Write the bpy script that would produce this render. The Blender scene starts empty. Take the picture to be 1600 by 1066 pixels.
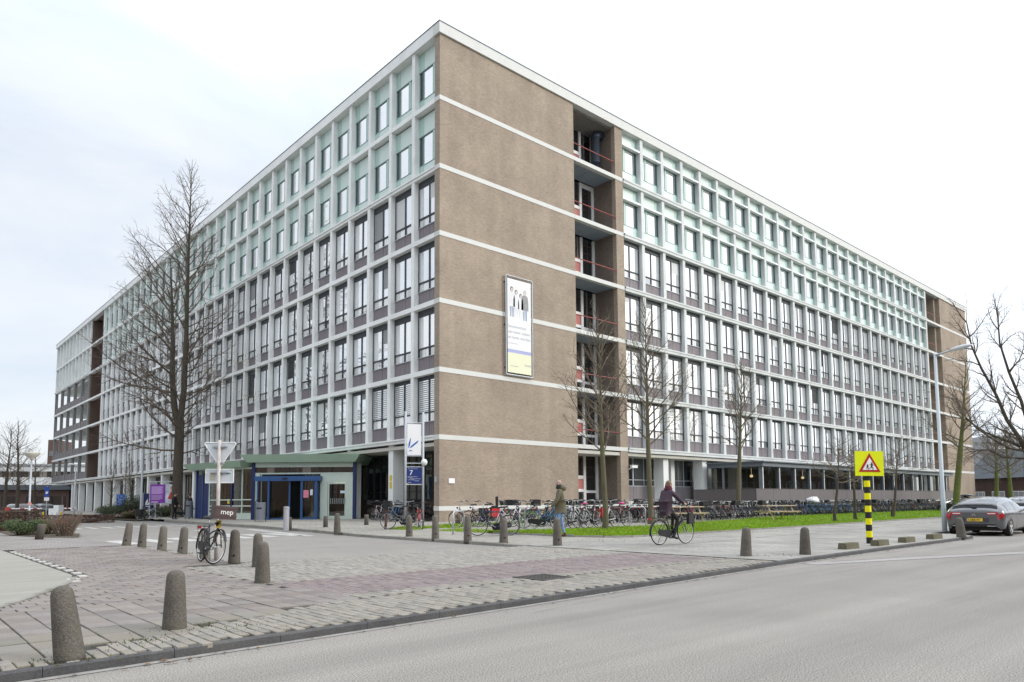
import bpy, bmesh, math, random
from math import sin, cos, pi, radians, sqrt, atan2
from mathutils import Vector, Matrix, Quaternion

SC = bpy.context.scene
COL = SC.collection

# ------------------------------------------------------------------ camera
cam_data = bpy.data.cameras.new("camera")
cam = bpy.data.objects.new("camera", cam_data)
COL.objects.link(cam)
cam_data.sensor_width = 36.0
cam_data.lens = 25.135
cam_data.shift_y = 0.0992
cam_data.clip_start = 0.1
cam_data.clip_end = 3000.0
F = Vector((0.6663724, 0.7411489, 0.0815246))
R = Vector((0.7439810, -0.6681657, -0.0068448))
U = Vector((-0.0493990, -0.0652139, 0.9966478))
cam.matrix_world = Matrix(((R.x, U.x, -F.x, 0.0), (R.y, U.y, -F.y, 0.0), (R.z, U.z, -F.z, 1.35), (0, 0, 0, 1)))
SC.camera = cam

# ------------------------------------------------------------------ light
TO_SUN = Vector((0.52, -0.74, 0.43)).normalized()
SUN_EL = math.asin(TO_SUN.z)
SUN_ROT = atan2(TO_SUN.x, TO_SUN.y)
sun_data = bpy.data.lights.new("sun", 'SUN')
sun_data.energy = 0.95
sun_data.angle = radians(20)
sun_data.color = (1.0, 0.93, 0.84)
sun = bpy.data.objects.new("sun", sun_data)
COL.objects.link(sun)
sun.rotation_euler = TO_SUN.to_track_quat('Z', 'Y').to_euler()
sun.location = (0, 0, 60)

world = bpy.data.worlds.new("World")
SC.world = world
world.use_nodes = True


def build_world():
    nt = world.node_tree
    nt.nodes.clear()
    N, L = nt.nodes.new, nt.links.new
    out = N('ShaderNodeOutputWorld')
    sky = N('ShaderNodeTexSky')
    sky.sky_type = 'NISHITA'
    sky.sun_disc = False
    sky.sun_elevation = SUN_EL
    sky.sun_rotation = SUN_ROT
    sky.air_density = 1.0
    sky.dust_density = 2.0
    b1 = N('ShaderNodeBackground')
    b1.inputs[1].default_value = 0.1
    L(sky.outputs[0], b1.inputs[0])
    # overcast cloud deck: soft streaked noise, brighter towards the veiled sun and the zenith
    tc = N('ShaderNodeTexCoord')
    mp = N('ShaderNodeMapping')
    mp.inputs['Rotation'].default_value = (0.2, 0.1, 0.9)
    mp.inputs['Scale'].default_value = (1.0, 2.2, 3.2)
    L(tc.outputs['Generated'], mp.inputs[0])
    nz = N('ShaderNodeTexNoise')
    nz.inputs['Scale'].default_value = 1.9
    nz.inputs['Detail'].default_value = 7
    nz.inputs['Roughness'].default_value = 0.55
    nz.inputs['Distortion'].default_value = 0.35
    L(mp.outputs[0], nz.inputs['Vector'])
    cr = N('ShaderNodeValToRGB')
    cr.color_ramp.elements[0].position = 0.36
    cr.color_ramp.elements[0].color = (0.665, 0.735, 0.84, 1)
    cr.color_ramp.elements[1].position = 0.64
    cr.color_ramp.elements[1].color = (0.86, 0.88, 0.905, 1)
    L(nz.outputs[0], cr.inputs[0])
    dp = N('ShaderNodeVectorMath'); dp.operation = 'DOT_PRODUCT'
    L(tc.outputs['Generated'], dp.inputs[0])
    dp.inputs[1].default_value = TO_SUN
    mr = N('ShaderNodeMapRange')
    mr.interpolation_type = 'SMOOTHSTEP'
    mr.inputs['From Min'].default_value = -0.6
    mr.inputs['From Max'].default_value = 0.75
    mr.inputs['To Min'].default_value = 1.02
    mr.inputs['To Max'].default_value = 1.5
    L(dp.outputs['Value'], mr.inputs['Value'])
    sp = N('ShaderNodeSeparateXYZ')
    L(tc.outputs['Generated'], sp.inputs[0])
    mz = N('ShaderNodeMapRange')
    mz.inputs['From Min'].default_value = 0.40
    mz.inputs['From Max'].default_value = 1.0
    mz.inputs['To Min'].default_value = 1.0
    mz.inputs['To Max'].default_value = 2.1
    L(sp.outputs['Z'], mz.inputs['Value'])
    mu = N('ShaderNodeMath'); mu.operation = 'MULTIPLY'
    L(mr.outputs[0], mu.inputs[0]); L(mz.outputs[0], mu.inputs[1])
    m2 = N('ShaderNodeMath'); m2.operation = 'MULTIPLY'
    L(mu.outputs[0], m2.inputs[0]); m2.inputs[1].default_value = 0.505
    b2 = N('ShaderNodeBackground')
    L(cr.outputs[0], b2.inputs[0]); L(m2.outputs[0], b2.inputs[1])
    mx = N('ShaderNodeMixShader')
    mx.inputs[0].default_value = 0.9
    L(b1.outputs[0], mx.inputs[1]); L(b2.outputs[0], mx.inputs[2])
    L(mx.outputs[0], out.inputs[0])


build_world()
SC.view_settings.view_transform = 'Standard'
SC.view_settings.look = 'None'
SC.view_settings.exposure = 1.12
SC.view_settings.gamma = 1.0
SC.view_settings.use_curve_mapping = False
SC.render.engine = 'CYCLES'
SC.cycles.max_bounces = 6
SC.cycles.diffuse_bounces = 3
SC.cycles.glossy_bounces = 3
SC.cycles.transparent_max_bounces = 8
SC.cycles.use_denoising = True
SC.render.resolution_x = 1024
SC.render.resolution_y = 682

# ------------------------------------------------------------------ mesh helper


def sm(t):
    t = max(0.0, min(1.0, t))
    return t * t * (3 - 2 * t)


def gz(x, y):
    """height of the ground at a place"""
    if y < 6.8:
        return 0.0
    if x < 13.9:
        return .09 if y < 15.2 or x < 5.9 else .03
    z = .09 + .03 * sm((y - 15) / 2) + .13 * sm((y - 15) / 5) * sm((x - 13.9) / 3.5)
    if y > 36:
        z += .05 * sm((x - 14) / 6)
    return z


class MB:
    def __init__(s):
        s.v, s.f, s.m = [], [], []

    def add(s, vs, fs, mat=0):
        o = len(s.v)
        s.v.extend(vs)
        for f in fs:
            s.f.append([i + o for i in f])
            s.m.append(mat)
        return s

    def box(s, x0, y0, z0, x1, y1, z1, mat=0):
        if x0 > x1: x0, x1 = x1, x0
        if y0 > y1: y0, y1 = y1, y0
        if z0 > z1: z0, z1 = z1, z0
        return s.add([(x0, y0, z0), (x1, y0, z0), (x1, y1, z0), (x0, y1, z0), (x0, y0, z1), (x1, y0, z1), (x1, y1, z1), (x0, y1, z1)],
                     [(0, 3, 2, 1), (4, 5, 6, 7), (0, 1, 5, 4), (1, 2, 6, 5), (2, 3, 7, 6), (3, 0, 4, 7)], mat)

    def xbox(s, M, x0, y0, z0, x1, y1, z1, mat=0):
        n = len(s.v)
        s.box(x0, y0, z0, x1, y1, z1, mat)
        for i in range(n, len(s.v)):
            s.v[i] = tuple(M @ Vector(s.v[i]))
        return s

    def tube(s, pts, rad, n=6, mat=0, cap=True):
        P = [Vector(p) for p in pts]
        k = len(P)
        if not hasattr(rad, '__len__'):
            rad = [rad] * k
        o = len(s.v)
        ref = None
        for i in range(k):
            t = (P[min(i + 1, k - 1)] - P[max(i - 1, 0)])
            if t.length < 1e-9:
                t = Vector((0, 0, 1))
            t.normalize()
            if ref is None:
                ref = Vector((0, 0, 1)) if abs(t.z) < .9 else Vector((1, 0, 0))
            a = t.cross(ref)
            if a.length < 1e-6:
                a = t.orthogonal()
            a.normalize()
            b = t.cross(a)
            ref = a.cross(t)
            for j in range(n):
                an = 2 * pi * j / n
                q = P[i] + (a * cos(an) + b * sin(an)) * rad[i]
                s.v.append((q.x, q.y, q.z))
        for i in range(k - 1):
            for j in range(n):
                j2 = (j + 1) % n
                s.f.append([o + i * n + j, o + i * n + j2, o + (i + 1) * n + j2, o + (i + 1) * n + j])
                s.m.append(mat)
        if cap and n > 2:
            s.f.append([o + j for j in range(n)][::-1]); s.m.append(mat)
            s.f.append([o + (k - 1) * n + j for j in range(n)]); s.m.append(mat)
        return s

    def lathe(s, prof, n=16, c=(0, 0, 0), mat=0, M=None):
        o = len(s.v)
        for r, z in prof:
            for j in range(n):
                a = 2 * pi * j / n
                q = Vector((c[0] + r * cos(a), c[1] + r * sin(a), c[2] + z))
                if M is not None:
                    q = M @ q
                s.v.append(tuple(q))
        k = len(prof)
        for i in range(k - 1):
            for j in range(n):
                j2 = (j + 1) % n
                s.f.append([o + i * n + j, o + i * n + j2, o + (i + 1) * n + j2, o + (i + 1) * n + j]); s.m.append(mat)
        s.f.append([o + j for j in range(n)][::-1]); s.m.append(mat)
        s.f.append([o + (k - 1) * n + j for j in range(n)]); s.m.append(mat)
        return s

    def torus(s, c, Rr, r, axis='y', nR=22, nr=6, mat=0, a0=0, a1=2 * pi):
        o = len(s.v)
        full = abs(a1 - a0 - 2 * pi) < 1e-6
        k = nR if full else nR + 1
        for i in range(k):
            a = a0 + (a1 - a0) * i / nR
            for j in range(nr):
                b = 2 * pi * j / nr
                q = Rr + r * cos(b)
                h = r * sin(b)
                if axis == 'y':
                    p = (c[0] + q * cos(a), c[1] + h, c[2] + q * sin(a))
                elif axis == 'z':
                    p = (c[0] + q * cos(a), c[1] + q * sin(a), c[2] + h)
                else:
                    p = (c[0] + h, c[1] + q * cos(a), c[2] + q * sin(a))
                s.v.append(p)
        for i in range(nR):
            i2 = (i + 1) % k
            for j in range(nr):
                j2 = (j + 1) % nr
                s.f.append([o + i * nr + j, o + i2 * nr + j, o + i2 * nr + j2, o + i * nr + j2]); s.m.append(mat)
        return s

    def prism(s, poly, z0, z1, mat=0, M=None):
        n = len(poly)
        vs = [Vector((p[0], p[1], z0)) for p in poly] + [Vector((p[0], p[1], z1)) for p in poly]
        if M is not None:
            vs = [M @ v for v in vs]
        fs = [list(range(n))[::-1], list(range(n, 2 * n))] + [[i, (i + 1) % n, n + (i + 1) % n, n + i] for i in range(n)]
        return s.add([tuple(v) for v in vs], fs, mat)

    def ellipsoid(s, c, r, n=10, k=7, mat=0, M=None):
        prof = []
        o = len(s.v)
        for i in range(k + 1):
            a = -pi / 2 + pi * i / k
            for j in range(n):
                b = 2 * pi * j / n
                q = Vector((c[0] + r[0] * cos(a) * cos(b), c[1] + r[1] * cos(a) * sin(b), c[2] + r[2] * sin(a)))
                if M is not None:
                    q = M @ q
                s.v.append(tuple(q))
        for i in range(k):
            for j in range(n):
                j2 = (j + 1) % n
                s.f.append([o + i * n + j, o + i * n + j2, o + (i + 1) * n + j2, o + (i + 1) * n + j]); s.m.append(mat)
        return s

    def mesh(s, name, mats, smooth=False):
        me = bpy.data.meshes.new(name)
        me.from_pydata(s.v, [], s.f)
        for m in (mats if isinstance(mats, (list, tuple)) else [mats]):
            me.materials.append(m)
        if isinstance(mats, (list, tuple)) and len(mats) > 1:
            me.polygons.foreach_set('material_index', s.m)
        if smooth:
            me.polygons.foreach_set('use_smooth', [True] * len(me.polygons))
        me.update()
        return me

    def build(s, name, mats, parent=None, smooth=False, world=True, angle=None):
        """link as ONE object. With a parent and world=True the points are world points of an unrotated parent."""
        o = bpy.data.objects.new(name, s.mesh(name, mats, smooth))
        COL.objects.link(o)
        if parent is not None:
            o.parent = parent
            if world:
                w = Vector((0, 0, 0))
                p = parent
                while p is not None:
                    w += p.location
                    p = p.parent
                o.location = -w
        if angle:
            wn = o.data.edges
            try:
                o.data.set_sharp_from_angle(angle=angle)
            except Exception:
                pass
        return o


def empty(name, loc=(0, 0, 0), rz=0.0):
    o = bpy.data.objects.new(name, None)
    COL.objects.link(o)
    o.location = loc
    o.rotation_euler = (0, 0, rz)
    o.empty_display_size = .3
    return o


def tag(o, label=None, cat=None, group=None, kind=None):
    if label: o['label'] = label
    if cat: o['category'] = cat
    if group: o['group'] = group
    if kind: o['kind'] = kind
    return o


def thing(name, label, cat, loc=(0, 0, 0), rz=0.0, group=None):
    return tag(empty(name, loc, rz), label, cat, group)


def inst(name, me, parent, loc=(0, 0, 0), rz=0.0):
    o = bpy.data.objects.new(name, me)
    COL.objects.link(o)
    o.parent = parent
    o.location = loc
    o.rotation_euler = (0, 0, rz)
    return o


def copy_tree(o, parent=None, color=None):
    c = o.copy()
    COL.objects.link(c)
    c.parent = parent
    if color is not None:
        c.color = color
    for ch in KIDS.get(o.name, ()):
        copy_tree(ch, c, color)
    return c


KIDS = {}


def register(o):
    """remember the children of a prototype for copy_tree (o.children walks the whole scene)"""
    for ch in o.children:
        KIDS.setdefault(o.name, []).append(ch)
        register(ch)


# ------------------------------------------------------------------ materials
MAT = {}


def M(name, col, rough=0.7, var=0.12, scale=3.0, bump=0.0, metal=0.0, spec=0.4, detail=5, stretch=(1, 1, 1), rand=0.0, obj_color=False, fine=0.0, fscale=60, stain=None, stain_amt=0.0, sscale=.8, coat=0):
    """procedural surface: a base colour broken up by object-space noise, optional fine grain, stains, bump and per-object variation"""
    if name in MAT:
        return MAT[name]
    m = bpy.data.materials.new(name)
    m.use_nodes = True
    nt = m.node_tree
    N, L = nt.nodes.new, nt.links.new
    bs = nt.nodes['Principled BSDF']
    bs.inputs['Roughness'].default_value = rough
    bs.inputs['Metallic'].default_value = metal
    bs.inputs['Specular IOR Level'].default_value = spec
    if coat:
        bs.inputs['Coat Weight'].default_value = coat
        bs.inputs['Coat Roughness'].default_value = .05
    tc = N('ShaderNodeTexCoord')
    mp = N('ShaderNodeMapping')
    mp.inputs['Scale'].default_value = stretch
    L(tc.outputs['Object'], mp.inputs[0])
    nz = N('ShaderNodeTexNoise')
    nz.inputs['Scale'].default_value = scale
    nz.inputs['Detail'].default_value = detail
    nz.inputs['Roughness'].default_value = .6
    L(mp.outputs[0], nz.inputs['Vector'])
    lo, hi = 1 - var, 1 + var
    fac = N('ShaderNodeMapRange')
    fac.inputs['From Min'].default_value = .25
    fac.inputs['From Max'].default_value = .75
    fac.inputs['To Min'].default_value = lo
    fac.inputs['To Max'].default_value = hi
    L(nz.outputs[0], fac.inputs['Value'])
    val = fac.outputs[0]
    if fine:
        n2 = N('ShaderNodeTexNoise')
        n2.inputs['Scale'].default_value = fscale
        n2.inputs['Detail'].default_value = 3
        L(mp.outputs[0], n2.inputs['Vector'])
        r2 = N('ShaderNodeMapRange')
        r2.inputs['From Min'].default_value = .3
        r2.inputs['From Max'].default_value = .7
        r2.inputs['To Min'].default_value = 1 - fine
        r2.inputs['To Max'].default_value = 1 + fine
        L(n2.outputs[0], r2.inputs['Value'])
        mm = N('ShaderNodeMath'); mm.operation = 'MULTIPLY'
        L(val, mm.inputs[0]); L(r2.outputs[0], mm.inputs[1])
        val = mm.outputs[0]
    if rand:
        oi = N('ShaderNodeObjectInfo')
        r3 = N('ShaderNodeMapRange')
        r3.inputs['To Min'].default_value = 1 - rand
        r3.inputs['To Max'].default_value = 1 + rand
        L(oi.outputs['Random'], r3.inputs['Value'])
        mm = N('ShaderNodeMath'); mm.operation = 'MULTIPLY'
        L(val, mm.inputs[0]); L(r3.outputs[0], mm.inputs[1])
        val = mm.outputs[0]
    vm = N('ShaderNodeVectorMath'); vm.operation = 'SCALE'
    if obj_color:
        oi = N('ShaderNodeObjectInfo')
        L(oi.outputs['Color'], vm.inputs[0])
    else:
        vm.inputs[0].default_value = col
    L(val, vm.inputs['Scale'])
    c = vm.outputs[0]
    if stain is not None:
        n4 = N('ShaderNodeTexNoise')
        n4.inputs['Scale'].default_value = sscale
        n4.inputs['Detail'].default_value = 8
        n4.inputs['Roughness'].default_value = .65
        L(mp.outputs[0], n4.inputs['Vector'])
        r4 = N('ShaderNodeMapRange')
        r4.inputs['From Min'].default_value = .48
        r4.inputs['From Max'].default_value = .68
        r4.inputs['To Max'].default_value = stain_amt
        L(n4.outputs[0], r4.inputs['Value'])
        mx = N('ShaderNodeMix'); mx.data_type = 'RGBA'
        L(r4.outputs[0], mx.inputs['Factor'])
        L(c, mx.inputs['A'])
        mx.inputs['B'].default_value = (*stain, 1)
        c = mx.outputs['Result']
    L(c, bs.inputs['Base Color'])
    if bump:
        bp = N('ShaderNodeBump')
        bp.inputs['Strength'].default_value = bump
        bp.inputs['Distance'].default_value = .02
        L((n2 if fine else nz).outputs[0], bp.inputs['Height'])
        L(bp.outputs[0], bs.inputs['Normal'])
    MAT[name] = m
    return m


def brick_mat(name, c1, c2, mortar, bw=.22, bh=.065, mo=.01, rough=.85, axes='sum', var=.15, bump=.3, offset=.5, squash=1.0, big=.08):
    m = bpy.data.materials.new(name)
    m.use_nodes = True
    nt = m.node_tree
    N, L = nt.nodes.new, nt.links.new
    bs = nt.nodes['Principled BSDF']
    bs.inputs['Roughness'].default_value = rough
    bs.inputs['Specular IOR Level'].default_value = .25
    ge = N('ShaderNodeNewGeometry')
    sp = N('ShaderNodeSeparateXYZ')
    L(ge.outputs['Position'], sp.inputs[0])
    cb = N('ShaderNodeCombineXYZ')
    if axes == 'sum':
        ad = N('ShaderNodeMath'); ad.operation = 'ADD'
        L(sp.outputs[0], ad.inputs[0]); L(sp.outputs[1], ad.inputs[1])
        L(ad.outputs[0], cb.inputs[0]); L(sp.outputs[2], cb.inputs[1])
    elif axes == 'xy':
        L(sp.outputs[0], cb.inputs[0]); L(sp.outputs[1], cb.inputs[1])
    else:
        L(sp.outputs[1], cb.inputs[0]); L(sp.outputs[0], cb.inputs[1])
    br = N('ShaderNodeTexBrick')
    br.inputs['Scale'].default_value = 1.0
    br.inputs['Brick Width'].default_value = bw
    br.inputs['Row Height'].default_value = bh
    br.inputs['Mortar Size'].default_value = mo
    br.inputs['Mortar Smooth'].default_value = .2
    br.offset = offset
    br.inputs['Color1'].default_value = (*c1, 1)
    br.inputs['Color2'].default_value = (*c2, 1)
    br.inputs['Mortar'].default_value = (*mortar, 1)
    L(cb.outputs[0], br.inputs['Vector'])
    nz = N('ShaderNodeTexNoise')
    nz.inputs['Scale'].default_value = .55
    nz.inputs['Detail'].default_value = 8
    nz.inputs['Roughness'].default_value = .65
    L(ge.outputs['Position'], nz.inputs['Vector'])
    fr = N('ShaderNodeMapRange')
    fr.inputs['From Min'].default_value = .3
    fr.inputs['From Max'].default_value = .7
    fr.inputs['To Min'].default_value = 1 - big
    fr.inputs['To Max'].default_value = 1 + big
    L(nz.outputs[0], fr.inputs['Value'])
    n2 = N('ShaderNodeTexNoise')
    n2.inputs['Scale'].default_value = 4.0
    n2.inputs['Detail'].default_value = 5
    n2.inputs['Roughness'].default_value = .8
    mpb = N('ShaderNodeMapping')
    mpb.inputs['Scale'].default_value = (1.2, 1.2, 4.0) if axes == 'sum' else (2, 2, 2)
    L(ge.outputs['Position'], mpb.inputs[0])
    L(mpb.outputs[0], n2.inputs['Vector'])
    f2 = N('ShaderNodeMapRange')
    f2.inputs['From Min'].default_value = .3
    f2.inputs['From Max'].default_value = .7
    f2.inputs['To Min'].default_value = 1 - var
    f2.inputs['To Max'].default_value = 1 + var
    L(n2.outputs[0], f2.inputs['Value'])
    mu = N('ShaderNodeMath'); mu.operation = 'MULTIPLY'
    L(fr.outputs[0], mu.inputs[0]); L(f2.outputs[0], mu.inputs[1])
    # rain streaks running down the wall
    n3 = N('ShaderNodeTexNoise')
    n3.inputs['Scale'].default_value = 1.0
    n3.inputs['Detail'].default_value = 6
    mp3 = N('ShaderNodeMapping')
    mp3.inputs['Scale'].default_value = (1.6, 1.6, .09) if axes == 'sum' else (.5, .5, .5)
    L(ge.outputs['Position'], mp3.inputs[0]); L(mp3.outputs[0], n3.inputs['Vector'])
    f3 = N('ShaderNodeMapRange')
    f3.inputs['From Min'].default_value = .3
    f3.inputs['From Max'].default_value = .7
    f3.inputs['To Min'].default_value = .94
    f3.inputs['To Max'].default_value = 1.05
    L(n3.outputs[0], f3.inputs['Value'])
    m3 = N('ShaderNodeMath'); m3.operation = 'MULTIPLY'
    L(mu.outputs[0], m3.inputs[0]); L(f3.outputs[0], m3.inputs[1])
    mu = m3
    vm = N('ShaderNodeVectorMath'); vm.operation = 'SCALE'
    L(br.outputs['Color'], vm.inputs[0]); L(mu.outputs[0], vm.inputs['Scale'])
    L(vm.outputs[0], bs.inputs['Base Color'])
    if bump:
        bp = N('ShaderNodeBump')
        bp.inputs['Strength'].default_value = bump
        bp.inputs['Distance'].default_value = .01
        bp.invert = True
        L(br.outputs['Fac'], bp.inputs['Height'])
        L(bp.outputs[0], bs.inputs['Normal'])
    MAT[name] = m
    return m


def glass_mat(name, inner, curtain, camt=.5, reflect=.35, cscale=(1.6, 1.6, .02), tint=(1, 1, 1), rough=.015):
    """window glass of a lit-less room: the room and its curtains dimly behind, the street and sky mirrored in front"""
    m = bpy.data.materials.new(name)
    m.use_nodes = True
    nt = m.node_tree
    N, L = nt.nodes.new, nt.links.new
    nt.nodes.remove(nt.nodes['Principled BSDF'])
    out = nt.nodes['Material Output']
    ge = N('ShaderNodeNewGeometry')
    oi = N('ShaderNodeObjectInfo')
    mp = N('ShaderNodeMapping')
    mp.inputs['Scale'].default_value = cscale
    L(ge.outputs['Position'], mp.inputs[0])
    ad = N('ShaderNodeVectorMath'); ad.operation = 'ADD'
    L(mp.outputs[0], ad.inputs[0])
    cx = N('ShaderNodeCombineXYZ')
    ml = N('ShaderNodeMath'); ml.operation = 'MULTIPLY'; ml.inputs[1].default_value = 40
    L(oi.outputs['Random'], ml.inputs[0]); L(ml.outputs[0], cx.inputs[0]); L(ml.outputs[0], cx.inputs[2])
    L(cx.outputs[0], ad.inputs[1])
    nz = N('ShaderNodeTexNoise')
    nz.inputs['Scale'].default_value = 1.0
    nz.inputs['Detail'].default_value = 3
    L(ad.outputs[0], nz.inputs['Vector'])
    # each room has its own amount of curtain
    th = N('ShaderNodeMapRange')
    th.inputs['To Min'].default_value = .62 - camt * .45
    th.inputs['To Max'].default_value = .80 - camt * .45
    L(oi.outputs['Random'], th.inputs['Value'])
    sb = N('ShaderNodeMath'); sb.operation = 'SUBTRACT'
    L(nz.outputs[0], sb.inputs[0]); L(th.outputs[0], sb.inputs[1])
    sc = N('ShaderNodeMath'); sc.operation = 'MULTIPLY'; sc.inputs[1].default_value = 25; sc.use_clamp = True
    L(sb.outputs[0], sc.inputs[0])
    mx = N('ShaderNodeMix'); mx.data_type = 'RGBA'
    mx.inputs['A'].default_value = (*inner, 1)
    mx.inputs['B'].default_value = (*curtain, 1)
    L(sc.outputs[0], mx.inputs['Factor'])
    df = N('ShaderNodeBsdfDiffuse')
    L(mx.outputs['Result'], df.inputs[0])
    gl = N('ShaderNodeBsdfGlossy')
    gl.inputs['Color'].default_value = (*tint, 1)
    gl.inputs['Roughness'].default_value = rough
    # panes are never perfectly flat
    n3 = N('ShaderNodeTexNoise')
    n3.inputs['Scale'].default_value = 1.3
    n3.inputs['Detail'].default_value = 1
    L(ge.outputs['Position'], n3.inputs['Vector'])
    bp = N('ShaderNodeBump')
    bp.inputs['Strength'].default_value = .06
    bp.inputs['Distance'].default_value = .05
    L(n3.outputs[0], bp.inputs['Height'])
    L(bp.outputs[0], gl.inputs['Normal'])
    lw = N('ShaderNodeFresnel')
    lw.inputs['IOR'].default_value = 1.5
    m1 = N('ShaderNodeMapRange')
    m1.inputs['From Min'].default_value = .04
    m1.inputs['From Max'].default_value = .6
    m1.inputs['To Min'].default_value = reflect
    m1.inputs['To Max'].default_value = .92
    L(lw.outputs[0], m1.inputs['Value'])
    ms = N('ShaderNodeMixShader')
    L(m1.outputs[0], ms.inputs[0]); L(df.outputs[0], ms.inputs[1]); L(gl.outputs[0], ms.inputs[2])
    L(ms.outputs[0], out.inputs[0])
    MAT[name] = m
    return m


def clear_glass(name, reflect=.12, tint=(.85, .9, .88)):
    m = bpy.data.materials.new(name)
    m.use_nodes = True
    nt = m.node_tree
    N, L = nt.nodes.new, nt.links.new
    nt.nodes.remove(nt.nodes['Principled BSDF'])
    out = nt.nodes['Material Output']
    tr = N('ShaderNodeBsdfTransparent'); tr.inputs[0].default_value = (*tint, 1)
    gl = N('ShaderNodeBsdfGlossy'); gl.inputs['Roughness'].default_value = .01
    fz = N('ShaderNodeFresnel'); fz.inputs[0].default_value = 1.5
    mr = N('ShaderNodeMapRange'); mr.inputs['To Min'].default_value = reflect - .04; mr.inputs['To Max'].default_value = .6
    L(fz.outputs[0], mr.inputs['Value'])
    ms = N('ShaderNodeMixShader')
    L(mr.outputs[0], ms.inputs[0]); L(tr.outputs[0], ms.inputs[1]); L(gl.outputs[0], ms.inputs[2])
    L(ms.outputs[0], out.inputs[0])
    MAT[name] = m
    return m


def text(name, body, size, mat, parent, loc, rot=(pi / 2, 0, 0), align='LEFT', extrude=.001, space=1.0):
    cu = bpy.data.curves.new(name, 'FONT')
    cu.body = body
    cu.size = size
    cu.align_x = align
    cu.extrude = extrude
    cu.space_character = space
    cu.resolution_u = 3
    cu.materials.append(mat)
    c = bpy.data.objects.new('tmp', cu)
    COL.objects.link(c)
    me = bpy.data.meshes.new_from_object(c.evaluated_get(bpy.context.evaluated_depsgraph_get()))
    bpy.data.objects.remove(c)
    o = bpy.data.objects.new(name, me)
    COL.objects.link(o)
    o.parent = parent
    o.location = loc
    o.rotation_euler = rot
    return o


RNG = random.Random(7)
CONC = M('concrete_white', (.78, .795, .78), .75, .08, .7, stain=(.40, .41, .39), stain_amt=.22, sscale=.5, fine=.04, fscale=20)
BAND = M('white_band', (.60, .61, .59), .75, .06, .8, stain=(.42, .42, .38), stain_amt=.3)
BRICK = brick_mat('facade_brick', (.276, .214, .158), (.332, .268, .204), (.31, .27, .225), .21, .062, .012, var=.17, big=.14)
STEEL = M('galvanised_steel', (.45, .47, .49), .45, .12, 4, metal=.6)
GALV = M('grey_pole', (.42, .45, .48), .5, .06, 2, metal=.2)
WHITE = M('white_paint', (.78, .78, .77), .5, .05, 2)
BLACK = M('black_plastic', (.018, .018, .02), .45, .2, 5)
RUBBER = M('black_rubber', (.022, .022, .023), .75, .2, 8)
DARKFRAME = M('dark_window_frame', (.035, .042, .05), .45, .1, 4)
MINT = M('mint_panel', (.59, .70, .665), .45, .05, .9, stain=(.50, .60, .56), stain_amt=.3)


# ================================================================== THE GROUND
ASPH = M('road_asphalt', (.258, .241, .219), .9, .06, .35, bump=.15, fine=.6, fscale=75, stain=(.205, .193, .178), stain_amt=.5, sscale=.3, spec=.25)


def add_tracks(m):
    """faint lengthwise bands where tyres run"""
    nt = m.node_tree
    bs = nt.nodes['Principled BSDF']
    src = bs.inputs['Base Color'].links[0].from_socket
    N, L = nt.nodes.new, nt.links.new
    ge = N('ShaderNodeNewGeometry')
    mp = N('ShaderNodeMapping'); mp.inputs['Scale'].default_value = (.035, .75, 1)
    nz = N('ShaderNodeTexNoise'); nz.inputs['Scale'].default_value = 1.0; nz.inputs['Detail'].default_value = 5; nz.inputs['Roughness'].default_value = .6
    mr = N('ShaderNodeMapRange'); mr.inputs['From Min'].default_value = .35; mr.inputs['From Max'].default_value = .65; mr.inputs['To Min'].default_value = .80; mr.inputs['To Max'].default_value = 1.12
    vm = N('ShaderNodeVectorMath'); vm.operation = 'SCALE'
    L(ge.outputs['Position'], mp.inputs[0]); L(mp.outputs[0], nz.inputs['Vector']); L(nz.outputs[0], mr.inputs['Value'])
    L(src, vm.inputs[0]); L(mr.outputs[0], vm.inputs['Scale']); L(vm.outputs[0], bs.inputs['Base Color'])


add_tracks(ASPH)
ASPH2 = M('side_street_asphalt', (.25, .236, .215), .9, .08, .3, bump=.2, fine=.35, fscale=30, stain=(.19, .18, .17), stain_amt=.5, sscale=.5, spec=.25)
SAND = M('joint_sand', (.045, .043, .035), .95, .3, 3)
SOIL = M('bare_soil', (.075, .06, .04), .95, .35, 2.5, bump=.5)
FARGROUND = M('far_ground', (.17, .17, .155), .95, .15, .1)
KERBM = M('kerb_dark_concrete', (.075, .075, .078), .85, .2, 3, fine=.2, fscale=50, bump=.2, stain=(.15, .145, .13), stain_amt=.35, sscale=1.6)
KERBL = M('kerb_grey_concrete', (.25, .24, .215), .9, .12, 3, fine=.12, fscale=50, stain=(.13, .14, .09), stain_amt=.6, sscale=1.2)
PATHM = M('cycle_path_concrete', (.28, .268, .235), .9, .14, 1.2, fine=.1, fscale=40, stretch=(.5, 2.5, 1), stain=(.24, .24, .19), stain_amt=.55)
TILEFAR = brick_mat('pavement_tiles', (.235, .215, .205), (.27, .25, .235), (.13, .12, .10), .30, .30, .012, axes='xy', var=.14, big=.14)
TILERIGHT = brick_mat('cycle_track_tiles', (.27, .26, .24), (.31, .30, .275), (.15, .145, .12), .30, .30, .01, axes='xy', var=.15, big=.22)
PLAZAM = brick_mat('plaza_tiles', (.28, .265, .235), (.32, .305, .27), (.20, .19, .16), .30, .30, .012, axes='xy', var=.12, big=.15)
COBBLE = brick_mat('cobble_strip', (.20, .19, .165), (.26, .25, .21), (.10, .12, .05), .21, .11, .018, axes='xy', var=.2, big=.2)


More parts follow.
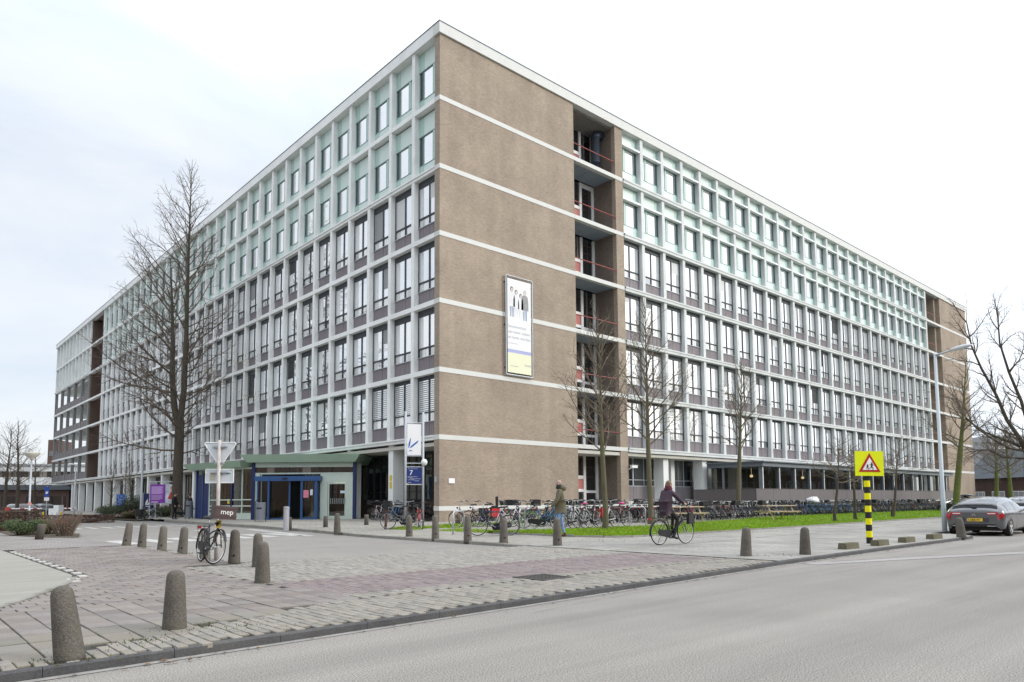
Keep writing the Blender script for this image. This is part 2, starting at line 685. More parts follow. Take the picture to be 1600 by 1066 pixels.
def strip(name, xs, ylo, yhi, ny, z, mat, kind='structure', parent=None):
    mb = MB()
    for i, x in enumerate(xs):
        a, b = (ylo(x) if callable(ylo) else ylo), (yhi(x) if callable(yhi) else yhi)
        for j in range(ny + 1):
            y = a + (b - a) * j / ny
            mb.v.append((x, y, z(x, y) if callable(z) else z))
    for i in range(len(xs) - 1):
        for j in range(ny):
            p = i * (ny + 1) + j
            mb.f.append([p, p + ny + 1, p + ny + 2, p + 1]); mb.m.append(0)
    o = mb.build(name, mat, parent)
    if kind: tag(o, kind=kind)
    return o


def lerp_line(pts):
    def f(x):
        if x <= pts[0][0]: return pts[0][1]
        for (a, b), (c, d) in zip(pts, pts[1:]):
            if x <= c: return b + (d - b) * (x - a) / (c - a)
        return pts[-1][1]
    return f


def frange(a, b, s):
    n = max(1, int(round((b - a) / s)))
    return [a + (b - a) * i / n for i in range(n + 1)]


KERB_PTS = [(-80, 6.45), (0.5, 6.66), (3.1, 6.75), (5.6, 6.86), (9.5, 7.05), (14.2, 7.36), (20.6, 7.5), (27.4, 7.55), (28.3, 8.1), (28.7, 9.2), (30, 9.35), (140, 9.5)]
kerb_y = lerp_line(KERB_PTS)

tag(MB().add([(-900, -900, -.06), (1600, -900, -.06), (1600, 1600, -.06), (-900, 1600, -.06)], [(0, 1, 2, 3)]).build('ground', FARGROUND), kind='structure')
road = strip('road', frange(-80, 27.4, 3) + [28.3, 28.7, 30] + frange(34, 140, 6), -14, lambda x: kerb_y(x) + .05, 4, 0.0, ASPH)
far_side = strip('far_pavement', [-80, 140], -22, -14.2, 1, .09, TILEFAR)

# the side street that leaves the road between the two bollard rows
tag(MB().add([(x, y, .03) for x, y in [(5.9, 15.1), (13.95, 15.1), (13.85, 19), (14.0, 24.4), (14.6, 28.7), (15.15, 37), (15.8, 45), (17, 55), (17.5, 140), (-60, 140), (-60, 62), (5.0, 46), (5.9, 34)]], [list(range(13))]).build('side_street', ASPH2), kind='structure')

# pavements: sheets under and beside the paving stones
strip('pavement_bed', frange(.2, 5.95, .5), lambda x: kerb_y(x) + .045, 24.2, 8, .072, SAND)
strip('crossing_bed', frange(5.95, 14.0, .5), lambda x: kerb_y(x) + .045, 15.25, 6, lambda x, y: .072 - .045 * sm((y - 14.8) / .45), SAND)
strip('pavement_far_end', frange(-60, 5.9, 6), 24.2, 50, 4, .088, TILEFAR)
strip('pavement_near_end', [-80, -20, .2], lambda x: kerb_y(x) + .14, 24.2, 3, .088, TILEFAR)
track = strip('cycle_track', frange(14.0, 27.4, .6) + [28.3, 28.7, 30] + frange(32, 140, 4), lambda x: kerb_y(x) + .045, 15.6, 8, lambda x, y: gz(x, y), TILERIGHT)
FARKERB = [(13.9, 14.9), (13.85, 19), (14.0, 24.4), (14.6, 28.7), (15.15, 37), (15.3, 45), (15.8, 55), (17.5, 140)]
fk_x = lerp_line([(b, a) for a, b in FARKERB])


def plaza_sheet():
    mb = MB()
    ys = frange(15.6, 60, .8) + [70, 90, 140]
    n = 12
    for y in ys:
        x0 = fk_x(y) + .1
        for j in range(n + 1):
            x = x0 + (30 - x0) * (j / n) ** 1.3
            mb.v.append((x, y, gz(x, y)))
    for i in range(len(ys) - 1):
        for j in range(n):
            p = i * (n + 1) + j
            mb.f.append([p, p + 1, p + n + 2, p + n + 1]); mb.m.append(0)
    return tag(mb.build('plaza', PLAZAM), kind='structure')


plaza_sheet()
strip('forecourt', frange(30, 112, 2), 15.6, 33.5, 8, lambda x, y: gz(x, y), COBBLE)

# pale concrete cycle path at the left edge with its rounded corner
EDGE = [(9.9, .55), (10.4, 1.0), (10.87, 1.28), (11.4, 1.57), (12, 1.85), (12.6, 2.13), (13.2, 2.40), (13.7, 2.58), (14.2, 2.72), (14.8, 2.84), (24.2, 2.88), (60, 2.9)]
edge_x = lerp_line(EDGE)
mbp = MB()
for i, (y, x) in enumerate(EDGE):
    mbp.v += [(-30, y, .093), (x - .07, y, .093)]
    if i: mbp.f.append([2 * i - 2, 2 * i - 1, 2 * i + 1, 2 * i]); mbp.m.append(0)
tag(mbp.build('cycle_path', PATHM), kind='structure')
kerb_root = tag(MB().add([(0.3, 6.7, .05), (1.3, 6.7, .05), (1.3, 6.75, .05), (.3, 6.75, .05)], [(0, 1, 2, 3)]).build('kerb', KERBM), kind='structure')


def stones_along(pts, step, width, z_top, z_bot, name, mat, parent, side=1, zf=None, jitter=.004, gap=.005):
    """kerb stones laid end to end on a polyline"""
    P = [Vector((p[0], p[1], 0)) for p in pts]
    seg, tot = [], 0
    for a, b in zip(P, P[1:]):
        seg.append((tot, a, b)); tot += (b - a).length

    def at(s):
        for t0, a, b in reversed(seg):
            if s >= t0: return a + (b - a).normalized() * (s - t0)
        return P[0]
    n = int(tot / step)
    for i in range(n):
        a, b = at(i * step + gap / 2), at((i + 1) * step - gap / 2)
        d = (b - a).normalized()
        nrm = Vector((-d.y, d.x, 0)) * side
        dz = RNG.uniform(-jitter, jitter) + (zf((a.x + b.x) / 2, (a.y + b.y) / 2) if zf else 0)
        c = .018
        mb = MB()
        w = nrm * width
        ring = [(0, z_bot), (0, z_top - c), (c, z_top), (width, z_top), (width, z_bot)]
        vs = []
        for q in (a, b):
            for off, z in ring:
                r = q + nrm * off
                vs.append((r.x, r.y, z + dz))
        fs = [[k, (k + 1) % 5, 5 + (k + 1) % 5, 5 + k] for k in range(5)] + [[0, 4, 3, 2, 1], [5, 6, 7, 8, 9]]
        if side < 0:
            fs = [f[::-1] for f in fs]
        mb.add(vs, fs)
        mb.build(name, mat, parent)


stones_along([(.1, 6.655)] + [p for p in KERB_PTS if 1 < p[0] < 31] + [(60, 9.4)], .98, .05, .088, -.05, 'kerb_stone', KERBM, kerb_root)
kerb_far = tag(MB().add([(13.9, 15.2, .06), (13.95, 15.2, .06), (13.95, 16, .06), (13.9, 16, .06)], [(0, 1, 2, 3)]).build('side_street_kerb', KERBM), kind='structure')
stones_along(FARKERB[:7], .95, .14, .012, -.16, 'kerb_stone', KERBL, kerb_far, side=-1, zf=lambda x, y: gz(x + .2, y))
edge_root = tag(MB().add([(1.0, 10.3, .06), (1.1, 10.3, .06), (1.1, 10.5, .06)], [(0, 1, 2)]).build('path_edging', KERBL), kind='structure')
stones_along([(x - .08, y) for y, x in EDGE[:10]], .5, .10, .103, .05, 'edging_stone', KERBL, edge_root, side=-1)

# ------------------------------------------------------------------ paving stones, each one geometry
def shade(name, col, k, **kw):
    return [M('%s_%d' % (name, i), tuple(c * f * (1 + h * (j - 1)) for j, c in enumerate(col)), .88, .12, 4, fine=.16, fscale=70, spec=.3, **kw) for i, (f, h) in enumerate(k)]


VAR = [(.88, .02), (.97, -.02), (1.04, .02), (1.11, -.01)]
T_PURPLE = shade('tile_purple', (.202, .178, .162), VAR, bump=.25, stain=(.30, .28, .26), stain_amt=.4, sscale=1.3)
T_MOSS = shade('tile_pale', (.225, .205, .178), VAR, bump=.25, stain=(.17, .17, .125), stain_amt=.5, sscale=1.1)
B_GREY = shade('brick_grey', (.25, .23, .202), VAR, bump=.3, stain=(.20, .20, .15), stain_amt=.35, sscale=.8)
B_PALE = shade('brick_pale', (.268, .25, .222), VAR, bump=.3, stain=(.26, .255, .22), stain_amt=.35, sscale=.8)
B_PURP = shade('brick_purple', (.208, .172, .168), VAR, bump=.3, stain=(.30, .27, .26), stain_amt=.35, sscale=.8)
T_WHITE = [M('tile_white', (.42, .41, .385), .7, .15, 6, fine=.12)]
PALS = [T_PURPLE, T_MOSS, B_GREY, B_PALE, B_PURP, T_WHITE]
stones = []     # x, y, w, d, palette, shade


def lay(x0, x1, y0, y1, w, d, pal, bond_y=False, off=.5, ok=None):
    """lay stones w (along x) by d (along y); half bond along x, or along y"""
    if not bond_y:
        j, y = 0, y0
        while y + d <= y1 + .02:
            x = x0 - (w * off if j % 2 else 0)
            while x < x1:
                if x + w / 2 > x0 and (ok is None or ok(x + w / 2, y + d / 2)):
                    stones.append((x + w / 2, y + d / 2, w, d, pal(x + w / 2, y + d / 2) if callable(pal) else pal))
                x += w
            y += d; j += 1
    else:
        j, x = 0, x0
        while x + w <= x1 + .02:
            y = y0 - (d * off if j % 2 else 0)
            while y < y1:
                if y + d / 2 > y0 and (ok is None or ok(x + w / 2, y + d / 2)):
                    stones.append((x + w / 2, y + d / 2, w, d, pal(x + w / 2, y + d / 2) if callable(pal) else pal))
                y += d
            x += w; j += 1


low = lambda x: kerb_y(x) + .06
c_top = lambda x: 7.0 + max(0, x - 1.2) * .42 if x < 4.6 else 8.4
lay(.3, 4.6, 8.36, 10.24, .285, .626, 0, off=0.0, ok=lambda x, y: y > c_top(x) + .20)
lay(.3, 4.6, 7.0, 8.36, .285, .453, 1, off=0.0, ok=lambda x, y: y > c_top(x) + .10 and y > low(x) + .2)
lay(.3, 5.8, 10.24, 24.2, .27, .25, 0, ok=lambda x, y: x > edge_x(y) + .13 + (.2 if y > 14.3 else 0) and (x < 4.62 or y > 15.3))
rows_ = {}
for s_ in stones:
    if s_[3] == .25: rows_.setdefault(round(s_[1], 3), []).append(s_[0] - .135)
for y_, xs_ in rows_.items():
    a_, b_ = edge_x(y_) + (.155 if y_ > 14.3 else .03), min(xs_)
    if b_ - a_ > .03: stones.append(((a_ + b_) / 2, y_, b_ - a_, .25, 0))
lay(.4, 13.9, 6.72, 8.4, .105, .21, 2, bond_y=True, ok=lambda x, y: low(x) + .04 < y < c_top(x) + .10)
lay(4.72, 13.9, 8.42, 15.15, .105, .21, lambda x, y: 4 if 8.95 - .03 * (x - 5) < y < 10.95 + .02 * (x - 5) and x < 13.6 else (3 if y > 10.9 else 2), bond_y=True)
for k in range(13):
    stones.append((edge_x(14.6 + k * .72) + .07, 14.5 + k * .72, .15, .27, 5))
for k in range(1, 3):
    stones.append((2.70 - k * .07, 14.42 - .42 * k, .2, .22, 5))
stones.sort(key=lambda s: s[0] ** 2 + s[1] ** 2)
pave = tag(MB().add([(.4, 7.2, .066), (4, 9, .066), (.4, 9, .066)], [(0, 1, 2)]).build('pavement', SAND), kind='structure')
smesh = {}


def stone_mb(mb, x, y, z, w, d, rz, mat, g=.0065, h=.045):
    ca, sa = cos(rz), sin(rz)
    hw, hd = w / 2 - g, d / 2 - g
    vs = []
    for (a, b, zz) in [(-hw, -hd, -h), (hw, -hd, -h), (hw, hd, -h), (-hw, hd, -h)]:
        vs.append((x + a * ca - b * sa, y + a * sa + b * ca, z + zz))
    e = .006
    for (a, b) in [(-hw, -hd), (hw, -hd), (hw, hd), (-hw, hd)]:
        vs.append((x + a * ca - b * sa, y + a * sa + b * ca, z - .005))
    for (a, b) in [(-hw + e, -hd + e), (hw - e, -hd + e), (hw - e, hd - e), (-hw + e, hd - e)]:
        vs.append((x + a * ca - b * sa, y + a * sa + b * ca, z))
    fs = [(8, 9, 10, 11)]
    for k in range(4):
        k2 = (k + 1) % 4
        fs += [(k, k2, 4 + k2, 4 + k), (4 + k, 4 + k2, 8 + k2, 8 + k)]
    mb.add(vs, fs, mat)


def pave_all():
    counts = {'paving_slab': 0, 'paving_brick': 0, 'marking_tile': 0}
    rest = {'paving_slab': MB(), 'paving_brick': MB()}
    allm, base = [], []
    for p in PALS:
        base.append(len(allm)); allm += p
    rng = random.Random(3)
    for x, y, w, d, p in stones:
        nm = 'marking_tile' if p == 5 else ('paving_slab' if p < 2 else 'paving_brick')
        k = rng.randrange(len(PALS[p]))
        z = .0915 + rng.uniform(-.0035, .0035) - (.055 * sm((y - 14.75) / .5) if 4.6 < x and p != 0 and y > 14.7 else 0)
        if p == 5: z = .099
        rz = rng.gauss(0, .006)
        if counts[nm] < 300:
            counts[nm] += 1
            key = (w, d, p, k)
            if key not in smesh:
                mb = MB(); stone_mb(mb, 0, 0, 0, w, d, 0, 0)
                smesh[key] = mb.mesh('paving_stone', PALS[p][k])
            o = inst(nm, smesh[key], pave, (x, y, z), rz)
            o.rotation_euler = (rng.gauss(0, .006), rng.gauss(0, .006), rz)
        else:
            stone_mb(rest[nm], x, y, z, w, d, rz, base[p] + k)
    for nm, mb in rest.items():
        if mb.v:
            o = mb.build(nm, allm, pave)
            tag(o, kind='stuff')


pave_all()

# ------------------------------------------------------------------ markings, drain cover
MARK = M('road_marking_paint', (.46, .45, .43), .7, .2, 5, fine=.15, stain=(.30, .29, .27), stain_amt=.75, sscale=2.2)


def marking(name, quads, z=.035):
    mb = MB()
    for q in quads:
        n = len(mb.v)
        mb.v += [(x, y, z) for x, y in q]
        mb.f.append(list(range(n, n + len(q)))); mb.m.append(0)
    return tag(mb.build(name, MARK), kind='structure')


for k, x in enumerate([6.55, 7.6, 8.65, 9.7, 10.75, 11.8, 12.85]):
    y0 = 25.6 + .25 * k
    marking('crossing_stripe', [[(x - .27, y0), (x + .27, y0 + .1), (x + .27, y0 + 3.1), (x - .27, y0 + 3.0)]])
for k in range(11):
    x = 7.6 + k * .78
    marking('yield_mark', [[(x - .14, 43.0 + .12 * k), (x + .14, 43.0 + .12 * k), (x + .22, 46.0 + .12 * k), (x - .06, 46.0 + .12 * k)]])
marking('edge_line', [[(12.9, 26.5), (13.3, 26.5), (14.4, 35.5), (14.0, 35.5)]])
marking('edge_line', [[(11.0, 29.2), (11.35, 29.2), (12.2, 36.5), (11.85, 36.5)]])
gut = strip('gutter', [x for x in frange(-6, 27, 1)], lambda x: kerb_y(x) - .10, lambda x: kerb_y(x) - .005, 1, .005, M('gutter_dust', (.27, .258, .24), .9, .25, 6))
dc = thing('drain_cover', 'square dark iron drain cover set in the brick crossing', 'drain cover', (8.36, 8.55, .09), .0)
IRON = M('cast_iron', (.07, .068, .066), .6, .2, 10, metal=.3)
mb = MB()
for a, b, c, d in [(-.36, -.36, .36, -.29), (-.36, .29, .36, .36), (-.36, -.288, -.29, .288), (.29, -.288, .36, .288)]:
    mb.box(a, b, -.02, c, d, .012)
mb.build('frame', IRON, dc, world=False)
mb = MB().box(-.285, -.285, -.02, .285, .285, .006)
for i in range(6):
    for j in range(6):
        mb.box(-.25 + i * .09, -.25 + j * .09, .0055, -.20 + i * .09, -.20 + j * .09, .011)
mb.build('cover', IRON, dc, world=False)
# a worn seam of edging running along the cycle track
mb = MB()
for k in range(30):
    mb.box(13.9 + k * 1.0, 11.9 + .045 * k, gz(15, 12) - .04, 14.88 + k * 1.0, 12.0 + .045 * k, gz(15, 12) + .006)
tag(mb.build('track_edging', KERBL), kind='structure')

# ------------------------------------------------------------------ lawn
LAWNB = M('lawn_turf', (.13, .24, .015), .9, .25, 1.4, fine=.35, fscale=40, spec=.2, stain=(.13, .15, .05), stain_amt=.35, sscale=.7)
GRASSM = M('grass_blades', (.20, .325, .016), .8, .22, .8, spec=.2, stain=(.22, .25, .05), stain_amt=.6, sscale=.6)
lawn_back = lerp_line([(16, 19.6), (20, 19.0), (26, 18.9), (29, 19.9), (34, 20.3), (40, 22.2), (60, 23.6), (92, 23.8)])
lawn_front = lerp_line([(16.4, 19.4), (17.0, 17.6), (18.0, 16.2), (19.4, 15.55), (30, 15.6), (60, 16.2), (92, 16.8)])
lawn = strip('lawn', frange(16.4, 30, .4) + frange(31, 92, 1.2), lawn_front, lawn_back, 10, lambda x, y: gz(x, y) + .03, LAWNB)
kl = tag(MB().add([(30, 15.5, .1), (31, 15.5, .1), (31, 15.52, .1), (30, 15.52, .1)], [(0, 1, 2, 3)]).build('lawn_kerb', KERBL), kind='structure')
stones_along([(16.5, 19.3), (17.0, 17.55), (18.0, 16.1), (19.4, 15.45), (30, 15.5), (60, 16.1), (92, 16.7)], 1.0, .12, .10, -.1, 'kerb_stone', KERBL, kl, side=-1, zf=lambda x, y: gz(x, y) - .045)


def blades(name, places, n, hmin, hmax, wid, mat, seed=1):
    rng = random.Random(seed)
    mb = MB()
    V, Fc = mb.v, mb.f
    for i in range(n):
        x, y, z = places(rng)
        a = rng.uniform(0, 2 * pi)
        h = rng.uniform(hmin, hmax)
        w = wid * rng.uniform(.7, 1.3)
        lx, ly = rng.gauss(0, .45) * h, rng.gauss(0, .45) * h
        k = len(V)
        V += [(x - cos(a) * w, y - sin(a) * w, z - .01), (x + cos(a) * w, y + sin(a) * w, z - .01), (x + lx, y + ly, z + h)]
        Fc.append((k, k + 1, k + 2))
    mb.m = [0] * len(Fc)
    return tag(mb.build(name, mat), kind='stuff')


def on_lawn(rng):
    x = 16.4 + (rng.random() ** 1.8) * 72
    a, b = lawn_front(x), lawn_back(x)
    y = a + (b - a) * rng.random() ** 1.3
    return x, y, gz(x, y) + .03


blades('grass', on_lawn, 70000, .03, .085, .012, GRASSM, 5)


def patch(rng):
    k = rng.random()
    if k < .45:
        x, y = rng.uniform(16.2, 20.4), rng.uniform(24.2, 26.2)
        y += .25 * sin(x * 3)
    elif k < .8:
        x, y = rng.uniform(20.0, 24.5), 26.9 + rng.gauss(0, .35)
    else:
        x, y = rng.uniform(16.4, 17.4), rng.uniform(19.5, 22.6)
    return x, y, gz(x, y)


blades('verge_grass', patch, 9000, .03, .10, .012, GRASSM, 8)
MOSS = M('moss', (.10, .11, .03), .95, .3, 3)
SPOTS = [(1.27, 6.9, .25), (2.4, 7.7, .35), (2.9, 7.4, .4), (1.9, 7.25, .3), (4.7, 11.1, .2), (14.8, 8.5, .5), (15.6, 7.9, .5), (5.85, 15.3, .25), (5.8, 14, .2), (5.95, 19, .25), (5.9, 20.6, .25), (6, 22.8, .25), (5.9, 24, .25), (14.1, 21, .3), (14.3, 19.8, .3), (14.3, 18, .3), (14.3, 16.3, .3)]


def mossy(rng):
    x, y, r = rng.choice(SPOTS)
    return x + rng.gauss(0, r * .6), y + rng.gauss(0, r * .4), gz(x, y) if x < 5.9 or x > 13.9 else .09


blades('moss', mossy, 1500, .006, .022, .009, MOSS, 9)

# wear on the carriageway: repaired strips, cracks and a few drips of tar
PATCHM = M('asphalt_repair', (.30, .285, .275), .9, .08, .5, fine=.4, fscale=45)
TARM = M('tar_seam', (.09, .085, .08), .8, .3, 4)


def ribbon(name, pts, w, mat, z, kind='structure'):
    mb = MB()
    P = [Vector((a, b, 0)) for a, b in pts]
    for i, p in enumerate(P):
        d = (P[min(i + 1, len(P) - 1)] - P[max(i - 1, 0)]).normalized()
        n = Vector((-d.y, d.x, 0)) * w * (.5 + .5 * RNG.random() if w < .06 else 1)
        mb.v += [(p.x + n.x, p.y + n.y, z), (p.x - n.x, p.y - n.y, z)]
        if i: mb.f.append([2 * i - 2, 2 * i - 1, 2 * i + 1, 2 * i]); mb.m.append(0)
    return tag(mb.build(name, mat), kind=kind)


ribbon('road_repair', [(14.6, 7.05), (17, 6.3), (20, 5.2), (24, 3.8), (30, 1.8)], .22, PATCHM, .006)
ribbon('road_seam', [(15.5, 6.95), (18, 6.2), (21, 5.1), (25, 3.7), (30, 2.0)], .02, TARM, .009)


def wander(x0, y0, dx, dy, n, j):
    out = [(x0, y0)]
    for _ in range(n):
        x0 += dx + RNG.uniform(-j, j); y0 += dy + RNG.uniform(-j, j); out.append((x0, y0))
    return out


ribbon('road_crack', wander(6.0, 6.35, .16, .015, 18, .03), .004, TARM, .007)


# ================================================================== THE OFFICE BUILDING
KX, KY = 23.08, 31.61
ZT = [5.02, 8.77, 12.66, 16.51, 20.41, 24.45]
SOF, RT = 28.12, 28.76
BAYL, BAYR = 2.515, 2.555
PANELG = M('spandrel_purple_grey', (.215, .195, .205), .55, .06, 2)
CORE = M('dark_interior', (.035, .035, .035), .9, .2, 1)
REDP = M('red_panel', (.50, .17, .155), .6, .08, 2)
BLUEGREY = M('painted_soffit', (.26, .31, .37), .7, .10, 2)
CREAM = M('cream_soffit', (.52, .51, .46), .8, .10, 1, stretch=(1, .3, 1))
RAWC = M('raw_concrete', (.20, .19, .175), .9, .2, 2, stretch=(1, 4, 1), bump=.2)
GREYP = M('grey_parapet_panel', (.155, .140, .142), .6, .07, 1.5)
ROOFM = M('roof_gravel', (.25, .24, .22), .95, .2, 4)
CAP = M('dark_roof_edge', (.06, .07, .075), .5, .1, 3)
GLASS_A = glass_mat('window_glass_curtains', (.045, .052, .055), (.74, .76, .76), .95, .70)
GLASS_S = glass_mat('window_glass_low', (.03, .035, .04), (.58, .58, .56), .72, .48)
GLASS_M = glass_mat('window_glass_top', (.12, .14, .15), (.70, .71, .72), .95, .72)
GLASS_D = glass_mat('window_glass_dark', (.018, .022, .025), (.20, .19, .17), .25, .14)
STRIPD = M('dark_pane_strip', (.055, .065, .075), .5, .15, 4)  # narrow dark pane at one end of each mint window

CONCR = M('concrete_weathered', (.60, .625, .62), .8, .10, .8, stain=(.36, .37, .35), stain_amt=.3, sscale=.6, fine=.05, fscale=20)
B = tag(empty('office_building', (KX, KY, 0.2)), 'long seven storey brick office block with white concrete grid and pale green top floors', 'office building')


def right(mb, u0, u1, d0, d1, z0, z1, mat=0):
    """box on the right facade: u along it, d outwards from its plane"""
    return mb.box(KX + u0, KY - d1, z0, KX + u1, KY - d0, z1, mat)


def left(mb, u0, u1, d0, d1, z0, z1, mat=0):
    return mb.box(KX - d1, KY + u0, z0, KX - d0, KY + u1, z1, mat)


# --- closed body behind the grid
mb = MB()
mb.box(KX + .42, KY + .47, 4.6, KX + 10.5, KY + 2.6, 28.1)
mb.box(KX + .42, KY + 2.6, 4.6, KX + 14, KY + 78.1, 28.1)
mb.box(KX + 2.6, KY + 78.1, 4.6, KX + 14, KY + 86, 28.1)
mb.box(KX + .9, KY + 86, 20.35, KX + 14, KY + 111.6, 28.1)
mb.box(KX + 4.0, KY + 86, 4.6, KX + 14, KY + 101, 20.3)
mb.box(KX + 2.45, KY + .47, .1, KX + 10.5, KY + 2.6, 4.6)
mb.box(KX + 2.45, KY + 2.6, .1, KX + 14, KY + 101, 4.6)
mb.box(KX + 14, KY + 2.6, 1.0, KX + 93.2, KY + 13.9, 28.05)
mb.box(KX + 16.2, KY + .42, 4.72, KX + 77.4, KY + 2.6, 28.05)
mb.build('inner_wall', CORE, B)
mb = MB()
mb.box(KX + .3, KY + .3, 28.3, KX + 14, KY + 111.7, 28.62)
mb.box(KX + 14, KY + .3, 28.3, KX + 93.3, KY + 13.9, 28.619)
mb.build('roof', ROOFM, B)

# --- brick gables
brick = MB()
right(brick, 0, 11.10, -.485, 0, .15, 28.12)
g = brick.build('brick_gable', BRICK, B)
mb = MB()
right(mb, 82.6, 93.44, -.485, 0, .15, 28.12)
mb.build('brick_gable', BRICK, B)
mb = MB()
right(mb, 15.41, 16.24, -.34, 0, 1.09, 28.121)
mb.build('brick_pier', BRICK, B)
BRICK_SHADED = brick_mat('recess_brick_shaded', (.155, .118, .095), (.19, .15, .122), (.16, .14, .12), .21, .062, .012, var=.24, big=.15)  # facade brick copied darker: the recess's shade is put into this colour
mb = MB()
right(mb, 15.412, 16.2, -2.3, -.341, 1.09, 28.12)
mb.build('brick_side_wall', BRICK_SHADED, B)
mb = MB()
right(mb, 10.6, 11.08, -2.3, -.486, 1.09, 28.121)
mb.build('brick_side_wall', BRICK, B)
mb = MB()
right(mb, 77.45, 77.75, -2.3, -.05, 1.09, 28.121); right(mb, 81.9, 82.61, -2.3, -.486, 1.09, 28.121)
mb.build('brick_side_wall', BRICK, B)
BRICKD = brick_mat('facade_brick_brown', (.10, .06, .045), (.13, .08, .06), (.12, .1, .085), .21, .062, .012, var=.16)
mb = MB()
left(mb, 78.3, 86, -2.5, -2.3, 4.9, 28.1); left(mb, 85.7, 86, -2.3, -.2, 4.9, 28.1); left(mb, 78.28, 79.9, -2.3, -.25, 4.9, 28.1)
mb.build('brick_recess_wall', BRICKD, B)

# --- white floor bands, one per storey and side
for i, z in enumerate(ZT):
    mb = MB().box(KX - .02, KY - .02, z - .27, KX + 11.10, KY + .50, z)
    mb.build('floor_band', BAND, B)
    mb = MB(); left(mb, .485, 111.8, -.5, .017, z - .272, z - .002)
    if i in (0, 4):
        left(mb, .485, 111.8, -.5, .075, z - .10, z - .004)
    mb.build('floor_band', CONC, B)
    mb = MB(); right(mb, 16.245, 77.5, -.5, .09, z - .32, z - .003); right(mb, 16.245, 77.5, -.5, .13, z - .12, z - .006)
    mb.build('floor_band', CONCR, B)
    mb = MB(); right(mb, 11.103, 16.243, -.30, .021, z - .27, z - .001)
    mb.build('floor_band', BAND, B)
    mb = MB(); right(mb, 77.505, 93.45, -.5, .02, z - .27, z)
    mb.build('floor_band', BAND, B)
mb = MB().box(KX - .021, KY - .021, .85, KX + 11.10, KY + .49, 1.10)
mb.build('plinth_band', BAND, B)
mb = MB(); right(mb, 90.5, 93.46, -.49, .021, .85, 1.10)
mb.build('plinth_band', BAND, B)

# --- roof edge
mb = MB(); left(mb, .51, 111.92, -.5, .12, SOF, RT); mb.build('roof_fascia', CONC, B)
mb = MB(); right(mb, -.12, 93.56, -.51, .12, SOF, RT); mb.build('roof_fascia', BAND, B)
mb = MB(); left(mb, -.14, 111.95, -.1, .145, RT + .001, RT + .05); right(mb, .1, 93.6, -.1, .145, RT + .002, RT + .05); mb.build('roof_edge_trim', CAP, B)
mb = MB()
for u in (8.2, 9.2, 10.2):
    mb.tube([(KX + u, KY + 1.2, 28.6), (KX + u, KY + 1.2, 29.6)], .02, 5)
mb.tube([(KX + 8.2, KY + 1.2, 29.58), (KX + 10.2, KY + 1.2, 29.58)], .02, 5)
mb.tube([(KX + 9.9, KY + 1.0, 28.6), (KX + 9.9, KY + 1.0, 29.9)], .015, 5)
for q in range(3):
    mb.tube([(KX + 9.6, KY + 1.0, 29.5 + q * .15), (KX + 10.2, KY + 1.0, 29.5 + q * .15)], .012, 4)
mb.build('roof_railing', STEEL, B)

# --- concrete fins between the bays
for k in range(31):
    u = 2.52 + BAYL * k
    mb = MB(); left(mb, u, u + .30, -.40, 0, 4.9, 28.125)
    mb.build('fin', CONC, B)
for k in range(24):
    u = 18.33 + BAYR * k
    mb = MB(); right(mb, u, u + .32, -.40, 0, 4.9, 28.125)
    mb.build('fin', CONCR, B)
for k in range(11):
    u = 86 + BAYL * k
    mb = MB(); left(mb, u, u + .26, -.85, .002, 20.3, 28.125)
    mb.build('fin', MINT if k < 0 else CONC, B)

# --- windows: one of each kind, then copies
H = 3.66


def win_dark():
    f, t, s, p = MB(), MB(), MB(), MB()
    f.box(-1.12, .30, .86, -1.05, .385, H, 0); f.box(1.05, .30, .86, 1.12, .385, H, 0)
    f.box(-.04, .295, .86, .04, .38, 3.26, 0)
    f.box(-1.05, .285, 1.345, 1.05, .375, 1.42, 0)
    f.box(-1.05, .29, 3.255, 1.05, .38, H, 0)
    f.box(-1.12, .26, .825, 1.12, .39, .862, 1)
    f.box(-1.01, .31, 1.42, -.97, .37, 3.255, 1); f.box(.97, .31, 1.42, 1.01, .37, 3.255, 1)
    f.box(-1.12, .28, 0.0, 1.12, .40, .035, 0)
    for x in (-1.05, .04):
        p.add([(x, .345, 1.42), (x + 1.01, .345, 1.42), (x + 1.01, .345, 3.255), (x, .345, 3.255)], [(0, 1, 2, 3)], 0)
        p.add([(x, .35, .862), (x + 1.01, .35, .862), (x + 1.01, .35, 1.345), (x, .35, 1.345)], [(0, 1, 2, 3)], 1)
    s.box(-1.12, .33, .036, 1.12, .38, .824)
    for i in range(13):
        x = -1.02 + i * .17
        if i == 6: s.box(-.035, .30, .036, .035, .33, .823)
        s.box(x - .055, .315, .037, x + .055, .331, .822)
    return f, p, s


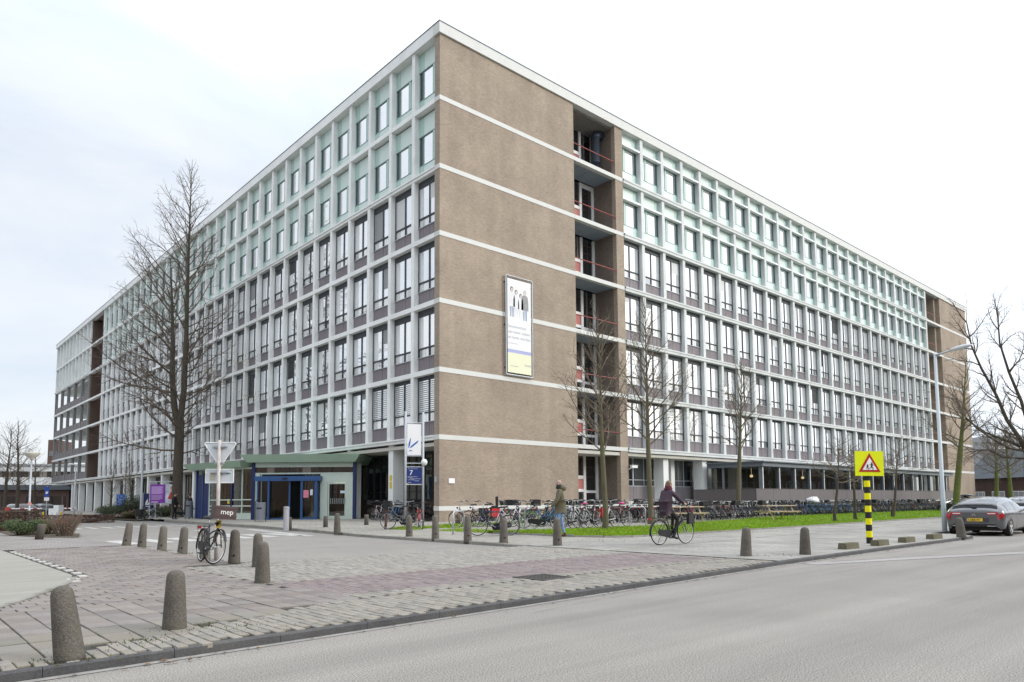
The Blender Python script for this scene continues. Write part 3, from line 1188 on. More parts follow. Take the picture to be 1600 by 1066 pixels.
def win_mint(sgn, shade):
    f, p, s = MB(), MB(), MB()
    W0, W1 = (.70, 2.52) if not shade else (.84, 2.60)
    X = lambda a, b: (min(a * sgn, b * sgn), max(a * sgn, b * sgn))
    a, b = X(-1.12, 1.12)
    f.box(-1.12, .33, W0, 1.12, .40, W0 + .022, 1); f.box(-1.12, .335, W0 + .022, 1.12, .40, W0 + .05, 2); f.box(-1.12, .31, W1 - .05, 1.12, .40, W1, 1)
    for x0, x1, mm in ((-1.13, -1.07, 2), (-.50, -.32, 2), (-.32, -.28, 0), (.70, .74, 0), (1.06, 1.13, 2)):
        x0, x1 = X(x0, x1)
        f.box(x0, .32, W0 + .05, x1, .39, W1 - .05, mm)
    for x0, x1, mm in ((-1.07, -.50, 0), (-.28, .70, 0), (.74, 1.06, 1)):
        x0, x1 = X(x0, x1)
        p.add([(x0, .37, W0 + .05), (x1, .37, W0 + .05), (x1, .37, W1 - .05), (x0, .37, W1 - .05)], [(0, 1, 2, 3)], mm)
    s.box(-1.12, .35, 0, 1.12, .41, W0 - .002, 0)
    x0, x1 = X(.62, 1.12)
    s.box(x0, .335, 0, x1, .351, W0 - .003, 1)
    if shade:
        f.box(-1.13, .02, W1 - .01, 1.13, .34, W1 + .13, 3)
    return f, p, s


MINTD = M('mint_dark_line', (.13, .21, .20), .5, .05, 2)  # dark green of the thin frame lines in the mint windows
MINT2 = M('mint_panel_deep', (.40, .56, .51), .45, .05, .9)
SHADEW = M('sunshade_white', (.74, .78, .78), .5, .05, 2)
FR_D, FR_M, PN_D, PN_M, SP_D, SP_M = [DARKFRAME, GALV], [MINTD, MINTD, MINT2, SHADEW], [GLASS_A, GLASS_S], [GLASS_M, STRIPD], [PANELG], [MINT, MINT2]
HEADP = {}
for sg in (-1, 1):
    hz_ = 2.522 if sg < 0 else 2.602
    mb = MB().box(-1.12, .35, hz_, 1.12, .41, H, 0)
    mb.box(min(.62 * sg, 1.12 * sg), .335, hz_ + .001, max(.62 * sg, 1.12 * sg), .351, H, 1)
    HEADP['l' if sg < 0 else 'r'] = (mb, mb.mesh('head_panel', SP_M))
KIND = {}
for nm, (f, p, s), mats in (('d', win_dark(), (FR_D, PN_D, SP_D)), ('l', win_mint(-1, False), (FR_M, PN_M, SP_M)), ('r', win_mint(1, True), (FR_M, PN_M, SP_M))):
    KIND[nm] = (f, p, s, f.mesh('window_frame', mats[0]), p.mesh('glazing', mats[1]), s.mesh('spandrel_panel', mats[2]), mats)
# panes one by one for the windows that show largest
DP = KIND['d'][1]
PANE_ME = []
for q in range(4):
    m1 = MB(); m1.add([DP.v[i] for i in DP.f[q]], [(0, 1, 2, 3)]); PANE_ME.append(m1.mesh('pane', PN_D[DP.m[q]]))

wins = []
for j in range(31):
    for fl in range(6):
        wins.append(('d' if fl < 4 else 'l', KX, KY + 1.4125 + BAYL * j, ZT[fl], -pi / 2))
for j in range(10):
    for fl in (4, 5):
        wins.append(('l', KX + .45, KY + 86.26 + 1.13 + BAYL * j, ZT[fl], -pi / 2))
for j in range(24):
    for fl in range(6):
        wins.append(('d' if fl < 4 else 'r', KX + 17.21 + BAYR * j, KY, ZT[fl], 0.0))
wins.sort(key=lambda w: w[1] ** 2 + w[2] ** 2 + w[3] ** 2)
far_f, npane = MB(), 0
FAR_M = [DARKFRAME, GALV, MINTD, MINT2, SHADEW, GLASS_A, GLASS_S, GLASS_M, STRIPD, PANELG, MINT]
for n, (k, x, y, z, rz) in enumerate(wins):
    f, p, s, fm, pm, sme, mats = KIND[k]
    if n < 300:
        w = inst('window', fm, B, (x - KX, y - KY, z - .2), rz)
        inst('spandrel_panel', sme, w)
        if k in HEADP: inst('head_panel', HEADP[k][1], w)
        if k == 'd' and npane + 4 <= 296:
            for q in range(4):
                inst('pane', PANE_ME[q], w)
            npane += 4
        else:
            inst('glazing', pm, w)
    else:
        T = Matrix.Translation((x, y, z)) @ Matrix.Rotation(rz, 4, 'Z')
        for src, mm in ((f, mats[0]), (p, mats[1]), (s, mats[2])) + (((HEADP[k][0], mats[2]),) if k in HEADP else ()):
            o = len(far_f.v)
            far_f.v += [tuple(T @ Vector(v)) for v in src.v]
            far_f.f += [[i + o for i in q] for q in src.f]
            far_f.m += [FAR_M.index(mm[q]) for q in src.m]
BLINDW, BLINDG, BLINDK = M('blind_white', (.58, .60, .60), .5, .06, 2), M('blind_grey', (.26, .28, .28), .5, .1, 2), M('blind_dark', (.03, .03, .032), .5, .1, 2)
rw = random.Random(19)
near_d = [(o, w) for o, w in zip([c for c in B.children if c.name.split('.')[0] == 'window'], [w for w in wins[:300]]) if w[0] == 'd']
for o, w in near_d[:150]:
    if w[3] < 6 and w[4] != 0 and w[2] < KY + 8:      # slatted blinds in the first three rooms
        for x0_ in (-1.0, .06):
            mb = MB()
            for q in range(15):
                mb.box(x0_, .338, 1.46 + q * .118, x0_ + .94, .344, 1.52 + q * .118)
            mb.build('slatted_blind', BLINDG, o, world=False)
        continue
    for x0_ in (-1.04, .05):
        if rw.random() < .17:
            h_ = rw.choice((.35, .6, .9, 1.3, 1.82))
            MB().box(x0_, .339, 3.25 - h_, x0_ + .98, .344, 3.25).build('roller_blind', rw.choice((BLINDW, BLINDW, BLINDG, BLINDG, BLINDK)), o, world=False)
tag(far_f.build('window', FAR_M, B), kind='stuff')

# --- stair loggias on the right facade
def loggia(u0, u1, detail=True):
    for i in range(-1, 6):
        z0 = ZT[i] if i >= 0 else 1.10
        z1 = (ZT[i + 1] - .27) if i < 5 else SOF
        d = -2.1
        mb = MB()
        ua, ub, uc, ud = u0 + .05, u0 + 2.77, u0 + 3.0, u1 - .22
        right(mb, ub, uc, d - .1, d + .06, z0, z1)                # white posts and rails
        right(mb, ud, u1 - .003, d - .1, d + .05, z0, z1)
        right(mb, ua, ub, d - .1, d + .04, z0 + 1.75, z0 + 1.98); right(mb, ua, ub, d - .1, d + .04, z0 + .85, z0 + 1.05)
        right(mb, uc, ud, d - .1, d + .04, z0 + .78, z0 + .96)
        if i == 4: right(mb, uc, ud, d - .1, d + .05, z1 - .3, z1)
        fr = mb.build('stair_window', WHITE, B)
        mb = MB(); right(mb, ua, ub, d - .1, d - .02, z0 + 1.05, z0 + 1.75); mb.build('red_panel', REDP, fr)
        mb = MB()
        right(mb, ua, ub, d - .1, d - .03, z0 + 1.98, z1); right(mb, ua, ub, d - .1, d - .035, z0, z0 + .85)
        right(mb, uc, ud, d - .1, d - .03, z0 + .96, z1); right(mb, uc, ud, d - .1, d - .035, z0, z0 + .78)
        mb.build('glazing', GLASS_D, fr)
        if detail:
            mb = MB()
            for q in (1.9, 2.55, 3.1):
                if z0 + q < z1: right(mb, uc, ud, d - .03, d - .012, z0 + q, z0 + q + .035)
            right(mb, uc, uc + .04, d - .03, d - .01, z0 + .96, z1); right(mb, ub - .05, ub, d - .03, d - .01, z0 + 1.98, z1)
            mb.build('glazing_bar', M('red_brown_frame', (.12, .045, .04), .5), fr)
        if i >= 0:
            mb = MB().tube([(KX + u0, KY + .08, z0 + 1.0), (KX + u1, KY + .08, z0 + 1.0)], .03, 6)
            mb.tube([(KX + u1 - .12, KY + .08, z0 + .98), (KX + u1 - .12, KY + .2, z0 + .98)], .035, 6)
            mb.build('railing', M('red_rail', (.33, .09, .08), .5), B)
            mb = MB()
            right(mb, u0 + .003, u1 - .003, -2.0, -.302, z0 - .22, z0 - .02)
            for q in range(1, 4):
                right(mb, u0 + q * (u1 - u0) / 4 - .02, u0 + q * (u1 - u0) / 4 + .02, -2.0, -.31, z0 - .235, z0 - .219)
            mb.build('balcony_soffit', BLUEGREY, B)
    mb = MB(); right(mb, u0 + .003, u1 - .003, -2.25, -.35, 28.0, 28.2)
    for q in range(9):
        right(mb, u0 + .01, u1 - .01, -.55 - q * .2, -.37 - q * .2, 27.985 - .004 * (q % 2), 28.0)
    mb.build('ceiling', RAWC, B)


loggia(11.1, 15.41)
loggia(77.76, 81.9, False)
DUCT = M('duct_blue_grey', (.055, .068, .09), .4, .12, 2, metal=.3)
mb = MB()
dx, dy, dz = KX + 14.75, KY + 1.25, ZT[5]
mb.lathe([(.33, .15), (.33, 1.1), (.36, 1.1), (.36, 1.2), (.33, 1.2), (.33, 3.0)], 18, (dx, dy, dz))
mb.tube([(dx, dy, dz + 2.9), (dx + .05, dy, dz + 3.15), (dx + .3, dy, dz + 3.3), (dx + .7, dy, dz + 3.32)], .33, 14)
mb.tube([(dx, dy, dz + .5), (dx - .1, dy - .2, dz + .25), (dx - .25, dy - .45, dz + .2)], [.33, .34, .36], 14)
mb.build('ventilation_duct', DUCT, B, smooth=True)

# --- ground floor, left side: columns, soffit, recessed windows
for m_ in range(21):
    u = 4.93 + 5.03 * m_
    mb = MB(); left(mb, u, u + .52, -.95, -.20, .12, 4.76)
    mb.build('column', CONC, B)
mb = MB(); left(mb, .49, 111.5, -2.5, -.12, 4.42, 4.62); mb.build('soffit', CREAM, B)
mb = MB(); left(mb, .49, 101, -2.46, -2.3, .1, 1.45); mb.build('dado_wall', M('brown_dado', (.07, .05, .042), .8, .15, 3), B)


def ground_window():
    f, p = MB(), MB()
    f.box(-1.25, -.03, 1.45, 1.25, .08, 1.52); f.box(-1.25, -.03, 4.3, 1.25, .08, 4.45); f.box(-1.25, -.02, 1.95, 1.25, .07, 2.0)
    for x in (-1.25, -.42, .42, 1.19):
        f.box(x, -.025, 1.45, x + .06, .075, 4.35)
    p.add([(-1.25, .03, 1.5), (1.25, .03, 1.5), (1.25, .03, 4.32), (-1.25, .03, 4.32)], [(0, 1, 2, 3)])
    return f.mesh('ground_window', DARKFRAME), p.mesh('glazing', GLASS_D)


gwf, gwp = ground_window()
for j in range(39):
    w = inst('ground_window', gwf, B, (2.28, 1.75 + 2.515 * j, -.2), -pi / 2)
    inst('glazing', gwp, w)

# --- ground floor, right side
mb = MB(); right(mb, 11.1, 25, -2.4, .02, .85, 1.10); mb.build('plinth_band', BAND, B)
mb = MB(); right(mb, 11.1, 93.2, -2.4, -.35, .05, .85); mb.build('plinth', M('plinth_brick', (.16, .14, .12), .9, .2, 3), B)
for m_ in range(14):
    u = 15.58 + 5.11 * m_
    mb = MB(); right(mb, u, u + .62, -1.15, -.30, 1.1, 4.76)
    mb.build('column', CONC, B)
for m_ in range(2):
    u = 22.9 + 5.11 * m_
    mb = MB(); right(mb, u, u + .45, -1.6, -1.2, 1.1, 4.70)
    mb.build('pilaster', CONC, B)
mb = MB(); right(mb, 11.1, 82, -2.1, -.06, 4.44, 4.66); mb.build('soffit', CREAM, B)


def ground_bay():
    f, p, s = MB(), MB(), MB()
    f.box(-1.27, -.03, 2.36, 1.27, .06, 2.42, 0); f.box(-1.27, -.02, 2.82, 1.27, .06, 2.87, 0)
    for x in (-1.27, -.03, 1.21):
        f.box(x, -.025, 2.42, x + .06, .055, 4.44, 0)
    f.box(-1.27, -.04, 1.1, 1.27, .06, 1.28, 1)
    p.add([(-1.27, .03, 2.4), (1.27, .03, 2.4), (1.27, .03, 4.44), (-1.27, .03, 4.44)], [(0, 1, 2, 3)])
    s.box(-1.27, .0, 1.28, 1.27, .05, 2.36)
    for i in range(15):
        s.box(-1.2 + i * .17 - .06, -.012, 1.285, -1.2 + i * .17 + .05, .001, 2.355)
    return f.mesh('ground_window', [GALV, BAND]), p.mesh('glazing', GLASS_D), s.mesh('spandrel_panel', PANELG)


gbf, gbp, gbs = ground_bay()
for j in range(26):
    w = inst('ground_window', gbf, B, (16.2 + 1.275 + BAYR * j, 1.62, -.2), 0)
    inst('glazing', gbp, w); inst('spandrel_panel', gbs, w)

# terrace with its panelled parapet, and the glazed room standing on it
mb = MB().box(47.0, 26.3, 1.0, 91.5, KY - .03, 1.26); mb.build('terrace_slab', BAND, B)
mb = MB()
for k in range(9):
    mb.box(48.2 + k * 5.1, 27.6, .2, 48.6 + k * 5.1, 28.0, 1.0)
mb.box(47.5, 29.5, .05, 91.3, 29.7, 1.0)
mb.build('terrace_wall', M('terrace_wall_grey', (.20, .19, .17), .9, .2, 2), B)  # one warm grey for the supports and back wall below the slab
for k in range(18):
    x = 47.02 + 2.47 * k
    mb = MB().box(x + .012, 26.33, 1.27, x + 2.458, 26.38, 2.10)
    mb.box(x + .012, 26.31, 2.10, x + 2.458, 26.40, 2.13)
    mb.build('parapet_panel', GREYP, B)
for k in range(2):
    mb = MB().box(47.03, 26.42 + 2.58 * k, 1.27, 47.08, 26.42 + 2.58 * k + 2.56, 2.10)
    for q in range(15):
        mb.box(47.015, 26.44 + 2.58 * k + q * .17, 1.28, 47.03, 26.54 + 2.58 * k + q * .17, 2.09)
    mb.box(47.0, 26.42 + 2.58 * k, 2.10, 47.1, 26.42 + 2.58 * k + 2.56, 2.13)
    mb.build('parapet_panel', GREYP, B)
STEELB = M('blue_grey_steel', (.17, .19, .22), .5, .06, 2)
GLX = clear_glass('pavilion_glass', .09, (.70, .74, .72))
mb = MB().box(48.9, 26.8, 3.80, 91, KY - .1, 4.12); mb.box(48.7, 26.6, 4.12, 91.2, KY - .11, 4.2)
mb.build('glazed_room_roof', STEELB, B)
for k in range(17):
    x = 49.1 + 2.5 * k
    mb = MB().box(x, 26.95, 1.26, x + .14, 27.25, 3.80); mb.build('mullion', STEELB, B)
    mb = MB().box(x + .02, 26.93, 1.26, x + .11, 26.952, 3.79); mb.build('mullion_cover', WHITE, B)
    if k < 16:
        mb = MB().add([(x + .14, 27.1, 1.3), (x + 2.5, 27.1, 1.3), (x + 2.5, 27.1, 3.8), (x + .14, 27.1, 3.8)], [(0, 1, 2, 3)]); mb.build('glazing', GLX, B)
for k in range(3):
    y = 27.26 + 1.45 * k
    if k: MB().box(49.1, y, 1.26, 49.24, y + .16, 3.8).build('mullion', STEELB, B)
    MB().add([(49.17, y + (.16 if k else 0), 1.3), (49.17, y + 1.45, 1.3), (49.17, y + 1.45, 3.8), (49.17, y + (.16 if k else 0), 3.8)], [(0, 1, 2, 3)]).build('glazing', GLX, B)
MB().box(49.3, 30.9, 1.26, 91, 31.2, 3.8).build('inner_wall', M('room_back_wall', (.085, .075, .06), .9, .3, .8), B)
LAMPW = bpy.data.materials.new('warm_lamp'); LAMPW.use_nodes = True
e_ = LAMPW.node_tree.nodes['Principled BSDF']; e_.inputs['Emission Color'].default_value = (1, .75, .42, 1); e_.inputs['Emission Strength'].default_value = .45; e_.inputs['Base Color'].default_value = (.8, .6, .3, 1)
for x, y in ((51.5, 29.2), (59.6, 29.0)):
    mb = MB().tube([(x, y, 3.8), (x, y, 3.35)], .012, 4).ellipsoid((x, y, 3.18), (.13, .13, .12), 10, 6)
    mb.build('pendant_lamp', LAMPW, B, smooth=True)

# security camera on the first white column of the right side
mb = MB(); cx, cz = KX + 16.2, 3.62
mb.tube([(cx - .05, KY + .29, cz - .1), (cx + .1, KY - .05, cz - .1), (cx + .25, KY - .15, cz)], .03, 6)
mb.box(cx + .15, KY - .25, cz - .02, cx + .75, KY - .05, cz + .16)
mb.box(cx + .1, KY - .27, cz + .16, cx + .8, KY - .03, cz + .18)
mb.build('security_camera', WHITE, B)

# --- open galleries at the far left end
for i in range(4):
    z = ZT[i]
    for k in range(6):
        mb = MB(); u = 86.1 + 5.03 * k; left(mb, u, u + .42, -.45, -.05, z - .01, ZT[i + 1] - .265); mb.build('gallery_column', M('gallery_grey', (.22, .22, .21), .8, .1, 1.5), B)
        if k < 5:
            mb = MB(); left(mb, u + .43, u + 5.02, -.22, -.12, z, z + 1.02)
            left(mb, u + 2.62, u + 2.70, -.25, -.1, z, z + 1.05); mb.build('gallery_panel', GREYP, B)
    mb = MB(); left(mb, 86, 111.6, -12, -.5, z - .25, z - .03); mb.build('gallery_floor', CONC, B)
    for k in range(5):
        mb = MB(); u = 86.4 + 3.0 * k; left(mb, u, u + 2.2, -4.02, -3.9, z + .8, z + 3.0); mb.build('gallery_window', GLASS_D, B)
mb = MB(); left(mb, 86, 111.6, -12, -.9, 20.0, 20.35); mb.build('gallery_ceiling', CONC, B)
mb = MB()
for i in range(4):
    for u in (101.5, 111):
        left(mb, u, u + .4, -11.5, -11.1, ZT[i], ZT[i + 1] - .26)
    left(mb, 111.1, 111.3, -12, -.5, ZT[i], ZT[i] + 1.02)
mb.build('gallery_back_column', CONC, B)

# little plates on the brick near the corner
MB().box(KX + .62, KY - .05, 2.35, KX + 1.02, KY - .001, 2.62).build('wall_plate', WHITE, B)
MB().box(KX - .05, KY + .18, 2.4, KX - .001, KY + .36, 2.72).build('wall_plate', GALV, B)
YEL = M('yellow_notice', (.62, .50, .06), .6, .1, 8)
mb = MB(); left(mb, 5.05, 5.30, -.199, -.185, 2.15, 2.55, 0); left(mb, 5.05, 5.30, -.199, -.185, 2.6, 2.95, 0); mb.build('notice_plate', YEL, B)


# ================================================================== ENTRANCE PAVILION
EZ = .30
GREEN_F = M('canopy_green', (.33, .46, .35), .55, .07, 1.2, stain=(.26, .36, .28), stain_amt=.4)
GREEN_P = M('pale_green_frame', (.52, .60, .53), .5, .05, 2)
BLUE_F = M('door_frame_blue', (.030, .085, .22), .4, .08, 2)
NAVY = M('navy_panel', (.015, .025, .10), .4, .1, 2)
PA, PB, PC = Vector((18.0, 44.6, EZ)), Vector((22.85, 40.2, EZ)), Vector((17.15, 49.8, EZ))
PAV = tag(empty('entrance_pavilion', PA), 'glass entrance pavilion with pale green canopy and blue sliding doors', 'entrance')


def frame_on(a, b):
    """local x along a->b, local y into the pavilion, z up; origin at a"""
    d = (b - a).normalized()
    n = Vector((-d.y, d.x, 0))
    return Matrix(((d.x, n.x, 0, a.x), (d.y, n.y, 0, a.y), (0, 0, 1, a.z), (0, 0, 0, 1)))


MF = frame_on(PA, PB)          # door front
LF = (PB - PA).length
MS = frame_on(PC, PA)          # glass side along the street
LS = (PA - PC).length


def pv(name, mat, M_, boxes, parent=PAV):
    mb = MB()
    for b in boxes:
        mb.xbox(M_, *b)
    return mb.build(name, mat, parent)


# canopies: a bevelled fascia ring over the doors, a lower one along the side
def canopy(M_, L, z0, z1, over, back, e0, e1):
    mb = MB()
    bot = [(-e0, -over), (L + e1, -over), (L + e1, back), (-e0, back)]
    top = [(-e0 - .35, -over - .25), (L + e1 + .35, -over - .25), (L + e1 + .35, back), (-e0 - .35, back)]
    vs = [tuple(M_ @ Vector((x, y, z0))) for x, y in bot] + [tuple(M_ @ Vector((x, y, z1))) for x, y in top]
    mb.add(vs, [(3, 2, 1, 0), (4, 5, 6, 7)] + [(i, (i + 1) % 4, 4 + (i + 1) % 4, 4 + i) for i in range(4)])
    return mb.build('canopy', GREEN_F, PAV)


canopy(MF, LF, 3.58, 4.06, .45, 5.5, .2, .05)
canopy(MS, LS, 3.30, 3.72, .5, 3.5, 1.9, -.55)
pv('corner_post', NAVY, MF, [(-.02, -.05, 0, .20, .16, 3.57)])
pv('corner_post', NAVY, MF, [(LF - .17, -.05, 0, LF + .02, .16, 3.57)])
pv('front_frame', GREEN_P, MF, [(.2, 0, 0, .5, .14, 2.84), (4.32, 0, 0, 4.78, .14, 2.84), (5.95, 0, 0, LF - .17, .14, 2.84), (4.78, .01, 2.3, 5.95, .13, 2.839), (.2, -.01, 2.84, LF - .17, .15, 2.93), (.2, -.012, 3.28, LF - .17, .152, 3.575), (4.78, .01, 0, 5.95, .13, .08)])
for x0, x1 in ((.2, 2.28), (2.34, 4.2), (4.26, LF - .17)):
    pv('transom_pane', GLASS_D, MF, [(x0, .05, 2.93, x1, .07, 3.28)])
pv('transom_bar', DARKFRAME, MF, [(2.28, .0, 2.93, 2.34, .1, 3.279), (4.2, .0, 2.93, 4.26, .1, 3.279)])
dr = pv('sliding_door', BLUE_F, MF, [(.35, -.55, 2.40, 4.45, .0, 2.70), (.5, -.5, 0, .58, -.40, 2.40), (1.16, -.5, 0, 1.27, -.40, 2.40), (2.42, -.3, 0, 2.52, -.2, 2.40), (3.22, -.5, 0, 3.36, -.40, 2.40), (4.10, -.5, 0, 4.24, -.40, 2.40), (.58, -.5, 0, 1.16, -.40, .12), (3.36, -.5, 0, 4.10, -.40, .12), (1.27, -.3, 0, 2.42, -.2, .10), (.5, -.40, 0, .56, .0, 2.40), (4.18, -.40, 0, 4.24, 0, 2.40)])
for x0, x1, y in ((.58, 1.16, -.46), (1.27, 2.42, -.26), (3.36, 4.10, -.46)):
    pv('glazing', GLX, MF, [(x0, y, .12, x1, y + .015, 2.40)], dr)
pv('sensor', BLACK, MF, [(2.1, -.60, 2.5, 2.4, -.551, 2.6)], dr)
pv('floor_mat', M('entrance_mat', (.05, .048, .045), .95, .2, 5), MF, [(.6, .05, -.02, 4.2, 1.8, .012)])
sd = pv('side_door', GREEN_P, MF, [(4.80, .03, .085, 4.88, .09, 2.295), (5.86, .03, .085, 5.94, .09, 2.295), (4.88, .03, 2.2, 5.86, .09, 2.294), (4.88, .03, .085, 5.86, .09, .2)])
pv('glazing', GLX, MF, [(4.88, .055, .2, 5.86, .07, 2.2)], sd)
pv('handle', STEEL, MF, [(5.88, -.03, 1.0, 5.92, .03, 1.3)], sd)
PINK = M('pink_notice', (.62, .20, .28), .6, .15, 9)
PALEB = M('pale_notice', (.60, .68, .76), .6, .1, 9)
pv('notice', PINK, MF, [(3.40, -.475, 1.35, 3.72, -.462, 1.82)]); pv('notice', PALEB, MF, [(3.82, -.475, 1.5, 3.98, -.462, 1.86)]); pv('notice', PALEB, MF, [(5.58, .035, 1.62, 5.86, .05, 1.78)])
tube_ = bpy.data.materials.new('ceiling_light'); tube_.use_nodes = True
e_ = tube_.node_tree.nodes['Principled BSDF']; e_.inputs['Emission Color'].default_value = (.95, 1, .45, 1); e_.inputs['Emission Strength'].default_value = 1.6
pv('ceiling_light', tube_, MF, [(4.9, 1.2, 2.25, 5.75, 1.35, 2.33)])
# side wall
xs = [0, 1.35, 2.75, 2.95, 4.1, LS - .08]
pv('side_frame', GREEN_P, MS, [(x - .04, 0, 0, x + .05, .1, 3.3) for x in (0.04, 1.35, 4.1)] + [(0.09, .01, z, LS - .03, .09, z + .07) for z in (.34, .82, 1.22)] + [(.09, .012, 3.2, LS - .03, .088, 3.299)])
pv('side_panel', GREEN_P, MS, [(.09, .02, 0, LS - .05, .08, .34)])
pv('side_post', NAVY, MS, [(2.78, -.02, 0, 2.94, .12, 3.3)])
for x0, x1 in ((.09, 1.31), (1.40, 2.78), (2.94, 4.06), (4.15, LS - .03)):
    pv('glazing', GLX, MS, [(x0, .04, .41, x1, .055, 3.2)])
pv('notice', YEL, MS, [(2.35, .02, 1.0, 2.6, .035, 1.3)])
pv('blue_door', NAVY, MS, [(-1.7, .05, 0, -.1, .15, 3.0)]); pv('blue_door_frame', BLUE_F, MS, [(-.12, .0, 0, -.0, .16, 3.299), (-1.82, .0, 0, -1.7, .16, 3.299), (-.95, .02, 0, -.86, .045, 3.0)])
ins = MB().box(19.3, 42.5, EZ, 22.5, 42.7, 3.2)
pv('inner_counter', M('inner_wood', (.10, .07, .05), .6, .2, 2), MS, [(.8, 2.4, 0, 4.2, 2.9, 1.1)])
pv('inner_wall', CORE, MS, [(-.5, 4.3, 0, 4.6, 4.4, 3.25)])
for k in range(8):
    pv('sticker', M('glass_sticker', (.55, .6, .6), .5), MF, [(4.95 + k * .12, .04, .95, 4.97 + k * .12, .048, 1.30)])

# ================================================================== BOLLARDS
BOLM = M('bollard_concrete', (.126, .114, .098), .95, .26, 4, rand=.16, bump=.5, fine=.28, fscale=55, spec=.2, stain=(.078, .074, .052), stain_amt=.55, sscale=2.2)
HOLE = M('hole_dark', (.006, .006, .006), .9)
mb = MB().lathe([(.128, -.05), (.126, .02), (.119, .18), (.107, .42), (.098, .585), (.094, .64), (.084, .675), (.066, .70), (.040, .716), (.012, .722)], 20)
BOL_ME = mb.mesh('bollard', BOLM, True)
hole = MB().lathe([(.020, 0), (.020, .03)], 10)
HOLE_ME = hole.mesh('hole', HOLE)
mb = MB().lathe([(.108, -.05), (.108, .50), (.098, .53), (.02, .535)], 14)
SHORT_ME = mb.mesh('bollard', BOLM, True)
FACE = atan2(R.y, R.x)         # rotation that turns a thing's front (-y) to the photographer


def bollard(p, h, label, tilt=0.0, width=1.0, short=False, hole=False, group='concrete bollards'):
    me = SHORT_ME if short else BOL_ME
    b = bpy.data.objects.new('bollard', me)
    COL.objects.link(b)
    b.location = p
    b.rotation_euler = (radians(RNG.gauss(0, 1.5)), radians(tilt + RNG.gauss(0, 1)), FACE + RNG.uniform(-.1, .1))
    b.scale = (width, width, h / (.535 if short else .722))
    tag(b, label, 'bollard', group)
    if hole:
        hs = inst('hole', HOLE_ME, b, (.03, -.108, .16))
        hs.rotation_euler = (pi / 2, 0, 0)
    return b


bollard((1.29, 6.85, 0.090), .60, 'mossy concrete bollard leaning left in the near left corner', -11, .90)
bollard((2.37, 7.76, 0.090), .585, 'upright lichen spotted bollard beside the kerb, second from the left corner', -1, .92)
bollard((4.70, 11.14, 0.090), .65, 'round topped bollard standing just in front of another at the brick crossing corner', 0, .95)
bollard((5.79, 13.96, 0.090), .66, 'bollard half hidden behind another at the corner of the brick crossing', 0, .9)
bollard((5.83, 15.30, 0.090), .70, 'bollard with a drilled hole right of the bicycle with the crate', 0, .98, hole=True)
bollard((5.72, 16.75, 0.090), .70, 'bollard hidden behind the front wheel of the crate bicycle', 0, .95)
bollard((6.21, 19.89, 0.030), .71, 'bollard with a drilled hole left of the crate bicycle, nearest of the left four', 2, 1.0, hole=True)
bollard((6.20, 21.62, 0.030), .70, 'third bollard of the row of four left of the crate bicycle', 3, 1.0, hole=True)
bollard((6.28, 23.90, 0.030), .72, 'second bollard of the row of four left of the crate bicycle', 2, 1.0, hole=True)
bollard((5.89, 24.05, 0.090), .71, 'farthest left of the row of four bollards, leaning to the right', 6, 1.0, hole=True)
bollard((4.66, 30.72, 0.090), .55, 'short stub bollard leaning right in front of the green shrub', 9, 1.25, True)
bollard((14.52, 31.52, 0.131), .55, 'short square shouldered stub bollard beside the silver ash post', 0, 1.0, True)
bollard((15.95, 30.80, 0.202), .52, 'short stub bollard in front of the glass side door', 0, 1.0, True)
bollard((14.08, 26.19, 0.121), .80, 'round topped bollard by the kerb in front of the entrance doors', 0, 1.1)
bollard((17.92, 30.46, 0.250), .50, 'short pale stub bollard left of the bicycles under the overhang', 0, 1.0, True)
bollard((14.31, 21.39, 0.125), .74, 'bollard in front of the left post of the banner stand', 0, 1.0, hole=True)
bollard((13.97, 19.34, 0.120), .79, 'bollard in front of the brick corner of the building', 0, 1.02, hole=True)
bollard((20.92, 27.15, 0.250), .50, 'short dark stub bollard on the grass against the brick wall', 0, 1.2, True)
bollard((13.92, 17.57, 0.120), .80, 'bollard left of the blue and black bicycle on the verge', 0, 1.02, hole=True)
bollard((14.08, 16.06, 0.106), .75, 'bollard in front of the rear wheel of the blue and black bicycle', 0, 1.05, hole=True)
bollard((14.57, 14.31, 0.090), .77, 'bollard hiding the front leg of the walking man', 0, 1.05, hole=True)
bollard((14.71, 8.54, 0.090), .64, 'dark bollard in the gravelly strip right of the cyclist', 3, 1.0)
bollard((15.98, 7.79, 0.090), .62, 'dark bollard halfway between the cyclist and the yellow warning sign', 0, 1.0)
bollard((26.24, 7.58, 0.090), .64, 'bollard leaning left against the back of the grey hatchback', -4, 1.15)

# low concrete blocks along the kerb
BLK = M('block_concrete', (.125, .115, .075), .95, .2, 4, bump=.4, fine=.25, fscale=50)
mb = MB()
mb.add([(-.36, -.12, -.03), (.36, -.12, -.03), (.36, .12, -.03), (-.36, .12, -.03), (-.35, -.10, .15), (.35, -.10, .15), (.35, .10, .15), (-.35, .10, .15)],
       [(0, 3, 2, 1), (4, 5, 6, 7), (0, 1, 5, 4), (1, 2, 6, 5), (2, 3, 7, 6), (3, 0, 4, 7)])
BLK_ME = mb.mesh('parking_block', BLK)
for (x, y), s in zip([(18.55, 7.9), (20.4, 7.85), (22.35, 7.86), (24.75, 7.9)], ['left of the striped sign post, nearest of four', 'just right of the striped sign post', 'third from the striped sign post', 'nearest to the leaning bollard and parked car']):
    o = bpy.data.objects.new('parking_block', BLK_ME); COL.objects.link(o); o.location = (x, y, gz(x, y)); o.rotation_euler = (0, 0, RNG.uniform(-.05, .05))
    tag(o, 'low mossy concrete block by the kerb, ' + s, 'concrete block', 'concrete blocks along the kerb')

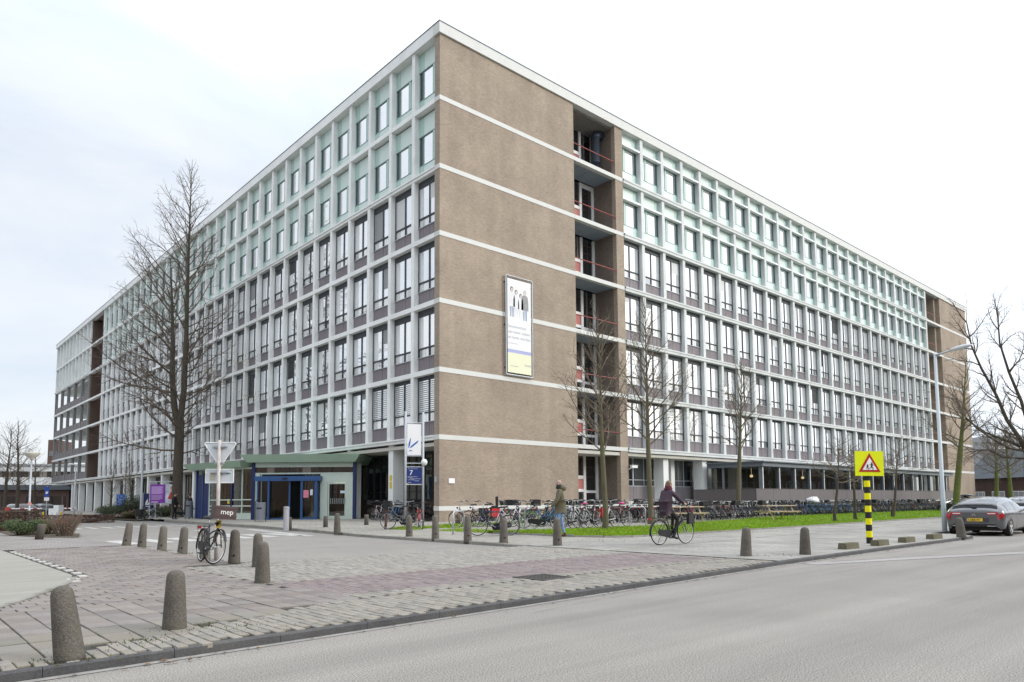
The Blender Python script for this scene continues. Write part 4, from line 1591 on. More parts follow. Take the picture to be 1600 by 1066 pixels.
# ================================================================== SIGNS AND POLES
FLUO = M('fluorescent_yellow', (.72, .78, .0), .5, .03, 2)
YELB = M('post_yellow', (.80, .74, .0), .5, .05, 3)
BLKB = M('post_black', (.014, .014, .014), .5, .1, 3)
REDS = M('sign_red', (.42, .012, .012), .5, .05, 3)
SIGNW = M('sign_white', (.80, .80, .78), .5, .03, 3)
INK = M('sign_ink', (.012, .012, .012), .6)
SIGNBACK = M('sign_back_grey', (.62, .66, .69), .5, .06, 2, metal=.1)


def flat(name, poly, depth, mat, parent, y=0.0, z0=0.0, x0=0.0):
    """upright plate: polygon in local x,z, front at local y, `depth` thick going back"""
    mb = MB()
    n = len(poly)
    vs = [(x0 + p[0], y, z0 + p[1]) for p in poly] + [(x0 + p[0], y + depth, z0 + p[1]) for p in poly]
    mb.add(vs, [list(range(n)), list(range(n, 2 * n))[::-1]] + [[(i + 1) % n, i, n + i, n + (i + 1) % n] for i in range(n)])
    return mb.build(name, mat, parent, world=False)


ws = thing('warning_sign', 'yellow school warning sign with red triangle on a black and yellow striped post', 'road sign', (21.06, 8.38, 0.090), FACE)
for k in range(11):
    mb = MB().lathe([(.083, k * .177 - (.02 if k == 0 else 0)), (.083, (k + 1) * .177 - .002)], 16)
    mb.build('post_band', BLKB if k % 2 == 0 else YELB, ws, smooth=False, world=False)
s_ = [(-.40, 0), (.40, .0), (.40, .70), (-.40, .70)]
pl = flat('sign_plate', s_, .03, FLUO, ws, -.12, 1.90); pl.rotation_euler = (0, radians(1.0), 0)
tri = lambda r, cz: [(-r * .866, cz - r * .5), (r * .866, cz - r * .5), (0, cz + r)]
flat('red_triangle', tri(.355, .29), .006, REDS, pl, -.127, 1.90)
flat('white_triangle', tri(.235, .285), .006, SIGNW, pl, -.134, 1.90)


def kid(x, z, s, flip=1):
    f = lambda pts: [(x + flip * a * s, z + b * s) for a, b in pts]
    circ = [(.02 + .11 * cos(a * pi / 5), .86 + .11 * sin(a * pi / 5)) for a in range(10)]
    return [f(circ), f([(-.10, .38), (.10, .36), (.13, .74), (-.08, .76)]), f([(-.10, .40), (.02, .40), (-.06, .22), (-.32, .10), (-.36, .16), (-.18, .26)]),
            f([(0, .40), (.10, .38), (.22, .20), (.20, -.04), (.30, -.04), (.12, -.06), (.12, .16), (-.02, .30)]), f([(.08, .74), (.12, .66), (.28, .52), (.32, .56)]), f([(-.06, .74), (-.08, .64), (-.26, .56), (-.28, .62)])]


for poly in kid(-.065, .185 + 1.9, .15) + kid(.055, .180 + 1.9, .21):
    flat('pictogram', poly[::-1] if sum(a[0] * b[1] - b[0] * a[1] for a, b in zip(poly, poly[1:] + poly[:1])) < 0 else poly, .004, INK, pl, -.139)

# give-way sign seen from behind, on a rusty white pole
ys = thing('give_way_sign', 'grey back of a triangular sign and a plate on a rusty white pole', 'road sign', (5.78, 16.19, 0.090), FACE)
POLEW = M('rusty_white_pole', (.50, .47, .45), .6, .2, 5, stain=(.30, .15, .09), stain_amt=.6, sscale=4)
MB().tube([(0, 0, -.05), (0, .0, 2.66)], .038, 10).build('pole', POLEW, ys, smooth=True, world=False)
MB().tube([(0, 0, -.05), (0, .0, .85)], .052, 10).build('pole_sleeve', POLEW, ys, smooth=True, world=False)
R_ = [(-.35, 2.58), (-.33, 2.61), (.33, 2.61), (.35, 2.58), (.02, 2.08), (-.02, 2.08)]
flat('triangle_plate', R_[::-1], .02, SIGNBACK, ys, .05)
mb = MB()
for a, b in zip(R_, R_[1:] + R_[:1]):
    mb.tube([(a[0], .045, a[1]), (b[0], .045, b[1])], .012, 5)
mb.build('rim', SIGNW, ys, world=False)
flat('lower_plate', [(-.30, 1.72), (.30, 1.72), (.30, 2.0), (-.30, 2.0)], .02, SIGNBACK, ys, .05)
mb = MB()
for a, b in (((-.31, 1.71), (.31, 1.71)), ((.31, 1.71), (.31, 2.01)), ((.31, 2.01), (-.31, 2.01)), ((-.31, 2.01), (-.31, 1.71))):
    mb.tube([(a[0], .045, a[1]), (b[0], .045, b[1])], .011, 5)
mb.build('plate_rim', SIGNW, ys, world=False)
MB().box(-.16, -.02, 2.50, .16, .045, 2.54).box(-.1, -.02, 2.14, .1, .045, 2.17).box(-.2, -.02, 1.93, .2, .045, 1.96).build('bracket', STEEL, ys, world=False)
flat('sticker', [(-.22, 1.76), (-.10, 1.76), (-.10, 1.93), (-.22, 1.93)], .003, M('beige_sticker', (.5, .46, .38), .6), ys, .046)
flat('sticker', [(.15, 1.90), (.24, 1.90), (.24, 1.93), (.15, 1.93)], .003, M('green_sticker', (.1, .28, .25), .6), ys, .046)

# banner stand with the white banner and the blue number plate
bs_p = (17.21, 26.04, 0.249)
bst = thing('banner_stand', 'two pole stand carrying a white banner with blue wings and a blue plate numbered 7', 'sign', bs_p, FACE + .22)
W_ = .76
MB().tube([(0, 0, -.05), (0, 0, 5.02)], .052, 10).build('pole', GALV, bst, smooth=True, world=False)
MB().tube([(W_, 0, -.05), (W_, 0, 5.0)], .052, 10).build('pole', GALV, bst, smooth=True, world=False)
for z in (4.52, 3.08, 2.76, 2.60, 1.84):
    MB().tube([(.03, 0, z), (W_ - .03, 0, z)], .022, 6).build('crossbar', STEEL, bst, world=False)
bn = flat('banner', [(.07, 3.12), (.68, 3.12), (.68, 4.47), (.07, 4.47)], .012, M('banner_white', (.80, .80, .80), .6, .03, 2), bst, -.012)
LOGO = M('logo_blue', (.035, .12, .42), .6, .1, 5)
for poly in ([(.12, 3.40), (.13, 3.62), (.18, 3.78), (.235, 3.88), (.215, 3.70), (.19, 3.52)], [(.175, 3.41), (.24, 3.52), (.36, 3.62), (.50, 3.73), (.57, 3.76), (.50, 3.64), (.38, 3.54), (.27, 3.45)], [(.13, 3.27), (.18, 3.33), (.27, 3.33), (.29, 3.27), (.25, 3.30), (.18, 3.29)]):
    flat('logo', poly, .003, LOGO, bn, -.016)
for k in range(9):
    MB().tube([(.1 + k * .068, -.005, 4.46), (.1 + k * .068, .0, 4.54)], .008, 4).build('lacing', BLACK, bst, world=False)
    MB().tube([(.1 + k * .068, -.005, 3.13), (.1 + k * .068, .0, 3.06)], .008, 4).build('lacing', BLACK, bst, world=False)
npl = flat('number_plate', [(.06, 1.88), (.69, 1.88), (.69, 2.58), (.06, 2.58)], .02, M('plate_navy', (.012, .030, .16), .5, .06, 2), bst, -.015)
text('lettering', '7', .30, SIGNW, npl, (.17, -.018, 2.255), (pi / 2, 0, 0))
for i, (b_, x, s) in enumerate([('van der boechorststraat', .11, .042), ('faculteit der geneeskunde', .10, .042), ('faculteit der', .10, .042), ('bewegingswetenschappen', .22, .042), ('medische faculteit', .10, .042), ('bibliotheek', .40, .042), ('parkeren', .10, .042)]):
    text('lettering', b_, s, SIGNW, npl, (x, -.018, [2.515, 2.17, 2.125, 2.08, 2.035, 1.99, 1.92][i]))
MB().ellipsoid((.80, -.10, 2.80), (.14, .14, .15), 14, 10).build('globe_lamp', M('globe_white', (.70, .73, .72), .3, .03, 2), bst, smooth=True, world=False)
MB().tube([(.76, 0, 2.72), (.8, -.08, 2.74)], .02, 6).build('lamp_arm', STEEL, bst, world=False)

# banner on the brick gable
wb = thing('wall_banner', 'tall white framed banner with four people and grey text hung on the brick gable', 'banner', (27.86, KY - .001, 8.88))
BW, BH = 2.17, 6.04
for nm, a, b in (('frame_tube', (0, 0), (0, BH)), ('frame_tube', (BW, 0), (BW, BH)), ('frame_tube', (0, 0), (BW, 0)), ('frame_tube', (0, BH), (BW, BH))):
    MB().tube([(a[0], -.16, a[1]), (b[0], -.16, b[1])], .045, 8).build(nm, STEEL, wb, world=False)
for z in (.4, 3.0, 5.6):
    MB().box(-.03, -.16, z, .03, 0, z + .06).box(BW - .03, -.16, z, BW + .03, 0, z + .06).build('bracket', BLACK, wb, world=False)
SHEET = M('banner_sheet', (.70, .71, .73), .6, .03, .6)
sh = flat('sheet', [(.12, .14), (BW - .12, .14), (BW - .12, BH - .16), (.12, BH - .16)], .006, SHEET, wb, -.165)
flat('yellow_field', [(.12, .14), (BW - .12, .14), (BW - .12, 1.35), (.12, 1.35)], .003, M('banner_pale_yellow', (.68, .69, .50), .6, .04, 1), sh, -.169)
flat('blue_stripe', [(.12, 1.35), (BW - .12, 1.35), (BW - .12, 1.56), (.12, 1.56)], .003, M('banner_lilac', (.34, .36, .58), .6, .05, 1), sh, -.169)
mb = MB()
for k in range(40):
    z = .15 + k * .148
    for x in (.06, BW - .06):
        mb.box(x - .05, -.168, z, x + .05, -.15, z + .02)
for k in range(15):
    for z in (.07, BH - .08):
        mb.box(.12 + k * .14, -.168, z - .06, .14 + k * .14, -.15, z + .06)
mb.build('lacing', BLACK, wb, world=False)
GTXT = M('banner_grey_text', (.36, .38, .42), .6)
for i, t_ in enumerate(['Samenwerken', 'aan beter maken', 'en beter worden.']):
    text('lettering', t_, .265, GTXT, sh, (.16, -.170, 2.88 - i * .33))
text('lettering', 'vu medisch centrum', .10, GTXT, sh, (.16, -.170, 1.90))
text('lettering', 'beter', .26, GTXT, sh, (1.5, -.1725, .62)); text('lettering', 'www.vumc.nl', .12, GTXT, sh, (.3, -.1725, .52))
COAT, HAIRD, JEAN, SKIN0, GREYJ = M('print_coat', (.62, .63, .65), .6), M('print_hair', (.15, .15, .155), .6), M('print_jeans', (.28, .33, .42), .6), M('print_skin', (.52, .46, .43), .6), M('print_jacket', (.24, .24, .25), .6)


def printed(x, z, h, hair, top, legs, w=.20, arm=True):
    k = h / 2.0
    P = lambda pts: [(x + a * k, z + b * k) for a, b in pts]
    flat('print', P([(-.14, 0), (-.04, 0), (0, .85), (-.2, .85)]), .002, legs, sh, -.1685)
    flat('print', P([(.04, .0), (.16, .0), (.2, .85), (0, .85)]), .002, legs, sh, -.1685)
    flat('print', P([(-w - .06, .65), (w + .06, .65), (w + .05, 1.2), (w, 1.5), (.1, 1.6), (-.1, 1.6), (-w, 1.5), (-w - .05, 1.2)]), .002, top, sh, -.1695)
    flat('print', P([(.14 * cos(a * pi / 6), 1.74 + .18 * sin(a * pi / 6)) for a in range(12)]), .002, hair, sh, -.1702)
    flat('print', P([(.02 + .09 * cos(a * pi / 6), 1.70 + .13 * sin(a * pi / 6)) for a in range(12)]), .002, SKIN0, sh, -.1712)


printed(.47, 3.55, 1.95, HAIRD, COAT, JEAN); printed(.83, 3.5, 1.85, HAIRD, COAT, COAT); printed(1.2, 3.45, 1.72, HAIRD, COAT, COAT); printed(1.55, 3.45, 2.0, M('print_grey_hair', (.4, .4, .41), .6), GREYJ, JEAN, .24)

# street lamp by the parked car
lp = thing('street_lamp', 'tall grey street lamp with a drop shaped head beside the parked car', 'street lamp', (30.78, 9.45, 0.090), 0)
MB().lathe([(.088, -.1), (.088, 1.2), (.078, 1.25), (.05, 6.9)], 14).build('pole', M('lamp_pole_paint', (.46, .52, .55), .45, .05, 1.5), lp, smooth=True, world=False)
MB().tube([(0, 0, 6.82), (-.03, -.28, 6.87), (-.06, -.58, 6.93)], [.045, .04, .035], 8).build('arm', GALV, lp, smooth=True, world=False)
T_ = Matrix.Translation((-.10, -.92, 6.97)) @ Matrix.Rotation(atan2(-1, -.12), 4, 'Z') @ Matrix.Rotation(radians(-6), 4, 'Y')
MB().ellipsoid((0, 0, 0), (.40, .13, .09), 16, 8, 0, T_).build('lamp_head', M('lamp_head_grey', (.58, .60, .62), .4, .05, 2), lp, smooth=True, world=False)

# bowl lamp at the left
lx, ly = (6.57, 46.71)
bl = thing('street_lamp', 'low park lamp with a shallow bowl head behind the left hedge', 'street lamp', (lx, ly, .07))
MB().lathe([(.075, -.05), (.07, 1.0), (.05, 1.05), (.045, 3.75)], 10).build('pole', GALV, bl, smooth=True, world=False)
MB().lathe([(.06, 3.70), (.10, 3.78), (.30, 3.92), (.41, 4.05), (.42, 4.12), (.38, 4.14), (.05, 4.16)], 18).build('bowl', M('lamp_bowl', (.55, .54, .48), .5, .08, 2), bl, smooth=True, world=False)
MB().tube([(0, -.078, 1.32), (0, -.06, 1.32)], .09, 10).build('sticker', M('red_sticker', (.5, .2, .2), .5), bl, world=False)


def thin_lamp(xy, h, lb, r=.06):
    t = thing('street_lamp', lb, 'street lamp', (xy[0], xy[1], .04))
    MB().lathe([(r * 1.3, -.05), (r * 1.2, 1.0), (r, 1.05), (r * .7, h)], 8).build('pole', GALV, t, smooth=True, world=False)
    MB().tube([(0, 0, h), (-.3, -.35, h + .12)], .03, 5).build('arm', GALV, t, world=False)
    MB().ellipsoid((-.45, -.52, h + .12), (.28, .2, .08), 10, 6).build('lamp_head', WHITE, t, smooth=True, world=False)


thin_lamp((13.33, 71.65), 4.6, 'thin grey street lamp before the left end of the building', .07)
thin_lamp((15.94, 61.22), 7.2, 'grey lamp pole standing left of the purple billboard', .085)

# ------------------------------------------------------------------ boards, bins and boxes by the entrance
PURP = M('billboard_purple', (.20, .035, .33), .5, .06, 1)
PURP2 = M('billboard_violet', (.36, .15, .50), .5, .1, 6)
bx, by = (16.15, 59.68)
bb = thing('billboard', 'purple and photo billboard on a steel frame beside the entrance path', 'billboard', (bx, by, .2), FACE)
for x in (-.05, .42, 2.45):
    MB().tube([(x, .06, -.1), (x, .06, 2.83)], .045, 6).build('post', GALV, bb, world=False)
MB().tube([(-.1, .05, 2.82), (2.5, .05, 2.82)], .035, 6).tube([(-.1, .05, 1.12), (2.5, .05, 1.12)], .03, 6).build('frame', GALV, bb, world=False)
MB().box(0, .0, 1.18, 1.16, .04, 2.62).build('purple_panel', PURP, bb, world=False)
MB().box(.08, -.004, 1.86, 1.0, -.001, 2.48).build('text_field', PURP2, bb, world=False)
for i in range(9):
    MB().box(.1, -.008, 2.42 - i * .065, .92 - .1 * (i % 3 == 2), -.005, 2.445 - i * .065).build('text_line', M('billboard_text', (.55, .45, .62), .6), bb, world=False)
for i in range(6):
    MB().box(.1, -.004, 1.76 - i * .065, .95 - .2 * (i == 5), -.001, 1.785 - i * .065).build('text_line', MAT['billboard_text'], bb, world=False)
MB().box(.1, -.004, 1.24, .62, -.001, 1.29).build('text_line', SIGNW, bb, world=False)
ph = MB().box(1.17, .0, 1.15, 2.36, .04, 2.62).build('photo_panel', M('photo_print_sky', (.45, .50, .53), .5, .5, 1.6), bb, world=False)
el = lambda cx, cz, a, b: [(cx + a * cos(t * pi / 7), cz + b * sin(t * pi / 7)) for t in range(14)]
flat('print', [(1.35, 1.5), (1.75, 1.45), (1.95, 1.95), (1.75, 2.1), (1.55, 1.98)], .003, M('print_red', (.42, .04, .05), .5), ph, -.004)
flat('print', el(1.72, 2.22, .17, .20), .003, M('print_skin_b', (.55, .33, .26), .5), ph, -.006)
flat('print', el(1.74, 2.36, .19, .11), .003, M('print_red_hat', (.48, .08, .10), .5), ph, -.008)
flat('print', el(2.1, 2.2, .16, .3), .003, M('print_beige', (.50, .40, .32), .5), ph, -.004)
flat('print', [(2.0, 1.2), (2.34, 1.2), (2.34, 1.75), (2.1, 1.8)], .003, M('print_dark', (.08, .08, .1), .5), ph, -.005)

gx, gy = (17.09, 73.67)
bd = thing('notice_board', 'bright blue route board on two posts among the shrubs', 'sign', (gx, gy, .2), FACE)
MB().box(0, 0, .85, .80, .05, 2.02).build('panel', M('board_blue', (.03, .13, .50), .5, .06, 1), bd, world=False)
for x in (-.04, .84):
    MB().tube([(x, .02, -.1), (x, .02, 2.05)], .04, 6).build('post', GALV, bd, world=False)
for i in range(9):
    MB().box(.1, -.006, 1.86 - i * .1, .62 - .12 * (i % 3), -.002, 1.89 - i * .1).build('text_line', M('board_text', (.4, .5, .7), .6), bd, world=False)
gx, gy = (16.35, 62.19)
nb = thing('notice_board', 'dark navy board with white winged emblem left of the billboard', 'sign', (gx, gy, .2), FACE)
MB().box(0, 0, .75, .85, .05, 1.95).build('panel', NAVY, nb, world=False)
for x in (-.04, .89):
    MB().tube([(x, .02, -.1), (x, .02, 2.0)], .04, 6).build('post', GALV, nb, world=False)
for poly in ([(.15, 1.0), (.2, 1.3), (.35, 1.55), (.36, 1.3), (.28, 1.1)], [(.25, 1.02), (.4, 1.22), (.72, 1.45), (.62, 1.22), (.42, 1.05)], [(.1, .86), (.2, .95), (.42, .95), (.5, .86), (.3, .9)]):
    flat('logo', poly, .003, SIGNW, nb, -.005)
gx, gy = (11.39, 73.40)
s2 = thing('notice_board', 'small blue sign with white emblem in front of the parking barrier', 'sign', (gx, gy, .03), FACE)
MB().box(0, 0, 1.95, .36, .04, 2.85).build('panel', M('board_blue2', (.02, .07, .34), .5, .06, 1), s2, world=False)
MB().box(-.02, .0, 1.62, .40, .04, 1.92).build('lower_panel', SIGNW, s2, world=False)
MB().tube([(.18, .05, -.1), (.18, .05, 2.9)], .04, 6).build('post', GALV, s2, world=False)
flat('logo', [(.08, 2.25), (.12, 2.45), (.2, 2.35), (.3, 2.5), (.28, 2.28), (.18, 2.2)], .003, SIGNW, s2, -.005)

BING = M('bin_grey', (.17, .185, .215), .5, .08, 3)


def bin_(p, lb, h=1.2, w=.29):
    t = thing('litter_bin', lb, 'litter bin', p, FACE)
    MB().lathe([(w, .08), (w, h), (w * .9, h + .02)], 16).build('drum', BING, t, smooth=False, world=False)
    mb = MB().tube([(-w - .03, 0, -.02), (-w - .03, 0, h + .05), (-w * .7, 0, h + .22), (w * .5, 0, h + .24)], .022, 6)
    mb.tube([(w + .03, 0, -.02), (w + .03, 0, h * .8)], .022, 6)
    mb.build('stand', BLACK, t, world=False)
    MB().box(-.14, -w - .006, h - .35, .14, -w + .06, h - .27).build('slot', BLACK, t, world=False)


pB = (16.98, 40.73)
bin_((pB[0], pB[1], gz(*pB)), 'round grey litter bin left of the blue entrance doors', 1.08, .28)
pB = (16.91, 52.93)
bin_((pB[0], pB[1], gz(*pB)), 'tall grey litter bin with a smoker standing behind it', 1.22, .23)
ap = thing('ash_post', 'silver cylindrical ash post on the pavement before the entrance', 'ash bin', (14.18, 31.13, 0.122))
MB().lathe([(.125, -.02), (.125, .92)], 16).build('tube', M('brushed_steel', (.50, .50, .53), .35, .08, 3, metal=.5, stretch=(1, 1, 8)), ap, smooth=False, world=False)
MB().lathe([(.13, .92), (.13, 1.02), (.10, 1.05), (.06, 1.05)], 16).build('cap', M('dull_steel', (.35, .35, .36), .5, .1, 3, metal=.4), ap, world=False)
gx, gy = (15.74, 72.19)
ub = thing('utility_box', 'grey metal utility cabinet at the edge of the shrubs', 'utility cabinet', (gx, gy, .03), FACE)
MB().box(-.22, -.15, -.02, .22, .15, .98).build('cabinet', BING, ub, world=False)
MB().box(-.24, -.17, .98, .24, .17, 1.02).build('lid', GALV, ub, world=False)
gx, gy = (10.80, 64.48)
ub = thing('utility_box', 'pale concrete gate block between the yellow posts', 'gate block', (gx, gy, .03), FACE)
MB().box(-.38, -.3, -.02, .38, .3, 1.0).box(-.02, -.3, 1.0, .38, .3, 1.25).build('block', CONC, ub, world=False)
YP = M('yellow_post', (.70, .48, .01), .5, .1, 5)
for px_, lb in (((9.53, 61.57), 'left of the pale gate block'), ((10.47, 60.73), 'right of the pale gate block'), ((7.58, 63.33), 'far left beside the hedge')):
    t = thing('marker_post', 'short yellow marker post ' + lb, 'post', (px_[0], px_[1], .03), 0, 'yellow marker posts')
    MB().lathe([(.06, -.05), (.06, .72), (.045, .77), (.01, .78)], 8).build('post', YP, t, world=False)
    MB().lathe([(.063, .42), (.063, .50)], 8).build('band', SIGNW, t, world=False)
for (xa, xb), lb in ((((8.31, 69.42), (10.35, 67.58)), 'red and white barrier boom at far left over the car park entry'), (((11.49, 66.56), (12.40, 65.74)), 'short red and white barrier boom left of the galleries')):
    t = thing('barrier', lb, 'barrier', (xa[0], xa[1], .03))
    a, b = Vector((0, 0, .98)), Vector((xb[0] - xa[0], xb[1] - xa[1], .98))
    MB().box(-.15, -.15, -.03, .15, .15, 1.1).build('housing', M('barrier_red', (.45, .06, .05), .5, .1, 2), t, world=False)
    for k in range(8):
        MB().tube([a.lerp(b, k / 8), a.lerp(b, (k + .98) / 8)], .05, 6).build('boom_band', SIGNW if k % 3 else MAT['barrier_red'], t, world=False)
# leaning steel stake by the left bicycles and the cycle stand hoops
t = thing('stake', 'rusty brown steel stake leaning by the left bicycle wheel', 'stake', (16.19, 25.98, 0.214))
MB().tube([(0, 0, -.05), (.06, 0, .82)], .055, 6).build('bar', M('rust_brown', (.10, .04, .025), .8, .2, 8), t, world=False)


def hoop(x, y, rz, lb):
    t = thing('cycle_stand', lb, 'cycle stand', (x, y, gz(x, y)), rz, 'steel cycle stands')
    MB().tube([(-.38, 0, -.05), (-.38, 0, .70), (-.30, 0, .80), (.30, 0, .80), (.38, 0, .70), (.38, 0, -.05)], .026, 8).build('hoop', STEEL, t, smooth=True, world=False)


hoop(25.3, 19.9, FACE + .2, 'galvanised cycle hoop right of the white bicycles by the first lawn tree')
hoop(21.0, 19.9, FACE, 'galvanised cycle hoop among the white bicycles behind the walking man')
hoop(15.9, 20.6, FACE + 1.1, 'galvanised cycle hoop left of the blue and black bicycle')
hoop(18.2, 19.7, FACE + 1.3, 'galvanised cycle hoop right of the blue and black bicycle')


# ================================================================== TREES AND SHRUBS
BARKD = M('bark_dark', (.072, .058, .044), .95, .25, 3, bump=.6, stretch=(3, 3, .6), stain=(.075, .08, .04), stain_amt=.5, sscale=.6)
BARKG = M('bark_mossy', (.115, .10, .066), .95, .25, 4, bump=.5, stretch=(3, 3, .7), stain=(.095, .115, .03), stain_amt=.75, sscale=.9)
BARKV = M('bark_green', (.10, .115, .03), .95, .3, 3, bump=.5, stain=(.075, .06, .04), stain_amt=.5)
TWIGD = M('twig_dark', (.125, .098, .076), .9, .2, 2)
TWIGG = M('twig_grey', (.150, .122, .090), .9, .2, 2)


def limb(mb, p, d, L, r0, r1, n, seg, rng, up=0.0, wob=.12):
    pts, rad = [p.copy()], [r0]
    d = d.normalized()
    s = L / seg
    for i in range(seg):
        d = (d + Vector((rng.gauss(0, wob), rng.gauss(0, wob), rng.gauss(0, wob) + up))).normalized()
        p = p + d * s
        pts.append(p.copy())
        rad.append(r0 + (r1 - r0) * (i + 1) / seg)
    mb.tube(pts, rad, n, cap=False)
    return pts, rad, d


def along(pts, t):
    k = t * (len(pts) - 1)
    i = min(int(k), len(pts) - 2)
    return pts[i].lerp(pts[i + 1], k - i), (pts[i + 1] - pts[i]).normalized()


def off_dir(d, ang, az):
    a = d.orthogonal().normalized()
    b = d.cross(a)
    return (d * cos(ang) + (a * cos(az) + b * sin(az)) * sin(ang)).normalized()


def ramify(mb, p, d, L, r, lvl, cfg, rng):
    seg = (5, 4, 3, 2)[min(lvl, 3)]
    sides = (6, 5, 3, 3)[min(lvl, 3)]
    pts, rad, dd = limb(mb, p, d, L, r, max(r * .22, .003), sides, seg, rng, cfg['up'], cfg['wob'])
    if lvl >= cfg['levels']:
        return
    n = max(2, int(round(L * cfg['dens'][lvl])))
    for i in range(n):
        t = cfg['t0'] + (1 - cfg['t0']) * (i + rng.random()) / n
        q, qd = along(pts, min(t, .98))
        ang = radians(rng.uniform(*cfg['ang']))
        ramify(mb, q, off_dir(qd, ang, rng.uniform(0, 2 * pi)), L * cfg['ratio'] * rng.uniform(.6, 1.15) * (1.15 - .6 * t), max(r * .45 * (1.1 - .6 * t), .0036), lvl + 1, cfg, rng)


def tree(name, label, loc, trunk, bark, twig, cfg, prim, seed, group=None, cat='tree'):
    """trunk: list of (points, radii); prim: function(rng) giving (point, direction, length, radius) of the main limbs"""
    rng = random.Random(seed)
    t = thing(name, label, cat, loc, 0, group)
    mb = MB()
    for pts, rad in trunk:
        mb.tube([Vector(p) for p in pts], rad, 12, cap=False)
    # root flare
    p0, r0 = Vector(trunk[0][0][0]), trunk[0][1][0]
    for k in range(5):
        a = k * 2 * pi / 5 + rng.random()
        mb.tube([p0 + Vector((cos(a) * r0 * 1.5, sin(a) * r0 * 1.5, -.06)), p0 + Vector((cos(a) * r0 * .75, sin(a) * r0 * .75, .14)), p0 + Vector((cos(a) * r0 * .5, sin(a) * r0 * .5, .5))], [r0 * .28, r0 * .38, r0 * .25], 6, cap=False)
    mb.build('trunk', bark, t, smooth=True, world=False)
    mb = MB()
    for p, d, L, r in prim(rng):
        ramify(mb, p, d, L, r, 0, cfg, rng)
    mb.build('crown', twig, t, world=False)
    return t


def pt(a, b, t):
    return Vector(a).lerp(Vector(b), t)


# the big bare tree in front of the left facade
def big_prim(rng):
    out = []
    Lx = Vector((-R.x, -R.y, 0))
    n = 104
    for i in range(n):
        z = 4.9 + 22.9 * (i / n) ** .92
        t = (z - 3.6) / 25.0
        az = i * 2.39996 + rng.uniform(-.4, .4)
        h = Vector((cos(az), sin(az), 0))
        bias = 1.0 + .16 * h.dot(Lx)
        L = (6.3 * (1 - t ** 1.8) + .8) * bias * rng.uniform(.72, 1.1) * (.78 if z < 9 else 1.0)
        el = radians(14 + 46 * t + rng.uniform(-10, 10))
        # left stem carries part of the middle limbs
        x = Lx * (.15 + .55 * max(0, min(1, (z - 7.5) / 4))) if (8 < z < 18.5 and h.dot(Lx) > .1) else Lx * (-.25 * min(1, max(0, (z - 7) / 3)) if z > 7 else 0)
        p = Vector((x.x, x.y, z))
        out.append((p, Vector((h.x * cos(el), h.y * cos(el), sin(el))), L, .016 + .010 * L * (1.1 - .5 * t)))
    return out


LX = Vector((-R.x, -R.y, 0))
q = lambda a, z: (LX.x * a, LX.y * a, z)
big = tree('bare_tree', 'huge bare pyramidal tree with a forked trunk in front of the left facade', (17.72, 58.27, .2),
           [([q(0, -.1), q(0, .6), q(.02, 3), q(0, 6), q(0, 7.6)], [.52, .42, .38, .35, .34]),
            ([q(0, 7.0), q(-.25, 10), q(-.3, 14), q(-.28, 19), q(-.3, 24), q(-.35, 28.6)], [.25, .22, .18, .12, .06, .012]),
            ([q(.05, 6.8), q(.45, 8.6), q(.7, 11), q(.75, 14), q(.9, 17), q(1.15, 20.5)], [.25, .24, .20, .15, .09, .02])],
           BARKD, TWIGD, dict(levels=3, dens=(2.5, 3.4, 4.2), ratio=.40, ang=(28, 62), up=.07, wob=.10, t0=.18), big_prim, 11)
YL = M('yellow_leaf', (.32, .24, .03), .8, .3, 4)


def leaves(parent, spots, n, seed):
    rng = random.Random(seed)
    mb = MB()
    for _ in range(n):
        c, s = rng.choice(spots)
        p = Vector(c) + Vector((rng.gauss(0, s), rng.gauss(0, s), rng.gauss(0, s * .6)))
        a, b = Vector((rng.gauss(0, 1), rng.gauss(0, 1), rng.gauss(0, 1))).normalized(), Vector((rng.gauss(0, 1), rng.gauss(0, 1), rng.gauss(0, 1))).normalized()
        k = len(mb.v)
        for v in (p, p + a * .07, p + a * .05 + b * .05, p + b * .06):
            mb.v.append(tuple(v))
        mb.f.append([k, k + 1, k + 2, k + 3]); mb.m.append(0)
    return mb.build('leaves', YL, parent, world=False)


RX = Vector((R.x, R.y, 0))
leaves(big, [(RX * 4.6 + Vector((0, 0, 12.3)), .55), (RX * 2.2 + Vector((0, 0, 11.2)), .35), (RX * 3.4 + Vector((0, 0, 6.2)), .7), (RX * -1.5 + Vector((0, 0, 5.5)), .7), (RX * 5.4 + Vector((0, 0, 9.4)), .5)], 460, 3)


def young(name, label, loc, h, r, zb, seed, spread=2.6, lean=(0, 0), bark=BARKG, twig=TWIGG, n=26, el0=38, group=None, dens=(4.0, 4.5, 5), fork=False):
    lx, ly = lean

    def prim(rng):
        out = []
        for i in range(n):
            t = (i + .5) / n
            z = zb + (h - zb) * (t ** .9) * .92
            az = i * 2.39996 + rng.uniform(-.5, .5)
            el = radians(el0 + 24 * t + rng.uniform(-12, 12))
            L = spread * (1 - t * .74) * rng.uniform(.7, 1.15)
            out.append((Vector((lx * z / h, ly * z / h, z)), Vector((cos(az) * cos(el), sin(az) * cos(el), sin(el))), L, .012 + r * .2 * (1 - t * .7)))
        return out
    pts = [(lx * t + (sin(t * 9 + seed) * .04 if t else 0), ly * t + cos(t * 7 + seed) * .04, h * t) for t in (0, .08, .2, .35, .5, .65, .8, .92, 1)]
    pts[0] = (0, 0, -.1)
    rad = [r * 1.25, r, r * .92, r * .82, r * .55, r * .38, r * .22, r * .1, .006]
    return tree(name, label, loc, [(pts, rad)], bark, twig, dict(levels=3, dens=dens, ratio=.42, ang=(28, 58), up=.06, wob=.10, t0=.2), prim, seed, group)


